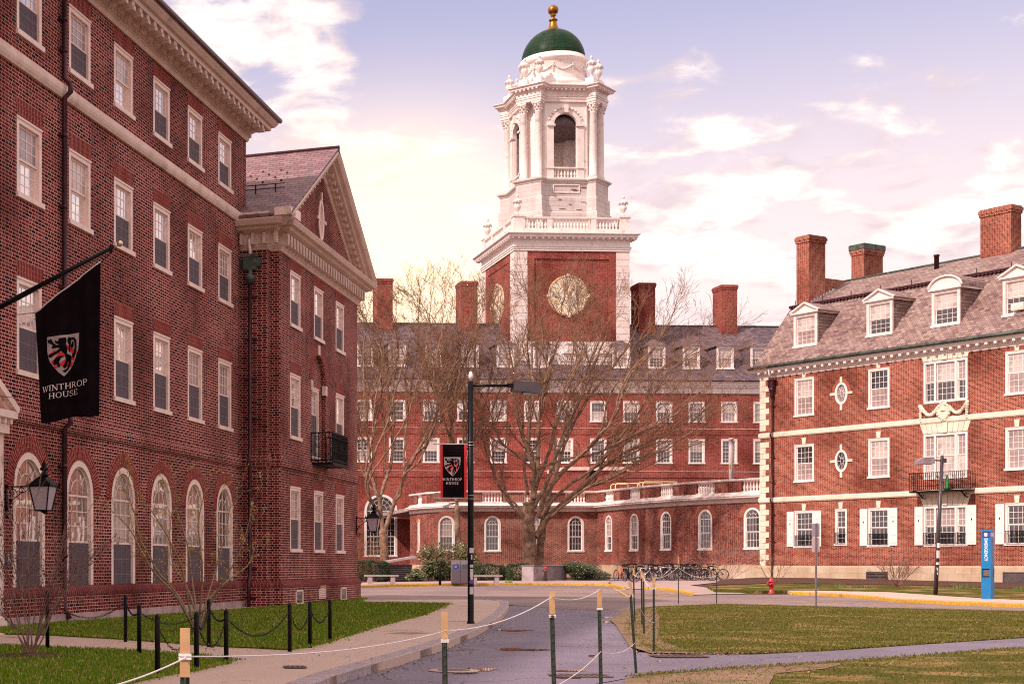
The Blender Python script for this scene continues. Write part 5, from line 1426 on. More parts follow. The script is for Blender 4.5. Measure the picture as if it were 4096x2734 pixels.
# fine joints of the sidewalk slabs
lawn_a = in_g + g2([(1000, 2590), (922, 2587), (638, 2567), (497, 2557), (223, 2541)], H_S) + [LF.world(-19.5, -.1)[:2], LF.world(0, -1.2)[:2], LF.world(WL, -1.3)[:2], LF.world(WL + .3, -1.2)[:2]]
lawn_a = [tuple(p[:2]) for p in lawn_a]
sheet('lawn', lawn_a, H_S + .035, grass_l, thick=.1)
lawn_b = g2([(918, 2648), (797, 2632), (560, 2613), (357, 2604), (0, 2587)], H_S) + [(-5, 22), (-8, 20), (-8, 8), (-1.0, 10)] + g2([(536, 2730), (631, 2706), (791, 2680)], H_S)
sheet('lawn', lawn_b, H_S + .035, grass_l, thick=.1)
# right-hand lawns
la = g2([(2530, 2470), (2560, 2440), (2616, 2428), (2892, 2417), (3249, 2426), (4096, 2446), (4700, 2462), (4700, 2520), (4096, 2548), (3700, 2573), (3300, 2600), (3000, 2613), (2750, 2612), (2640, 2608), (2570, 2580), (2520, 2520)])
sheet('lawn', la, .022, grass_r, thick=.1)
sheet('worn_soil_strip', g2([(2500, 2440), (2560, 2437), (2620, 2428), (2640, 2470), (2630, 2560), (2760, 2612), (2800, 2618), (2600, 2616), (2520, 2590), (2470, 2510), (2440, 2480)]), .030, dry)
sheet('path', g2([(2400, 2590), (2550, 2608), (2700, 2617), (3000, 2618), (3300, 2604), (3700, 2577), (4096, 2551), (4600, 2530), (4600, 2570), (4096, 2592), (3900, 2607), (3500, 2637), (3000, 2670), (2680, 2694), (2550, 2705), (2300, 2750)]), .008, asphalt)
lb = g2([(2560, 2712), (2680, 2697), (3000, 2673), (3500, 2640), (3900, 2610), (4096, 2595), (4700, 2570)]) + [(30, 10), (3.5, 8)]
sheet('lawn', lb, .022, grass_r, thick=.1)
sheet('worn_soil_strip', g2([(2500, 2722), (2620, 2706), (2800, 2692), (3050, 2676), (3400, 2654), (3300, 2680), (3100, 2700), (3050, 2790), (2500, 2790)]), .030, dry)
# strip along the right-hand residence
sheet('far_sidewalk', g2([(3160, 2374), (3330, 2381), (3495, 2393), (3580, 2404), (4096, 2426), (4600, 2447), (4600, 2420), (4096, 2412), (3800, 2396), (3560, 2378), (3300, 2372), (3150, 2371)]), .13, conc, thick=.2)
sheet('lawn', g2([(3050, 2372), (3200, 2370), (3400, 2371), (3560, 2377), (3800, 2395), (4096, 2411), (4600, 2420), (4600, 2385), (4096, 2367), (3700, 2352), (3300, 2345), (3100, 2342), (2830, 2352), (2860, 2368)]), .14, grass_r, thick=.2)
sheet('forecourt', g2([(2433, 2342), (2500, 2355), (2577, 2354), (2646, 2356), (2727, 2369), (2758, 2378), (2900, 2374), (2990, 2374), (2850, 2352), (2760, 2340), (2900, 2325), (2950, 2318), (2440, 2320), (2400, 2330)]), .012, ground_mat('pink_concrete', [(.42, .29, .27), (.48, .34, .31), (.36, .25, .235)], sc=.4, detail_sc=30, bd=.003))
sheet('back_sidewalk', g2([(1380, 2350), (1600, 2343), (1900, 2339), (2200, 2337), (2432, 2340), (2440, 2330), (2100, 2328), (1900, 2330), (1400, 2338)]), .13, MATS['pink_concrete'], thick=.2)
def curb2(pts): return kerb('yellow_kerb', smooth(g2(pts), 1), .16, .138, yellow)
curb2([(1380, 2352), (1600, 2345), (1900, 2341), (2200, 2339), (2432, 2342), (2460, 2347), (2492, 2356)])
curb2([(2577, 2356), (2646, 2358), (2700, 2366), (2727, 2371), (2758, 2380)])
curb2([(3160, 2377), (3330, 2384), (3495, 2397), (3580, 2408), (4096, 2430), (4500, 2448)])
def stripe(pts, w=.11, mat=None):
    P = [Vector(p) for p in g2(pts)]; m = MB()
    for a, b in zip(P, P[1:]):
        d = (b - a).normalized(); n = Vector((d.y, -d.x)) * w / 2
        m.face([(a.x + n.x, a.y + n.y, gz(a.y) + .012), (b.x + n.x, b.y + n.y, gz(b.y) + .012), (b.x - n.x, b.y - n.y, gz(b.y) + .012), (a.x - n.x, a.y - n.y, gz(a.y) + .012)])
    o = m.build('road_marking', mat or yellow, None, uv=False); o['kind'] = 'structure'
stripe([(1437, 2384), (1660, 2397)]); stripe([(1437, 2409), (1800, 2414)]); stripe([(2455, 2352), (2513, 2385)]); stripe([(2532, 2383), (2800, 2366)]); stripe([(2330, 2344), (2240, 2350)])
stripe([(2900, 2424), (3300, 2405), (3700, 2428), (4200, 2446)]); stripe([(2560, 2397), (2700, 2375)])
rr = random.Random(11)
# grass blades
def blades(name, poly, n, z, cols, hmin, hmax, seed, ymax=60):
    r_ = random.Random(seed); P = [Vector(p[:2]) for p in poly]
    xs = [p.x for p in P]; ys = [p.y for p in P]
    def inside(x, y):
        c = False; j = len(P) - 1
        for i in range(len(P)):
            if (P[i].y > y) != (P[j].y > y) and x < (P[j].x - P[i].x) * (y - P[i].y) / (P[j].y - P[i].y) + P[i].x: c = not c
            j = i
        return c
    V = []; Fc = []; k = 0; tries = 0
    while k < n and tries < n * 12:
        tries += 1
        x = r_.uniform(min(xs), max(xs)); y = min(ys) + (max(ys) - min(ys)) * r_.random() ** 1.3
        if k % 9 == 0:
            i = r_.randrange(len(P)); a_, b_ = P[i], P[(i + 1) % len(P)]; q = a_.lerp(b_, r_.random()); x, y = q.x + r_.gauss(0, .09), q.y + r_.gauss(0, .12)
            if y < 14 or y > ymax: continue
        elif y < 14 or y > ymax or not inside(x, y): continue
        h = r_.uniform(hmin, hmax); a = r_.uniform(0, 6.28); w = .006 + .00035 * y; zz = gz(y) + z
        dx, dy = math.cos(a) * w, math.sin(a) * w; lx, ly = r_.uniform(-.4, .4) * h, r_.uniform(-.4, .4) * h
        b = len(V); V += [(x - dx, y - dy, zz), (x + dx, y + dy, zz), (x + lx, y + ly, zz + h)]; Fc.append((b, b + 1, b + 2)); k += 1
    me = bpy.data.meshes.new(name); me.from_pydata(V, [], Fc)
    for m in cols: me.materials.append(m)
    for i, p in enumerate(me.polygons): p.material_index = 0 if r_.random() < .6 else (1 if r_.random() < .6 else 2 if len(cols) > 2 else 1)
    o = link_obj(name, me); tag(o, 'short blades of lawn grass', 'grass', kind='stuff'); return o
gb = [plain('blade_green', (.140, .225, .010), rough=.8, spec=.1), plain('blade_light', (.21, .25, .03), rough=.8, spec=.1), plain('blade_straw', (.42, .32, .11), rough=.8, spec=.1)]
straw2 = plain('blade_dry', (.23, .165, .06), rough=.8, spec=.1)
gb2 = [plain('blade_olive', (.115, .112, .018), rough=.8, spec=.1), plain('blade_pale', (.165, .140, .036), rough=.8, spec=.1), straw2]
blades('grass_blades', lawn_a, 42000, H_S + .03, gb, .02, .055, 1)
blades('grass_blades', lawn_b, 30000, H_S + .03, gb, .02, .055, 2)
blades('grass_blades', la, 60000, .02, gb2, .012, .035, 3)
blades('grass_blades', lb, 26000, .02, gb2, .012, .035, 4)
def puddle(x, v, w, d, seed):
    c = G(x, v); r_ = random.Random(seed); P = []
    for i in range(22):
        a = 2 * math.pi * i / 22; q = 1 + .28 * math.sin(3 * a + seed) + .16 * math.sin(7 * a + 2 * seed); P.append((c.x + w * q * math.cos(a), c.y + d * q * math.sin(a)))
    sheet('puddle', P, .0065, MATS.get('puddle_water') or plain('puddle_water', (.035, .022, .022), rough=.04, spec=.9))
for q in ((2050, 2520, .35, .45, 1), (2075, 2596, .40, .35, 2), (2470, 2488, .35, .6, 3), (2440, 2622, .30, .5, 4), (2375, 2682, .45, .22, 5), (1920, 2676, .22, .25, 6), (2140, 2600, .2, .1, 7), (2440, 2469, .4, .3, 8), (1860, 2690, .15, .1, 9)): puddle(*q)
# drains, manhole
def flat_iron(name, label, cat, x, v, w, d, slots, rz=0, z=.006, ring=False):
    p = G(x, v); o = thing(name, label, cat, (p.x, p.y, p.z + z), rz)
    m = MB()
    if ring:
        m.lathe([(w / 2, 0), (w / 2, .012), (w / 2 - .06, .014), (.001, .012)], 24); m.build('cover', plain('rust_iron', (.10, .06, .055), (.16, .10, .08), rough=.6, metal=.3), o, uv=False)
        MB().lathe([(w / 2 + .12, 0), (w / 2 + .12, .008), (w / 2, .010)], 24).build('frame', conc, o, uv=False)
    else:
        m.box(-w / 2, w / 2, -d / 2, d / 2, 0, .008); m.build('pit', black_paint, o, uv=False)
        g = MB()
        for i in range(slots + 1): x_ = -w / 2 + w * i / slots; g.box(x_ - .02, x_ + .02, -d / 2, d / 2, .008, .018)
        g.box(-w / 2, w / 2, -d / 2 - .03, -d / 2 + .02, .006, .0175).box(-w / 2, w / 2, d / 2 - .02, d / 2 + .03, .006, .0175); g.build('grate', MATS['rust_iron'], o, uv=False)
flat_iron('manhole_cover', 'round iron manhole cover with a pale collar in the near roadway', 'manhole', 1815, 2682, .44, 0, 0, ring=True)
flat_iron('storm_drain', 'long slotted storm drain at the start of the right-hand path', 'drain', 2715, 2628, .75, .42, 8, z=.014)
flat_iron('storm_drain', 'slotted storm drain at the bottom edge of the road between the stakes', 'drain', 2320, 2705, .66, .5, 8)
flat_iron('utility_cover', 'small square iron cover set in the left sidewalk', 'cover', 1180, 2711, .24, .24, 4, z=H_S + .004)

def litter(name, label, spots, n, seed, cols, s0, s1):
    r_ = random.Random(seed); V = []; Fc = []
    for _ in range(n):
        (x0, v0, x1, v1, sp, dz) = r_.choice(spots); t = r_.random(); a, b_ = G(x0, v0), G(x1, v1); p_ = a.lerp(b_, t) + Vector((r_.gauss(0, sp), r_.gauss(0, sp), 0)); p_.z = gz(p_.y) + dz + .004
        s = r_.uniform(s0, s1); q = r_.uniform(0, 6.28); u_ = Vector((math.cos(q), math.sin(q), r_.uniform(-.3, .4))) * s; w_ = Vector((-math.sin(q), math.cos(q), r_.uniform(-.2, .3))) * s * .5; k = len(V)
        p_.z += s * .3; V += [tuple(p_ - u_), tuple(p_ + w_), tuple(p_ + u_), tuple(p_ - w_)]; Fc.append((k, k + 1, k + 2, k + 3))
    me = bpy.data.meshes.new(name); me.from_pydata(V, [], Fc)
    for m in cols: me.materials.append(m)
    for pl in me.polygons: pl.material_index = r_.randrange(len(cols))
    tag(link_obj(name, me), label, 'leaves', kind='stuff')
lf_ = [plain('leaf_brown', (.16, .07, .035), rough=.8), plain('leaf_tan', (.34, .20, .11), rough=.8), plain('leaf_dark', (.07, .035, .025), rough=.8)]
litter('fallen_leaves', 'scattered dry leaves and grit along the curbs and lawn edges', [(1420, 2722, 1800, 2600, .18, .0), (1800, 2600, 2020, 2480, .15, .0), (2035, 2440, 2400, 2436, .8, .0), (2480, 2480, 2560, 2620, .6, .03), (2560, 2620, 3000, 2616, .25, .02), (2600, 2700, 3400, 2660, .6, .03), (2700, 2500, 4000, 2500, 3.0, .03)], 2600, 5, lf_, .012, .035)
litter('fallen_leaves', 'scattered dry leaves on the left grass and sidewalk', [(600, 2590, 1150, 2600, .5, .165), (560, 2615, 900, 2650, .4, .165), (300, 2560, 1500, 2450, 1.2, .17), (1160, 2620, 1700, 2470, .4, .135), (1300, 2690, 1900, 2540, .5, .135)], 900, 6, lf_, .010, .028)
litter('road_grit', 'loose grit scattered on the near roadway', [(1900, 2700, 2500, 2700, 2.0, 0), (2000, 2600, 2500, 2560, 1.5, 0), (2100, 2480, 2450, 2460, 2.0, 0)], 2600, 8, [lf_[2], plain('grit_pale', (.42, .33, .34), rough=.9)], .004, .012)
# ------------------------------------------------------------------ people-scale objects
def torus(mb, c, R_, r_, axis='y', n=24, k=6):
    b = len(mb.v)
    for i in range(n):
        a = 2 * math.pi * i / n
        for j in range(k):
            q = 2 * math.pi * j / k; rad = R_ + r_ * math.cos(q); t = r_ * math.sin(q)
            if axis == 'y': mb.v.append((c[0] + rad * math.cos(a), c[1] + t, c[2] + rad * math.sin(a)))
            elif axis == 'x': mb.v.append((c[0] + t, c[1] + rad * math.cos(a), c[2] + rad * math.sin(a)))
            else: mb.v.append((c[0] + rad * math.cos(a), c[1] + rad * math.sin(a), c[2] + t))
    for i in range(n):
        for j in range(k):
            i2, j2 = (i + 1) % n, (j + 1) % k
            mb.f.append((b + i * k + j, b + i2 * k + j, b + i2 * k + j2, b + i * k + j2)); mb.sm.add(len(mb.f) - 1)
    return mb
def base_at(x, v, dz=0): p = G(x, v, dz); return p
# bollards with chains
bolls = [(190, 2600, 2359), (502, 2565, 2375), (557, 2620, 2411), (630, 2708, 2451), (786, 2681, 2442), (835, 2585, 2392), (905, 2654, 2431), (1159, 2604, 2407), (1240, 2588, 2401), (1320, 2567, 2394)]
blabel = ['black bollard behind the bare reddish shrub at far left', 'black bollard on the far grass beside the hall wall, second from left', 'black bollard standing in the crossing path edge, third from left',
          'nearest black bollard, left of the big wooden-topped stake', 'black bollard just right of the big wooden-topped stake', 'black bollard right behind the bare yellow-budded tree', 'black bollard at the tip of the near grass patch',
          'leftmost of the three black bollards in front of the gabled wing', 'middle of the three black bollards in front of the gabled wing', 'rightmost of the three black bollards in front of the gabled wing']
bm0 = MB().lathe([(.031, -.1), (.031, .82), (.028, .83), (.032, .845), (.028, .87), (.018, .90), (.002, .915)], 14)
bmd = bm0.data('post', black_paint, False); eye = torus(MB(), (0, 0, .78), .03, .008, 'x', 10, 5).data('chain_eye', iron, False)
bpos = []; proto = None
for (x, v, vt), lab in zip(bolls, blabel):
    p = G(x, v, H_S); top = H + (HY - vt) * p.y / F
    o = thing('bollard', lab, 'bollard', (p.x, p.y, p.z), 0, 'black bollards round the grass'); s = link_obj('post', bmd, o); s.scale = (1, 1, (top - p.z) / .915)
    e = link_obj('chain_eye', eye, o); e.location = (0.0, 0, (top - p.z) - .92); bpos.append(Vector((p.x, p.y, top - .12)))
def chain(a, b, sag, label, thick=.0045):
    m = MB(); n = max(8, int((b - a).length / .055)); pts = []
    for i in range(n + 1):
        t = i / n; p = a.lerp(b, t); p.z -= sag * 4 * t * (1 - t); pts.append(p)
    for i in range(n):
        c = (pts[i] + pts[i + 1]) / 2; d = (pts[i + 1] - pts[i]).normalized(); s_ = d.cross(Vector((0, 0, 1))).normalized()
        if i % 2: s_ = s_.cross(d)
        L = .032; w = .012
        q = [c - d * L, c - d * L * .5 + s_ * w, c + d * L * .5 + s_ * w, c + d * L, c + d * L * .5 - s_ * w, c - d * L * .5 - s_ * w, c - d * L]
        m.tube(q, thick, 4, caps=False)
    tag(m.build('chain', iron, None, uv=False), label, 'chain', 'chains between the bollards')
for i, j, s_, lab in ((0, 1, .28, 'black chain sagging from the far-left bollard along the hall'), (1, 2, .12, 'short black chain between the second and third bollards'), (2, 5, .22, 'black chain running behind the yellow-budded tree'), (3, 4, .32, 'deeply sagging black chain between the two bollards beside the big stake'),
                      (4, 5, .2, 'black chain from the near bollard back to the one behind the bare tree'), (4, 6, .34, 'lowest looping black chain right of the big stake'), (5, 6, .12, 'black chain reaching forward to the bollard at the grass tip'), (6, 7, .30, 'long black chain across the front of the lawn'),
                      (7, 8, .30, 'chain between the left and middle of the three wing bollards'), (8, 9, .24, 'chain between the middle and right of the three wing bollards')):
    chain(bpos[i], bpos[j], s_, lab)
# wooden-topped steel stakes with rope
wood = plain('raw_wood_end', (.60, .36, .17), (.48, .27, .12), rough=.8, sc=8, dirt=(.16, .06, .03), dsc=9)
green_post = plain('green_post_paint', (.020, .030, .020), (.035, .040, .028), rough=.6, sc=6)
rope_m = plain('white_rope', (.80, .72, .70), rough=.7)
stakes = [(740, 2511, 738, None, 5.35, 'nearest stake, thick with a pale wooden top, at the bottom left'), (1778, 2446, 1786, None, 9.8, 'leaning stake with a pale wooden top in front of the curb'), (2207, 2365, 2225, None, 11.6, 'stake with pale wooden top at the left of the roadway'),
          (2397, 2355, 2408, None, 14.4, 'stake standing in the middle of the roadway'), (2520, 2325, 2546, 2693, None, 'leaning stake at the corner of road and path'), (2534, 2271, 2540, 2490, None, 'thin stake just behind the leaning corner stake'),
          (2566, 2283, 2569, 2500, None, 'left one of the pair of thin stakes on the worn soil'), (2574, 2290, 2577, 2539, None, 'right one of the pair of thin stakes on the worn soil'), (2616, 2307, 2616, 2610, None, 'stake at the left tip of the sunny lawn'),
          (2714, 2224, 2714, 2413, None, 'tall thin stake by the drive, in front of the bicycles'), (2867, 2267, 2867, 2413, None, 'farthest thin stake by the drive, left of the signpost')]
stk = []
for x, vt, xb, vb, Y, lab in stakes:
    if vb: b = G(xb, vb); Y = b.y
    else: b = Vector(((xb - PX) * Y / F, Y, 0))
    t = W(x, vt, Y); L = (t - b).length; o = thing('stake', lab, 'stake', b, 0, 'roped stakes')
    d = (t - b); u = d.normalized(); s_ = u.cross(Vector((0, 1, 0))).normalized(); f_ = s_.cross(u)
    cut = L - .17 if L < 1.6 else L - .28
    m = MB(); a_ = u * -.2; e_ = u * cut
    m.obox((a_ + e_) / 2 + f_ * .012, (e_ - a_) / 2, s_ * .0165, f_ * .004); m.obox((a_ + e_) / 2 - f_ * .004, (e_ - a_) / 2, s_ * .004, f_ * .016)
    q = .05
    while q < cut: m.obox(u * q - f_ * .02 + s_ * .006, u * .012, s_ * .009, f_ * .007); q += .06
    m.build('steel_post', green_post, o, uv=False)
    m = MB(); m.obox(u * (cut + L) / 2, u * (L - cut) / 2, s_ * .0175, f_ * .016); m.build('wooden_top', wood, o, uv=False)
    if Y < 30:
        m = MB()
        for q in (0, .012): m.obox(u * (L - .19 + q if Y > 6 else L - .105 + q), s_ * .022, f_ * .021, u * .004)
        m.build('rope_knot', rope_m, o, uv=False)
    stk.append((b, t, u, L, Y))
def rope(pts, label, r=.0034):
    P = []
    for a, b, sag in pts:
        for i in range(13):
            t = i / 12; p = a.lerp(b, t); p.z -= sag * 4 * t * (1 - t); P.append(p)
    tag(MB().tube(P, r, 6).build('rope', rope_m, None, uv=False), label, 'rope', 'white rope strung between the stakes')
def onS(i, v): b, t, u, L, Y = stk[i]; return W(b.x, 0, Y) * 0 + Vector((b.x + (t.x - b.x) * ((H + (HY - v) * Y / F - b.z) / (t.z - b.z)), Y - .02, H + (HY - v) * Y / F))
rope([(W(380, 2760, 4.6), onS(0, 2628), .01), (onS(0, 2622), onS(1, 2520), .045)], 'white rope from the nearest stake to the leaning stake by the curb', .0028)
rope([(onS(1, 2520), onS(2, 2383), .06), (onS(2, 2388), onS(3, 2356), .05), (onS(3, 2357), onS(4, 2345), .03)], 'white rope over the roadway linking the three middle stakes', .0036)
rope([(onS(2, 2742), onS(3, 2602), .03), (onS(3, 2604), onS(4, 2570), .06), ], 'lower white rope between the stakes in the roadway')
rope([(onS(4, 2345), onS(8, 2488), .12)], 'white rope drooping down to the stake at the lawn tip', .0045)
rope([(onS(8, 2330), onS(7, 2310), .1), (onS(7, 2308), onS(6, 2300), .02), (onS(6, 2300), onS(5, 2296), .05)], 'white rope round the cluster of thin stakes', .006)
rope([(onS(5, 2296), onS(9, 2262), .25), (onS(9, 2270), onS(10, 2300), .2)], 'thin white rope running out to the farthest stakes', .006)
# big street lamp with banner
dark_bronze = plain('dark_bronze_paint', (.045, .030, .034), (.06, .04, .045), rough=.4)
p = G(1883, 2492, H_S); lamp = thing('street_lamp', 'tall black street lamp with a flat box head on the near sidewalk', 'street lamp', p)
kx = p.y / F; ztop = H + (HY - 1524) * kx
m = MB().lathe([(.085, 0), (.085, .03), (.068, .05), (.066, 2.0), (.06, ztop - p.z)], 16); m.build('pole', black_paint, lamp, uv=False)
MB().lathe([(.03, 0), (.035, .06), (.05, .07), (.05, .13), (.03, .2), (.002, .22)], 10, (0, 0, ztop - p.z)).build('photocell', white, lamp, uv=False)
za = H + (HY - 1541) * kx - p.z; m = MB().tube([(.05, 0, za), (.86, 0, za)], .032, 8).obox((.95, 0, za), (.14, 0, 0), (0, .05, 0), (0, 0, .045)); m.build('arm', black_paint, lamp, uv=False)
m = MB(); xa, xb = .90, 1.50
P0 = [(xa, -.17, za - .12), (xb + .02, -.17, za - .20), (xb + .02, .17, za - .20), (xa, .17, za - .12)]; P1 = [(xa + .03, -.13, za + .10), (xb - .02, -.13, za + .05), (xb - .02, .13, za + .05), (xa + .03, .13, za + .10)]
m.face(P0[::-1]); m.face(P1)
for i in range(4): m.face([P0[i], P0[(i + 1) % 4], P1[(i + 1) % 4], P1[i]])
hd = m.build('lamp_head', dark_bronze, lamp, uv=False)
MB().box(xa + .22, xb - .03, -.12, .12, za - .205, za - .16).build('lens', plain('lamp_lens', (.45, .38, .36), rough=.3), hd, uv=False)
spp = plain('sticker_paper', (.72, .66, .66), (.6, .55, .55), rough=.5)
for v_, w_, h_, mt in ((2200, .05, .055, 'w'), (2290, .04, .09, 'w'), (2262, .04, .03, 'w'), (2312, .03, .05, 'w'), (2360, .045, .08, 'w'), (2226, .02, .05, 'w')):
    z_ = H + (HY - v_) * kx - p.z; MB().sweep([(.0, z_ - h_), (.0, z_ + h_)], [(-w_ + .01, -.0642), (0, -.069), (w_ - .0, -.0635)], caps=False).build('sticker', spp, lamp, uv=False)

MB().plate(arc(.0, H + (HY - 2325) * kx - p.z, .045, .045, 0, 6.28, 14)[:-1], -.074, -.068).build('sticker', plain('purple_sticker', (.18, .05, .30), rough=.5), lamp, uv=False)
for v_ in (1768, 1780, 1981, 1994):
    z_ = H + (HY - v_) * kx - p.z; torus(MB(), (0, 0, z_), .068, .008, 'z', 16, 6).build('strap', plain('steel_band', (.5, .45, .46), rough=.35, metal=.8), lamp, uv=False)
zb0, zb1_ = H + (HY - 1990) * kx - p.z, H + (HY - 1775) * kx - p.z
for z_ in (zb0, zb1_): MB().tube([(-.05, 0, z_), (-.82, 0, z_)], .014, 6).build('banner_rod', white, lamp, uv=False)
# ------------------------------------------------------------------ lettering and the house shield
GL = {  # glyphs in a 1-high box: (width, strokes, slab serifs); curves given as arcs
 'W': (1.15, [((.08, 1), (.33, 0), .13), ((.33, 0), (.57, .9), .07), ((.57, .9), (.82, 0), .13), ((.82, 0), (1.07, 1), .07)], [(.08, 1), (1.07, 1), (.57, .95)]),
 'I': (.42, [((.21, 0), (.21, 1), .14)], [(.21, 0), (.21, 1)]),
 'N': (.95, [((.16, 0), (.16, 1), .07), ((.14, 1), (.80, 0), .14), ((.80, 0), (.80, 1), .07)], [(.16, 0), (.12, 1), (.80, 1)]),
 'T': (.85, [((.42, 0), (.42, 1), .14), ((.06, .965), (.79, .965), .07), ((.08, 1), (.06, .76), .05), ((.77, 1), (.79, .76), .05)], [(.42, 0)]),
 'H': (.98, [((.18, 0), (.18, 1), .14), ((.80, 0), (.80, 1), .14), ((.18, .52), (.80, .52), .07)], [(.18, 0), (.18, 1), (.80, 0), (.80, 1)]),
 'R': (.92, [((.18, 0), (.18, 1), .14), ('arc', .42, .75, .25, .24, -90, 90, .11), ((.18, .97), (.45, .97), .06), ((.18, .52), (.45, .52), .06), ((.42, .5), (.80, .02), .13)], [(.18, 0), (.18, 1), (.82, 0)]),
 'O': (1.0, [('arc', .5, .5, .40, .49, 0, 360, .12)], []),
 'P': (.82, [((.18, 0), (.18, 1), .14), ('arc', .42, .74, .26, .25, -90, 90, .11), ((.18, .97), (.45, .97), .06), ((.18, .49), (.45, .49), .06)], [(.18, 0), (.18, 1)]),
 'U': (.95, [((.18, 1), (.18, .36), .14), ((.78, 1), (.78, .36), .08), ('arc', .48, .36, .30, .34, 180, 360, .11)], [(.18, 1), (.78, 1)]),
 'S': (.72, [('arc', .36, .74, .25, .24, 30, 270, .11), ('arc', .36, .26, .27, .24, 90, -150, .11), ((.60, .98), (.60, .74), .05), ((.10, .02), (.10, .28), .05)], []),
 'E': (.80, [((.18, 0), (.18, 1), .14), ((.10, .965), (.70, .965), .07), ((.18, .51), (.55, .51), .06), ((.10, .035), (.74, .035), .07), ((.70, 1), (.70, .78), .05), ((.74, 0), (.74, .24), .05), ((.55, .62), (.55, .40), .05)], [])}
def glyph_polys(ch, fat=1.0, slab=True):
    w, st, sf = GL[ch]; out = []; st = [tuple(q[:-1]) + (q[-1] * fat,) for q in st]
    def seg(a, b, t):
        a, b = Vector(a), Vector(b); d = (b - a).normalized(); n = Vector((-d.y, d.x)) * t / 2
        out.append([a + n, a - n, b - n, b + n])
    for s in st:
        if s[0] == 'arc':
            _, cx_, cy_, rx_, ry_, a0, a1, t = s; n = 14; P = []
            for i in range(n + 1):
                a = math.radians(a0 + (a1 - a0) * i / n); P.append((Vector((cx_ + (rx_ + t / 2) * math.cos(a), cy_ + (ry_ + t * .3) * math.sin(a))), Vector((cx_ + (rx_ - t / 2) * math.cos(a), cy_ + (ry_ - t * .3) * math.sin(a)))))
            for (o1, i1), (o2, i2) in zip(P, P[1:]): out.append([o1, i1, i2, o2])
        else: seg(*s)
    for x, y in (sf if slab else []): out.append([Vector((x - .16, y - (.03 if y else -.0))), Vector((x + .16, y - (.03 if y else 0))), Vector((x + .16, y + (.03 if not y else .03))), Vector((x - .16, y + .03))])
    return w, out
def text_polys(s, fat=1.0, slab=True, gap=.06):
    x = 0; out = []
    for ch in s:
        w, P = glyph_polys(ch, fat, slab); out += [[p + Vector((x, 0)) for p in q] for q in P]; x += w + gap
    return x - gap, out
def to_mesh(polys, to3, lift):
    m = MB()
    for k, P in enumerate(polys):
        Q = [to3(p[0], p[1], lift) for p in P]
        tri = tessellate_polygon([[Vector((p[0], p[1], 0)) for p in P]])
        for t in tri: m.face([Q[i] for i in t])
    return m
SH = [(105, 130), (438, 80), (438, 170), (430, 250), (400, 350), (370, 415), (340, 460), (280, 538), (230, 500), (200, 470), (140, 390), (118, 330), (108, 270)]
RED = [[(303, 200), (360, 240), (420, 275), (410, 312), (355, 285), (300, 240)], [(298, 290), (350, 318), (398, 338), (386, 372), (340, 350), (296, 325)], [(120, 320), (150, 295), (192, 258), (205, 290), (170, 318), (132, 348)],
       [(150, 388), (200, 345), (240, 280), (292, 302), (292, 326), (230, 345), (165, 415)], [(178, 440), (240, 400), (298, 352), (370, 392), (355, 436), (292, 388), (240, 425), (196, 466)]]
LION = [[(235, 140), (300, 128), (306, 165), (296, 205), (262, 225), (240, 205), (200, 192), (190, 168), (203, 160), (212, 178), (258, 182), (266, 165), (232, 160)],
        [(255, 205), (298, 198), (314, 240), (308, 298), (285, 302), (262, 278), (240, 250)], [(285, 285), (330, 306), (356, 330), (352, 380), (322, 388), (298, 352)],
        [(300, 345), (322, 355), (304, 440), (286, 456), (270, 436), (292, 400)], [(324, 372), (353, 368), (338, 430), (320, 465), (296, 499), (266, 482), (300, 462), (318, 428)],
        [(262, 205), (246, 242), (206, 240), (168, 250), (158, 230), (172, 212), (140, 196), (116, 186), (132, 176), (118, 158), (138, 158), (142, 140), (165, 165), (178, 190), (204, 212)],
        [(262, 262), (236, 290), (190, 315), (150, 346), (122, 332), (132, 310), (160, 302), (200, 280), (245, 248)],
        [(292, 320), (252, 350), (236, 390), (248, 440), (228, 444), (212, 412), (182, 428), (176, 402), (214, 376), (178, 380), (200, 346), (250, 325)],
        [(336, 288), (322, 262), (328, 215), (312, 150), (326, 118), (350, 134), (350, 150), (334, 160), (348, 215)], [(345, 132), (388, 126), (412, 155), (416, 230), (408, 285), (386, 345), (362, 330), (364, 300), (384, 285), (396, 215), (386, 156), (350, 150)], [(366, 170), (384, 176), (378, 232), (354, 240), (350, 215)]]
silver = plain('silver_cloth', (.50, .40, .40), (.42, .33, .33), rough=.75); red_c = plain('red_cloth', (.72, .012, .022), rough=.7); black_c = plain('black_cloth', (.005, .0025, .004), (.009, .004, .006), rough=.85, sc=3, spec=.08)
white_c = plain('white_thread', (.86, .74, .72), rough=.7)
def emblem(parent, to3, s=1):
    to_mesh([SH], to3, .006 * s).build('shield', silver, parent, uv=False)
    for q in RED: to_mesh([q], to3, .010 * s).build('shield_band', red_c, parent, uv=False)
    to_mesh(LION, to3, .014 * s).build('shield_lion', black_c, parent, uv=False)
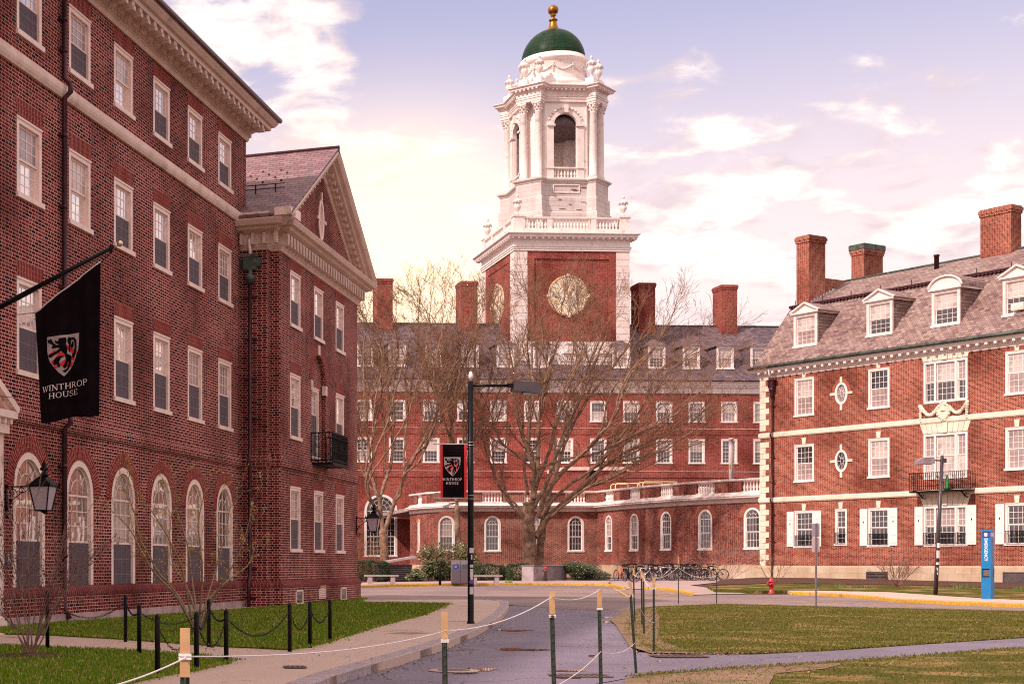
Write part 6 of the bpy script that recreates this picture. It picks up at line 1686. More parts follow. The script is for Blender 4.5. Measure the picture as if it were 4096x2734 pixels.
# lamp banner (60 x 130 cm); banner coordinates in photograph px
by_ = p.y; MBn = MB()
bxl, bxr, bvt, bvb = 1762, 1866, 1777, 1988
def bw(x, v, dy=0): return tuple(W(x, v, by_ - dy) - Vector(lamp.location))
def bn(x, v, lift=0): return bw(x, v, .028 + lift + .006 * math.sin((v - 1777) * .06))
ban = thing('banner', 'vertical black banner with red side stripes hanging from the near street lamp', 'banner', p)
def cloth(x0, x1, n=3):
    m = MB(); rows_ = 24
    for i in range(rows_):
        for j in range(n):
            va, vb = bvt + (bvb - bvt) * i / rows_, bvt + (bvb - bvt) * (i + 1) / rows_; xa_, xb_ = x0 + (x1 - x0) * j / n, x0 + (x1 - x0) * (j + 1) / n
            P = [bn(xa_, vb), bn(xb_, vb), bn(xb_, va), bn(xa_, va)]; m.face(P); m.face([(q[0], q[1] + .006, q[2]) for q in P][::-1])
    return m
cloth(bxl + 9, bxr - 9).build('cloth', black_c, ban, uv=False); cloth(bxl, bxl + 9, 1).build('red_stripe', red_c, ban, uv=False); cloth(bxr - 9, bxr, 1).build('red_stripe', red_c, ban, uv=False)
# map the flag's shield drawing to the banner's: x 105..438 -> 1775..1842, y
def ban3(x, y, lift): return bn(1775.5 + (x - 105) * .1995, 1827 + (y - 105) * .176 + (x - 271) * .0265, lift)
emblem(ban, ban3, .6)
def ban_text(s, xc, vb, hh, wtot):
    w, P = text_polys(s, 1.25, False, .26); return [[(xc - wtot / 2 + q.x / w * wtot, vb - q.y * hh) for q in poly] for poly in P]
to_mesh(ban_text('WINTHROP', 1809, 1921, 10.5, 78) + ban_text('HOUSE', 1809, 1936.5, 10.5, 50), lambda x, v, l: bn(x, v, l), .008).build('lettering', white_c, ban, uv=False)
# second banner pole furniture: slim lamp behind, far right lamp
def small_lamp(x, v, vt, label, arm, headlen, side, stick=False, lean=0):
    b = G(x, v); kk = b.y / F; zt = H + (HY - vt) * kk; o = thing('street_lamp', label, 'street lamp', b)
    L = zt - b.z; dx_ = lean * kk
    m = MB().tube([(0, 0, 0), (dx_, 0, L)], [.085, .065], 12); m.build('pole', dark_bronze if stick else black_paint, o, uv=False)
    if arm:
        MB().lathe([(.03, 0), (.05, .04), (.05, .14), (.002, .22)], 10, (dx_, 0, L)).build('photocell', white, o, uv=False)
        za = L - .2; m = MB().tube([(dx_, 0, za), (dx_ + side * arm, 0, za + .02)], .03, 8).obox((dx_ - side * .05, 0, za), (.09, 0, 0), (0, .09, 0), (0, 0, .09)); m.build('arm', dark_bronze, o, uv=False)
        m = MB(); xa = dx_ + side * arm; xb = xa + side * headlen
        pr = [(0, -.13), (0, .10), (.15, .14), (.6, .12), (1, -.02), (1, -.15)]
        P0 = [(xa + side * headlen * t, -.15, za + q) for t, q in pr]; P1 = [(a, .15, c_) for a, b_, c_ in P0]
        for i in range(len(pr)): j = (i + 1) % len(pr); m.face([P0[i], P0[j], P1[j], P1[i]])
        m.face(P0); m.face(P1[::-1]); h_ = m.build('lamp_head', plain('worn_lamp_head', (.32, .25, .26), (.2, .15, .16), rough=.5), o, uv=False)
        MB().box(min(xa, xb) + .12, max(xa, xb) - .08, -.11, .11, za - .16, za - .13).build('lens', MATS['lamp_lens'], h_, uv=False)
    else:
        MB().tube([(-.62, 0, L - .03), (0, 0, L)], .02, 6).tube([(0, 0, L), (.5, 0, L)], .02, 6).build('arm', black_paint, o, uv=False)
        MB().lathe([(.04, 0), (.06, .05), (.02, .12), (.002, .14)], 8, (0, 0, L)).build('cap', black_paint, o, uv=False)
    if stick:
        for v_, w_, h2, mt in ((2180, .07, .10, white), (2215, .075, .16, MATS['sticker_paper']), (2252, .07, .05, white), (2275, .05, .07, MATS['sticker_paper']), (2292, .04, .05, white)):
            z_ = H + (HY - v_) * kk - b.z; xx = dx_ * z_ / L; m = MB().sweep([(0, z_ - h2), (0, z_ + h2)], [(xx - w_, -.062), (xx, -.087), (xx + w_, -.06)], caps=False); m.build('sticker', mt, o, uv=False)
    return o
small_lamp(3741, 2390, 1822, 'dark leaning street lamp with stickers on its pole, in front of the right residence', .38, .72, -1, True, lean=28)
small_lamp(2072, 2300, 1975, 'slim plain black post with a thin cross arm behind the low shrubs', 0, 0, 1)
# blue emergency phone
b = G(3951, 2408); kk = b.y / F; o = thing('emergency_phone', 'blue emergency call tower with white lettering on the right by the curb', 'emergency phone', b, math.radians(-50))
blue = plain('blue_enamel', (.010, .17, .42), (.014, .20, .46), rough=.35, coat=.3); hh = (2406 - 2116) * kk
m = MB().box(-.17, .17, -.17, .17, 0, .95).box(-.17, .17, .02, .17, .95, 1.27).box(-.17, -.13, -.17, .17, .95, 1.27).box(.13, .17, -.17, .17, .95, 1.27).box(-.17, .17, -.17, .17, 1.27, hh - .28).box(-.185, .185, -.185, .185, hh - .07, hh); m.box(-.14, .14, -.14, .14, hh - .28, hh - .07)
m.build('column', blue, o, uv=False)
MB().box(-.13, .13, -.10, .02, .95, 1.27).build('recess', black_paint, o, uv=False)
cp = MB().box(-.11, .11, -.12, -.10, .99, 1.24).build('call_plate', plain('steel_plate', (.35, .28, .28), rough=.3, metal=.7), o, uv=False); MB().lathe([(.025, 0), (.025, .02), (.002, .022)], 10).build('call_button', red_c, cp, uv=False).location = (.05, -.12, 1.08)
MB().box(-.165, .165, -.165, .165, hh - .25, hh - .1).build('beacon', m_glass('blue_beacon', (.05, .08, .55), .1, .25), o, uv=False)
em = MB().box(-.05, .05, -.175, -.166, hh - .24, hh - .11).build('beacon_light', plain('beacon_white', (.75, .85, 1.0), rough=.3), o, uv=False)
def sans(text, size, parent, name, mat, loc, rot, extr=.002, vertical=False):
    cu = bpy.data.curves.new(name, 'FONT'); cu.body = text; cu.size = size; cu.extrude = extr; cu.align_x = 'CENTER'; cu.align_y = 'CENTER'; cu.offset = size * .018
    t = bpy.data.objects.new('tmp', cu); COL.objects.link(t); bpy.context.view_layer.update()
    me = bpy.data.meshes.new_from_object(t.evaluated_get(bpy.context.evaluated_depsgraph_get())); bpy.data.objects.remove(t); me.materials.clear(); me.materials.append(mat); me.name = name
    ob = link_obj(name, me, parent, loc); ob.rotation_euler = rot; return ob
sans('EMERGENCY', .150, o, 'lettering', plain('white_lettering', (.85, .85, .88), rough=.5), (0, -.175, hh - .74), (math.radians(90), math.radians(90), 0))
sans('EMERGENCY', .145, o, 'lettering', plain('grey_lettering', (.30, .36, .48), rough=.5), (.175, 0, hh - .74), (math.radians(90), math.radians(90), math.radians(90)))
MB().lathe([(.5, 0), (.5, .03), (.001, .035)], 20).build('pad', conc, o, uv=False)
# sign post with two plates seen from behind
b = G(3264, 2427); kk = b.y / F; o = thing('signpost', 'perforated steel post carrying two grey sign backs, at the edge of the sunny lawn', 'sign', b)
galv = plain('galvanised_steel', (.34, .27, .29), (.26, .20, .22), rough=.5, metal=.5); hh = (2427 - 2092) * kk
m = MB().box(-.028, .028, -.02, .02, 0, hh); m.build('post', galv, o, uv=False)
m = MB(); q = .05
while q < hh: m.box(-.008, .008, -.0235, -.0195, q, q + .018); q += .05
m.build('perforations', black_paint, o, uv=False)
for z0, z1, mt in ((hh - .46, hh - .002, 'a'), (hh - .95, hh - .48, 'b')):
    P = []; w_ = .13; r_ = .03
    for cx_, cz_, a0 in ((w_ - r_, z1 - r_, 0), (-w_ + r_, z1 - r_, 90), (-w_ + r_, z0 + r_, 180), (w_ - r_, z0 + r_, 270)): P += arc(cx_, cz_, r_, r_, math.radians(a0), math.radians(a0 + 90), 4)
    MB().plate(P, .022, .027).build('sign_plate', plain('sign_back_' + ('grey' if mt == 'a' else 'pale'), (.42, .33, .37) if mt == 'a' else (.62, .48, .47), rough=.45, metal=.2), o, uv=False)
# fire hydrant
b = G(3085, 2374); o = thing('fire_hydrant', 'red fire hydrant on the grass in front of the quoined corner', 'hydrant', b); redp = plain('red_enamel', (.55, .018, .022), (.42, .012, .018), rough=.4, sc=8, coat=.3)
MB().lathe([(.14, 0), (.14, .05), (.10, .06), (.10, .40), (.13, .41), (.13, .46), (.10, .47), (.105, .55)], 16).build('barrel', redp, o, uv=False)
MB().lathe([(.14, .55), (.14, .58), (.11, .60), (.10, .66), (.05, .72), (.03, .73), (.03, .78), (.002, .785)], 16).build('bonnet', redp, o, uv=False)
for s in (-1, 1): MB().tube([(s * .08, 0, .49), (s * .19, 0, .49)], .05, 10).tube([(s * .18, 0, .49), (s * .22, 0, .49)], .035, 6).build('hose_outlet', redp, o, uv=False)
MB().tube([(0, -.08, .47), (0, -.20, .47)], .07, 12).tube([(0, -.19, .47), (0, -.23, .47)], .03, 6).build('steamer_outlet', redp, o, uv=False)
MB().tube([(-.19, 0, .45), (-.14, -.08, .36), (-.04, -.16, .40)], .008, 4).build('cap_chain', iron, o, uv=False)
# double litter bin
b = G(1840, 2333, .13); o = thing('recycling_bin', 'pair of dark grey litter and recycling cabinets joined together on the back sidewalk', 'bin', b, math.radians(-8)); bg_ = plain('bin_grey', (.115, .085, .10), (.14, .105, .12), rough=.5)
for s, cc in ((-1, (.02, .04, .26)), (1, (.06, .06, .08))):
    x = s * .235; m = MB().plate([(0, 0), (0, 0), (0, 0)], 0, 0) if False else MB()
    m.box(x - .225, x + .225, -.33, .33, .04, 1.0).box(x - .20, x + .20, -.30, .30, 0, .04)
    m.face([(x - .225, -.33, 1.0), (x + .225, -.33, 1.0), (x + .225, -.24, 1.22), (x - .225, -.24, 1.22)]); m.face([(x - .225, -.24, 1.22), (x + .225, -.24, 1.22), (x + .225, .33, 1.26), (x - .225, .33, 1.26)])
    m.face([(x - .225, -.33, 1.0), (x - .225, -.24, 1.22), (x - .225, .33, 1.26), (x - .225, .33, 1.0)]); m.face([(x + .225, .33, 1.0), (x + .225, .33, 1.26), (x + .225, -.24, 1.22), (x + .225, -.33, 1.0)]); m.face([(x + .225, .33, 1.0), (x + .225, .33, 1.26), (x - .225, .33, 1.26), (x - .225, .33, 1.0)])
    cb = m.build('cabinet', bg_, o, uv=False)
    MB().box(x - .14, x + .14, -.345, -.33, .80, 1.02).build('hopper_label', plain('bin_label_%s' % ('blue' if s < 0 else 'black'), cc, rough=.4), cb, uv=False)
    MB().tube([(x - .12, -.34, 1.04), (x - .12, -.38, 1.10), (x + .12, -.38, 1.10), (x + .12, -.34, 1.04)], .012, 6).build('hopper_handle', galv, cb, uv=False)
    MB().box(x - .195, x + .195, -.338, -.33, .08, .74).build('door', plain('bin_door', (.10, .075, .088), rough=.45), cb, uv=False)
    if s < 0: MB().tube([(x + .05 * math.cos(a), -.348, .91 + .05 * math.sin(a)) for a in [i * .55 for i in range(11)]], .008, 4).build('recycle_mark', white, cb, uv=False)
# benches
def bench(x0, x1, vb, vt, label):
    a, c_ = G(x0, vb, .13), G(x1, vb, .13); d = c_ - a; L = d.length; o = thing('stone_bench', label, 'bench', a, math.atan2(d.y, d.x), 'stone benches on the back sidewalk')
    MB().box(-.05, L + .05, -.2, .2, .40, .48).build('seat', conc_b, o, uv=False)
    for q in (.12, L - .34): MB().box(q, q + .22, -.16, .16, 0, .40).build('leg', conc_b, o, uv=False)
conc_b = plain('bench_stone', (.42, .33, .32), (.34, .26, .26), rough=.85, sc=4, bsc=20, bd=.004)
bench(1462, 1588, 2334, 2300, 'pale stone bench in front of the clipped hedge beside the gabled wing'); bench(1880, 2003, 2335, 2307, 'pale stone bench right of the litter bins, partly behind the near lamp post')
# short dark bollard by the planting
b = G(1760, 2338, .13); o = thing('bollard', 'single short black bollard at the back, left of the litter bins', 'bollard', b, 0, 'black bollards round the grass'); MB().lathe([(.07, 0), (.07, .98), (.05, 1.02), (.002, 1.03)], 12).build('post', black_paint, o, uv=False)
# service box with standpipe
b = G(2127, 2325, .1); d = G(2262, 2318, .1); o = thing('utility_wall', 'low grey metal-faced enclosure behind the planting beside the big bare tree', 'enclosure', b, math.atan2((d - b).y, (d - b).x)); L = (d - b).length
gm = plain('grey_sheet', (.33, .27, .30), (.26, .21, .24), rough=.5, metal=.3, sc=2); MB().box(0, L * .36, -.1, .6, 0, .86).build('end_panel', plain('grey_concrete', (.40, .33, .33), (.3, .24, .24), rough=.8, dirt=(.16, .08, .05)), o, uv=False); MB().box(L * .36, L, -.06, .6, 0, .88).build('side_panel', gm, o, uv=False); MB().box(-.03, L + .03, -.13, .63, .88, .93).build('coping', gm, o, uv=False)
MB().box(.15, .45, -.18, -.1, .5, .72).build('junction_box', galv, o, uv=False)
b2 = G(2173, 2325, .08) - Vector((0, .5, 0)); o = thing('standpipe', 'rusty standpipe with a small red cap in front of the grey enclosure', 'standpipe', b2)
MB().lathe([(.10, 0), (.10, .58), (.14, .6), (.14, .66), (.09, .67), (.08, .72)], 12).build('pipe', plain('old_pipe', (.14, .08, .08), (.09, .06, .06), rough=.6), o, uv=False); MB().tube([(-.2, 0, .68), (0, 0, .68)], .05, 8).build('outlet', MATS['old_pipe'], o, uv=False); MB().ball((0, -.04, .78), .09).build('cap', red_c, o, uv=False)
# sloping cellar bulkhead beside the hedge
b = G(1545, 2326, .05); b = b + Vector((0, 3, 0)); o = thing('cellar_bulkhead', 'low sloping stone-capped louvred bulkhead behind the clipped hedge', 'bulkhead', b)
MB().box(0, 2.0, 0, 1.6, 0, 1.0).build('body', plain('dark_louvre', (.05, .035, .035), rough=.7), o, uv=False); m = MB()
for q in range(8): m.box(0, 2.0, -.04, 0, .08 + q * .12, .12 + q * .12)
m.build('louvres', MATS['dark_vent_metal'], o, uv=False); MB().bar((-.15, .7, 1.05), (2.2, .7, 1.45), 1.9, .12).build('capping', conc_b, o, uv=False)
MB().box(.5, .62, -.1, 0, 0, 1.2).build('strut', conc_b, o, uv=False)
# rooftop rails and flue on the pavilion
pr = plain('pale_yellow_pipe', (.78, .66, .30), rough=.5)
for xs_, v0, Y_, lab in (((2462, 2530, 2560), (1952, 1932, 1930), 118, 'left pale yellow pipe rail standing on the pavilion roof'), ((2572, 2640, 2712), (1945, 1926, 1927), 112, 'right pale yellow pipe rail standing on the pavilion roof')):
    k_ = Y_ / F; a = W(xs_[0], 2259, Y_); o = thing('roof_rail', lab, 'railing', (a.x, a.y, 6.0), 0, 'yellow rails on the pavilion roof'); xl = (xs_[2] - xs_[0]) * k_; zt_ = H + (HY - v0[1]) * k_ - 6.0
    MB().tube([(0, 0, 0), (0, 0, zt_ - .15), (.12, 0, zt_), (xl - .12, 0, zt_), (xl, 0, zt_ - .15), (xl, 0, 0)], .045, 8).build('rail', pr, o, uv=False); MB().tube([(0.0, 1.2, 0), (0, 1.2, zt_ - .15), (.12, 1.2, zt_), (xl * .7, 1.2, zt_), (xl * .75, 1.2, 0)], .045, 8).build('rail', pr, o, uv=False)
Y_ = 112; a = W(2925, 2259, Y_); o = thing('flue_pipe', 'pale galvanised flue pipe with a yellow tag rising from the pavilion roof', 'flue', (a.x, a.y, 6.0)); zt_ = H + (HY - 1752) * Y_ / F - 6.0
MB().lathe([(.17, 0), (.165, zt_ - .6), (.165, zt_ - .1), (.2, zt_ - .1), (.2, zt_)], 16).build('pipe', plain('pale_metal', (.85, .70, .68), (.75, .62, .60), rough=.4), o, uv=False); MB().box(-.20, -.12, -.15, -.05, zt_ - 2.2, zt_ - 1.9).build('tag', plain('yellow_tag', (.8, .6, .02), rough=.5), o, uv=False)
a = W(2795, 2259, 112); o = thing('skylight_dome', 'flat white dome skylight just above the pavilion coping', 'skylight', (a.x, a.y, 5.98)); MB().lathe([(1.0, 0), (1.0, 1.0), (.95, 1.06), (.7, 1.14), (.3, 1.18), (.001, 1.19)], 20).build('dome', white, o, uv=False)

# wall lanterns
def lantern(fr_, xl, y0, zb, out, s, label):
    o = thing('wall_lantern', label, 'lantern', fr_.world(xl, y0, 0), fr_.rot, 'wall lanterns on scrolled iron brackets')
    m = MB().box(-.02, .02, -.03, 0, zb - .62 * s, zb + .03).bar((0, 0, zb), (0, -out, zb), .028)
    for yy, zz, r in ((-.16, -.12, .09), (-.36, -.08, .07), (-.55, -.07, .055), (-.08, -.36, .08), (-.1, -.62, .08)): scroll(m, (0, yy * s, zb + zz * s), r * s, .011, -1, 'y')
    m.tube([(0, -.02, zb - .45 * s), (0, -.12 * s, zb - .3 * s), (0, -.35 * s, zb - .14 * s), (0, -.6 * s, zb - .04)], .012, 5)
    for q in (.02, -.45): m.ball((0, -.03, zb + q * s), .04 * s, 8, 5)
    m.build('bracket', iron, o, uv=False)
    cz = zb - .02; c_ = (0, -out - .02, 0)
    g = MB(); w0, w1 = .13 * s, .22 * s; zb_, zt_ = cz - .48 * s, cz + .02
    def q4(w): return [(-w, -w - out), (w, -w - out), (w, w - out), (-w, w - out)]
    A_, B_ = q4(w0 - .008), q4(w1 - .008)
    for i in range(4): j = (i + 1) % 4; g.face([(*A_[i], zb_), (*A_[j], zb_), (*B_[j], zt_), (*B_[i], zt_)])
    body = MB(); A_, B_ = q4(w0), q4(w1)
    for i in range(4): body.bar((*A_[i], zb_), (*B_[i], zt_), .022); j = (i + 1) % 4; body.bar((*A_[i], zb_), (*A_[j], zb_), .026); body.bar((*B_[i], zt_), (*B_[j], zt_), .034)
    C_ = q4(.07 * s); Bo = q4(w1 + .03)
    for i in range(4): j = (i + 1) % 4; body.face([(*Bo[i], zt_ + .01), (*Bo[j], zt_ + .01), (*C_[j], zt_ + .2 * s), (*C_[i], zt_ + .2 * s)]); body.lathe([(.02 * s, 0), (.012 * s, .06 * s), (.001, .12 * s)], 6, (*Bo[i], zt_))
    body.lathe([(.08 * s, zt_ + .2 * s), (.10 * s, zt_ + .22 * s), (.07 * s, zt_ + .26 * s), (.035 * s, zt_ + .3 * s), (.09 * s, zt_ + .34 * s), (.09 * s, zt_ + .37 * s), (.04 * s, zt_ + .40 * s), (.055 * s, zt_ + .45 * s), (.02 * s, zt_ + .5 * s), (.002, zt_ + .56 * s)], 12, c_)
    body.lathe([(.002, zb_ - .08 * s), (.03 * s, zb_ - .05 * s), (w0 * .9, zb_)], 10, c_)
    fr2 = body.build('lantern_frame', iron, o, uv=False)
    g.build('frosted_glass', plain('frosted_glass', (.52, .42, .46), (.46, .36, .40), rough=.35), fr2, uv=False)
lx_, lz_ = LF.loc(22, 1946); lantern(LF, lx_, 0, lz_, .86, 1.0, 'black iron lantern on a scrolled bracket at the left edge, beside the first arched window')
lx2, lz2 = LF.loc(1418, 2070, WY); lantern(LF, WL - .2, WY, lz2, .66, 1.0, 'black iron lantern on a scrolled bracket at the far corner of the gabled wing')
# plaques
pl_ = thing('door_plaques', 'dark plaques with white symbols fixed to the brick at the left edge', 'sign', LF.world(0, 0, 0), LF.rot)
dk = plain('plaque_navy', (.018, .016, .03), rough=.35)
def plq(x0, x1, v0, v1, name='plaque'):
    a, zt_ = LF.loc(x0, v0); c_, zb_ = LF.loc(x1, v1); a = max(a, -22); MB().box(a, c_, -.04, 0, zb_, zt_).build(name, dk, pl_, uv=False); return a, c_, zb_, zt_
q1 = plq(-40, 15, 2205, 2272); q2 = plq(19, 34, 2217, 2264); q3 = plq(37, 51, 2217, 2264)
m = MB(); xm, zm = (q2[0] + q2[1]) / 2, q2[2] + (q2[3] - q2[2]) * .6
m.tube([(xm + .03 + .05 * math.cos(a), -.045, zm - .04 + .05 * math.sin(a)) for a in [math.radians(150 + 20 * i) for i in range(13)]], .008, 4).bar((xm - .02, -.045, zm + .07), (xm, -.045, zm), .018, .008, (0, 1, 0)).bar((xm, -.045, zm), (xm + .05, -.045, zm), .016, .008, (0, 1, 0)).bar((xm + .05, -.045, zm), (xm + .08, -.045, zm - .07), .016, .008, (0, 1, 0)); m.ball((xm - .025, -.045, zm + .1), .018)
m.build('accessible_symbol', white, pl_, uv=False)
m = MB(); xm = (q3[0] + q3[1]) / 2; m.tube([(xm + .055 * math.cos(a), -.045, zm + .04 + .055 * math.sin(a)) for a in [i * math.pi / 8 for i in range(17)]], .007, 4).bar((xm - .04, -.045, zm), (xm + .04, -.045, zm + .08), .012, .006, (0, 1, 0))
for q in range(3): m.box(xm - .05, xm + .05, -.044, -.04, zm - .09 - .03 * q, zm - .078 - .03 * q)
m.build('no_smoking_symbol', white, pl_, uv=False)
m = MB(); 
for q in range(4): m.box(q1[1] - .28, q1[1] - .05, -.044, -.04, q1[3] - .07 - q * .05, q1[3] - .055 - q * .05)
m.build('text_lines', white_c, pl_, uv=False)

# flagpole and flag
nrm = Vector((LF.dy, -LF.dx, 0))   # outward
mx_ = -17.75; Pm = LF.world(mx_, 0, 0); 
tipx, tipv = 452, 988
# pole lies in the vertical plane through Pm square to the wall
def inplane(x, v):
    k_ = (x - PX) / F; t = (k_ * Pm.y - Pm.x) / (nrm.x - k_ * nrm.y); Y_ = Pm.y + nrm.y * t
    return t, H + (HY - v) * Y_ / F
t1_, z1__ = inplane(tipx, tipv); t0_, z0__ = inplane(0, 1226); sl_ = (z1__ - z0__) / (t1_ - t0_); zb__ = z1__ - sl_ * t1_
fp = thing('flagpole', 'black flagpole slanting up from the hall wall, with a brass ball at its tip', 'flagpole', Pm, math.atan2(nrm.y, nrm.x))
MB().tube([(0, 0, zb__), (t1_, 0, z1__)], [.058, .036], 12).build('pole', black_paint, fp, uv=False)
MB().tube([(t1_, 0, z1__), (t1_ + .1, 0, z1__ + .1 * sl_)], .022, 8).ball((t1_ + .14, 0, z1__ + .14 * sl_), .062, 14, 8).build('ball', plain('brass_ball', (.75, .58, .38), rough=.25, metal=.9), fp, uv=False)
MB().box(-.01, .05, -.1, .1, zb__ - .2, zb__ + .25).build('bracket', iron, fp, uv=False)
MB().obox((t1_ - .03, 0, z1__ - .03), (.03, 0, 0), (0, .03, 0), (0, 0, .07)).build('pulley', iron, fp, uv=False)
MB().tube([(t1_ - .03, -.01, z1__ - .09), (.1, -.02, zb__ - .02)], .006, 5).build('halyard', iron, fp, uv=False)
flag = thing('flag', 'large black flag with a lion shield and lettering hanging from the slanted pole', 'flag', Pm, math.atan2(nrm.y, nrm.x))
TL, TR, BLc, BRc = (140, 1252), (402, 1050), (162, 1690), (392, 1656)
def fl(x, v, lift=0.0):
    t, z_ = inplane(x, v)
    s_ = (x - 140) / 260.; d_ = (v - 1050) / 640.
    y_ = .030 * math.sin(s_ * 13 + 1.4 * d_) * (.5 + d_) + .02 * math.sin(s_ * 31 - 3 * d_) * (d_ > .0) * .5
    return (t, y_ * 1.0 - lift, z_)
N1, N2 = 36, 40; m = MB(); hem = MB()
def uvp(s_, d_):
    top = (TL[0] + (TR[0] - TL[0]) * s_, TL[1] + (TR[1] - TL[1]) * s_); bot = (BLc[0] + (BRc[0] - BLc[0]) * s_, BLc[1] + (BRc[1] - BLc[1]) * s_ + 6 * math.sin(s_ * 9))
    return (top[0] + (bot[0] - top[0]) * d_, top[1] + (bot[1] - top[1]) * d_)
for i in range(N1):
    for j in range(N2):
        c_ = [uvp(i / N1, (j + 1) / N2), uvp((i + 1) / N1, (j + 1) / N2), uvp((i + 1) / N1, j / N2), uvp(i / N1, j / N2)]
        m.face([fl(*q) for q in c_], smooth=True); m.face([(a, b_ + .006, c2) for a, b_, c2 in (fl(*q) for q in c_)][::-1], smooth=True)
m.build('cloth', black_c, flag, uv=False)
hem.tube([fl(*uvp(i / 12, -.008)) for i in range(13)], .012, 6); hem.build('hem_cord', white_c, flag, uv=False)
MB().tube([fl(140, 1250), (t0_ * .0 + .1, 0, inplane(0, 1270)[1])], .006, 4).tube([fl(402, 1050), (t1_ - .02, 0, z1__ - .1)], .008, 4).tube([fl(163, 1530), fl(60, 1590)[:1] + (0.0,) + fl(60, 1590)[2:], fl(-40, 1580)[:1] + (0.0,) + fl(-40, 1580)[2:]], .006, 4).build('tie_lines', iron, flag, uv=False)
fz = .3795
def flag3(x, y, lift): return fl(150 + x * fz, 1300 + y * fz, lift)
def sub(poly, n=3):
    out = []
    for i in range(len(poly)):
        a, b_ = poly[i], poly[(i + 1) % len(poly)]
        for k in range(n): out.append((a[0] + (b_[0] - a[0]) * k / n, a[1] + (b_[1] - a[1]) * k / n))
    return out
def gridmesh(polys, to3, lift, cell=9.0):
    """tessellate on a fine grid so that the pieces follow the folds"""
    m_ = MB()
    for P in polys:
        bm = bmesh.new(); bm.faces.new([bm.verts.new((q[0], q[1], 0)) for q in P]); bmesh.ops.triangulate(bm, faces=bm.faces[:])
        xs = [q[0] for q in P]; ys = [q[1] for q in P]; x = min(xs) + cell
        while x < max(xs): bmesh.ops.bisect_plane(bm, geom=bm.verts[:] + bm.edges[:] + bm.faces[:], plane_co=(x, 0, 0), plane_no=(1, 0, 0)); x += cell
        y = min(ys) + cell
        while y < max(ys): bmesh.ops.bisect_plane(bm, geom=bm.verts[:] + bm.edges[:] + bm.faces[:], plane_co=(0, y, 0), plane_no=(0, 1, 0)); y += cell
        for f_ in bm.faces: m_.face([to3(v.co.x, v.co.y, lift) for v in f_.verts])
        bm.free()
    return m_
gridmesh([SH], flag3, .010).build('shield', silver, flag, uv=False); [gridmesh([q], flag3, .016).build('shield_band', red_c, flag, uv=False) for q in RED]; gridmesh(LION, flag3, .022).build('shield_lion', black_c, flag, uv=False)
def line_text(s, x0, y0, x1, y1, hh):
    w, P = text_polys(s); ang = (y1 - y0) / (x1 - x0); return [[(x0 + q.x / w * (x1 - x0) + .12 * hh * q.y * 0, y0 + q.x / w * (y1 - y0) - q.y * hh) for q in poly] for poly in P]
to_mesh(line_text('WINTHROP', 52, 714, 538, 626, 60) + line_text('HOUSE', 130, 782, 430, 728, 58), flag3, .016).build('lettering', white_c, flag, uv=False)

# bicycles
def make_bike():
    o = thing('bicycle', '', 'bicycle'); tyre = iron
    for x in (-.52, .52):
        w = torus(MB(), (x, 0, .34), .325, .028, 'y', 24, 6).build('wheel', tyre, o, uv=False)
        m = MB(); torus(m, (x, 0, .34), .30, .009, 'y', 24, 4)
        for k in range(14): a = 2 * math.pi * k / 14; m.bar((x, 0, .34), (x + .3 * math.cos(a), 0, .34 + .3 * math.sin(a)), .006)
        m.tube([(x, -.05, .34), (x, .05, .34)], .02, 6); m.build('rim', galv, w, uv=False)
    m = MB(); B_, S_, Hd, Hb = (-.07, 0, .29), (-.2, 0, .80), (.36, 0, .84), (.39, 0, .70)
    for a, c_, r in ((B_, S_, .016), (S_, Hd, .016), (B_, Hb, .019), (Hd, Hb, .02), (Hb, (.52, 0, .34), .014), (B_, (-.52, .05, .34), .010), (B_, (-.52, -.05, .34), .010), ((-.185, 0, .74), (-.52, .05, .34), .009), ((-.185, 0, .74), (-.52, -.05, .34), .009), (S_, (-.215, 0, .90), .013), (Hd, (.34, 0, .95), .013)): m.tube([a, c_], r * 1.6, 6)
    m.build('frame', iron, o, uv=False)
    MB().obox((-.23, 0, .93), (.13, 0, 0), (0, .055, 0), (0, 0, .025)).obox((-.12, 0, .93), (.07, 0, 0), (0, .025, 0), (0, 0, .02)).build('saddle', black_paint, o, uv=False)
    MB().tube([(.28, -.28, .98), (.36, -.2, .99), (.38, 0, .96), (.36, .2, .99), (.28, .28, .98)], .019, 6).build('handlebar', iron, o, uv=False)
    m = MB(); torus(m, (-.07, -.05, .29), .09, .008, 'y', 14, 4); m.bar((-.07, -.06, .29), (-.0, -.06, .14), .014).bar((-.07, .06, .29), (-.14, .06, .44), .014).box(-.04, .05, -.13, -.05, .12, .14).box(-.18, -.1, .05, .13, .43, .45); m.build('crank', galv, o, uv=False)
    return o
bike0 = make_bike()
orange_p = plain('orange_paint', (.70, .09, .02), rough=.35, coat=.3); silver_p = plain('silver_frame', (.5, .42, .44), rough=.3, metal=.6); purple_p = plain('plum_frame', (.09, .02, .06), rough=.4); blue_p = plain('dark_blue_frame', (.02, .03, .10), rough=.4)
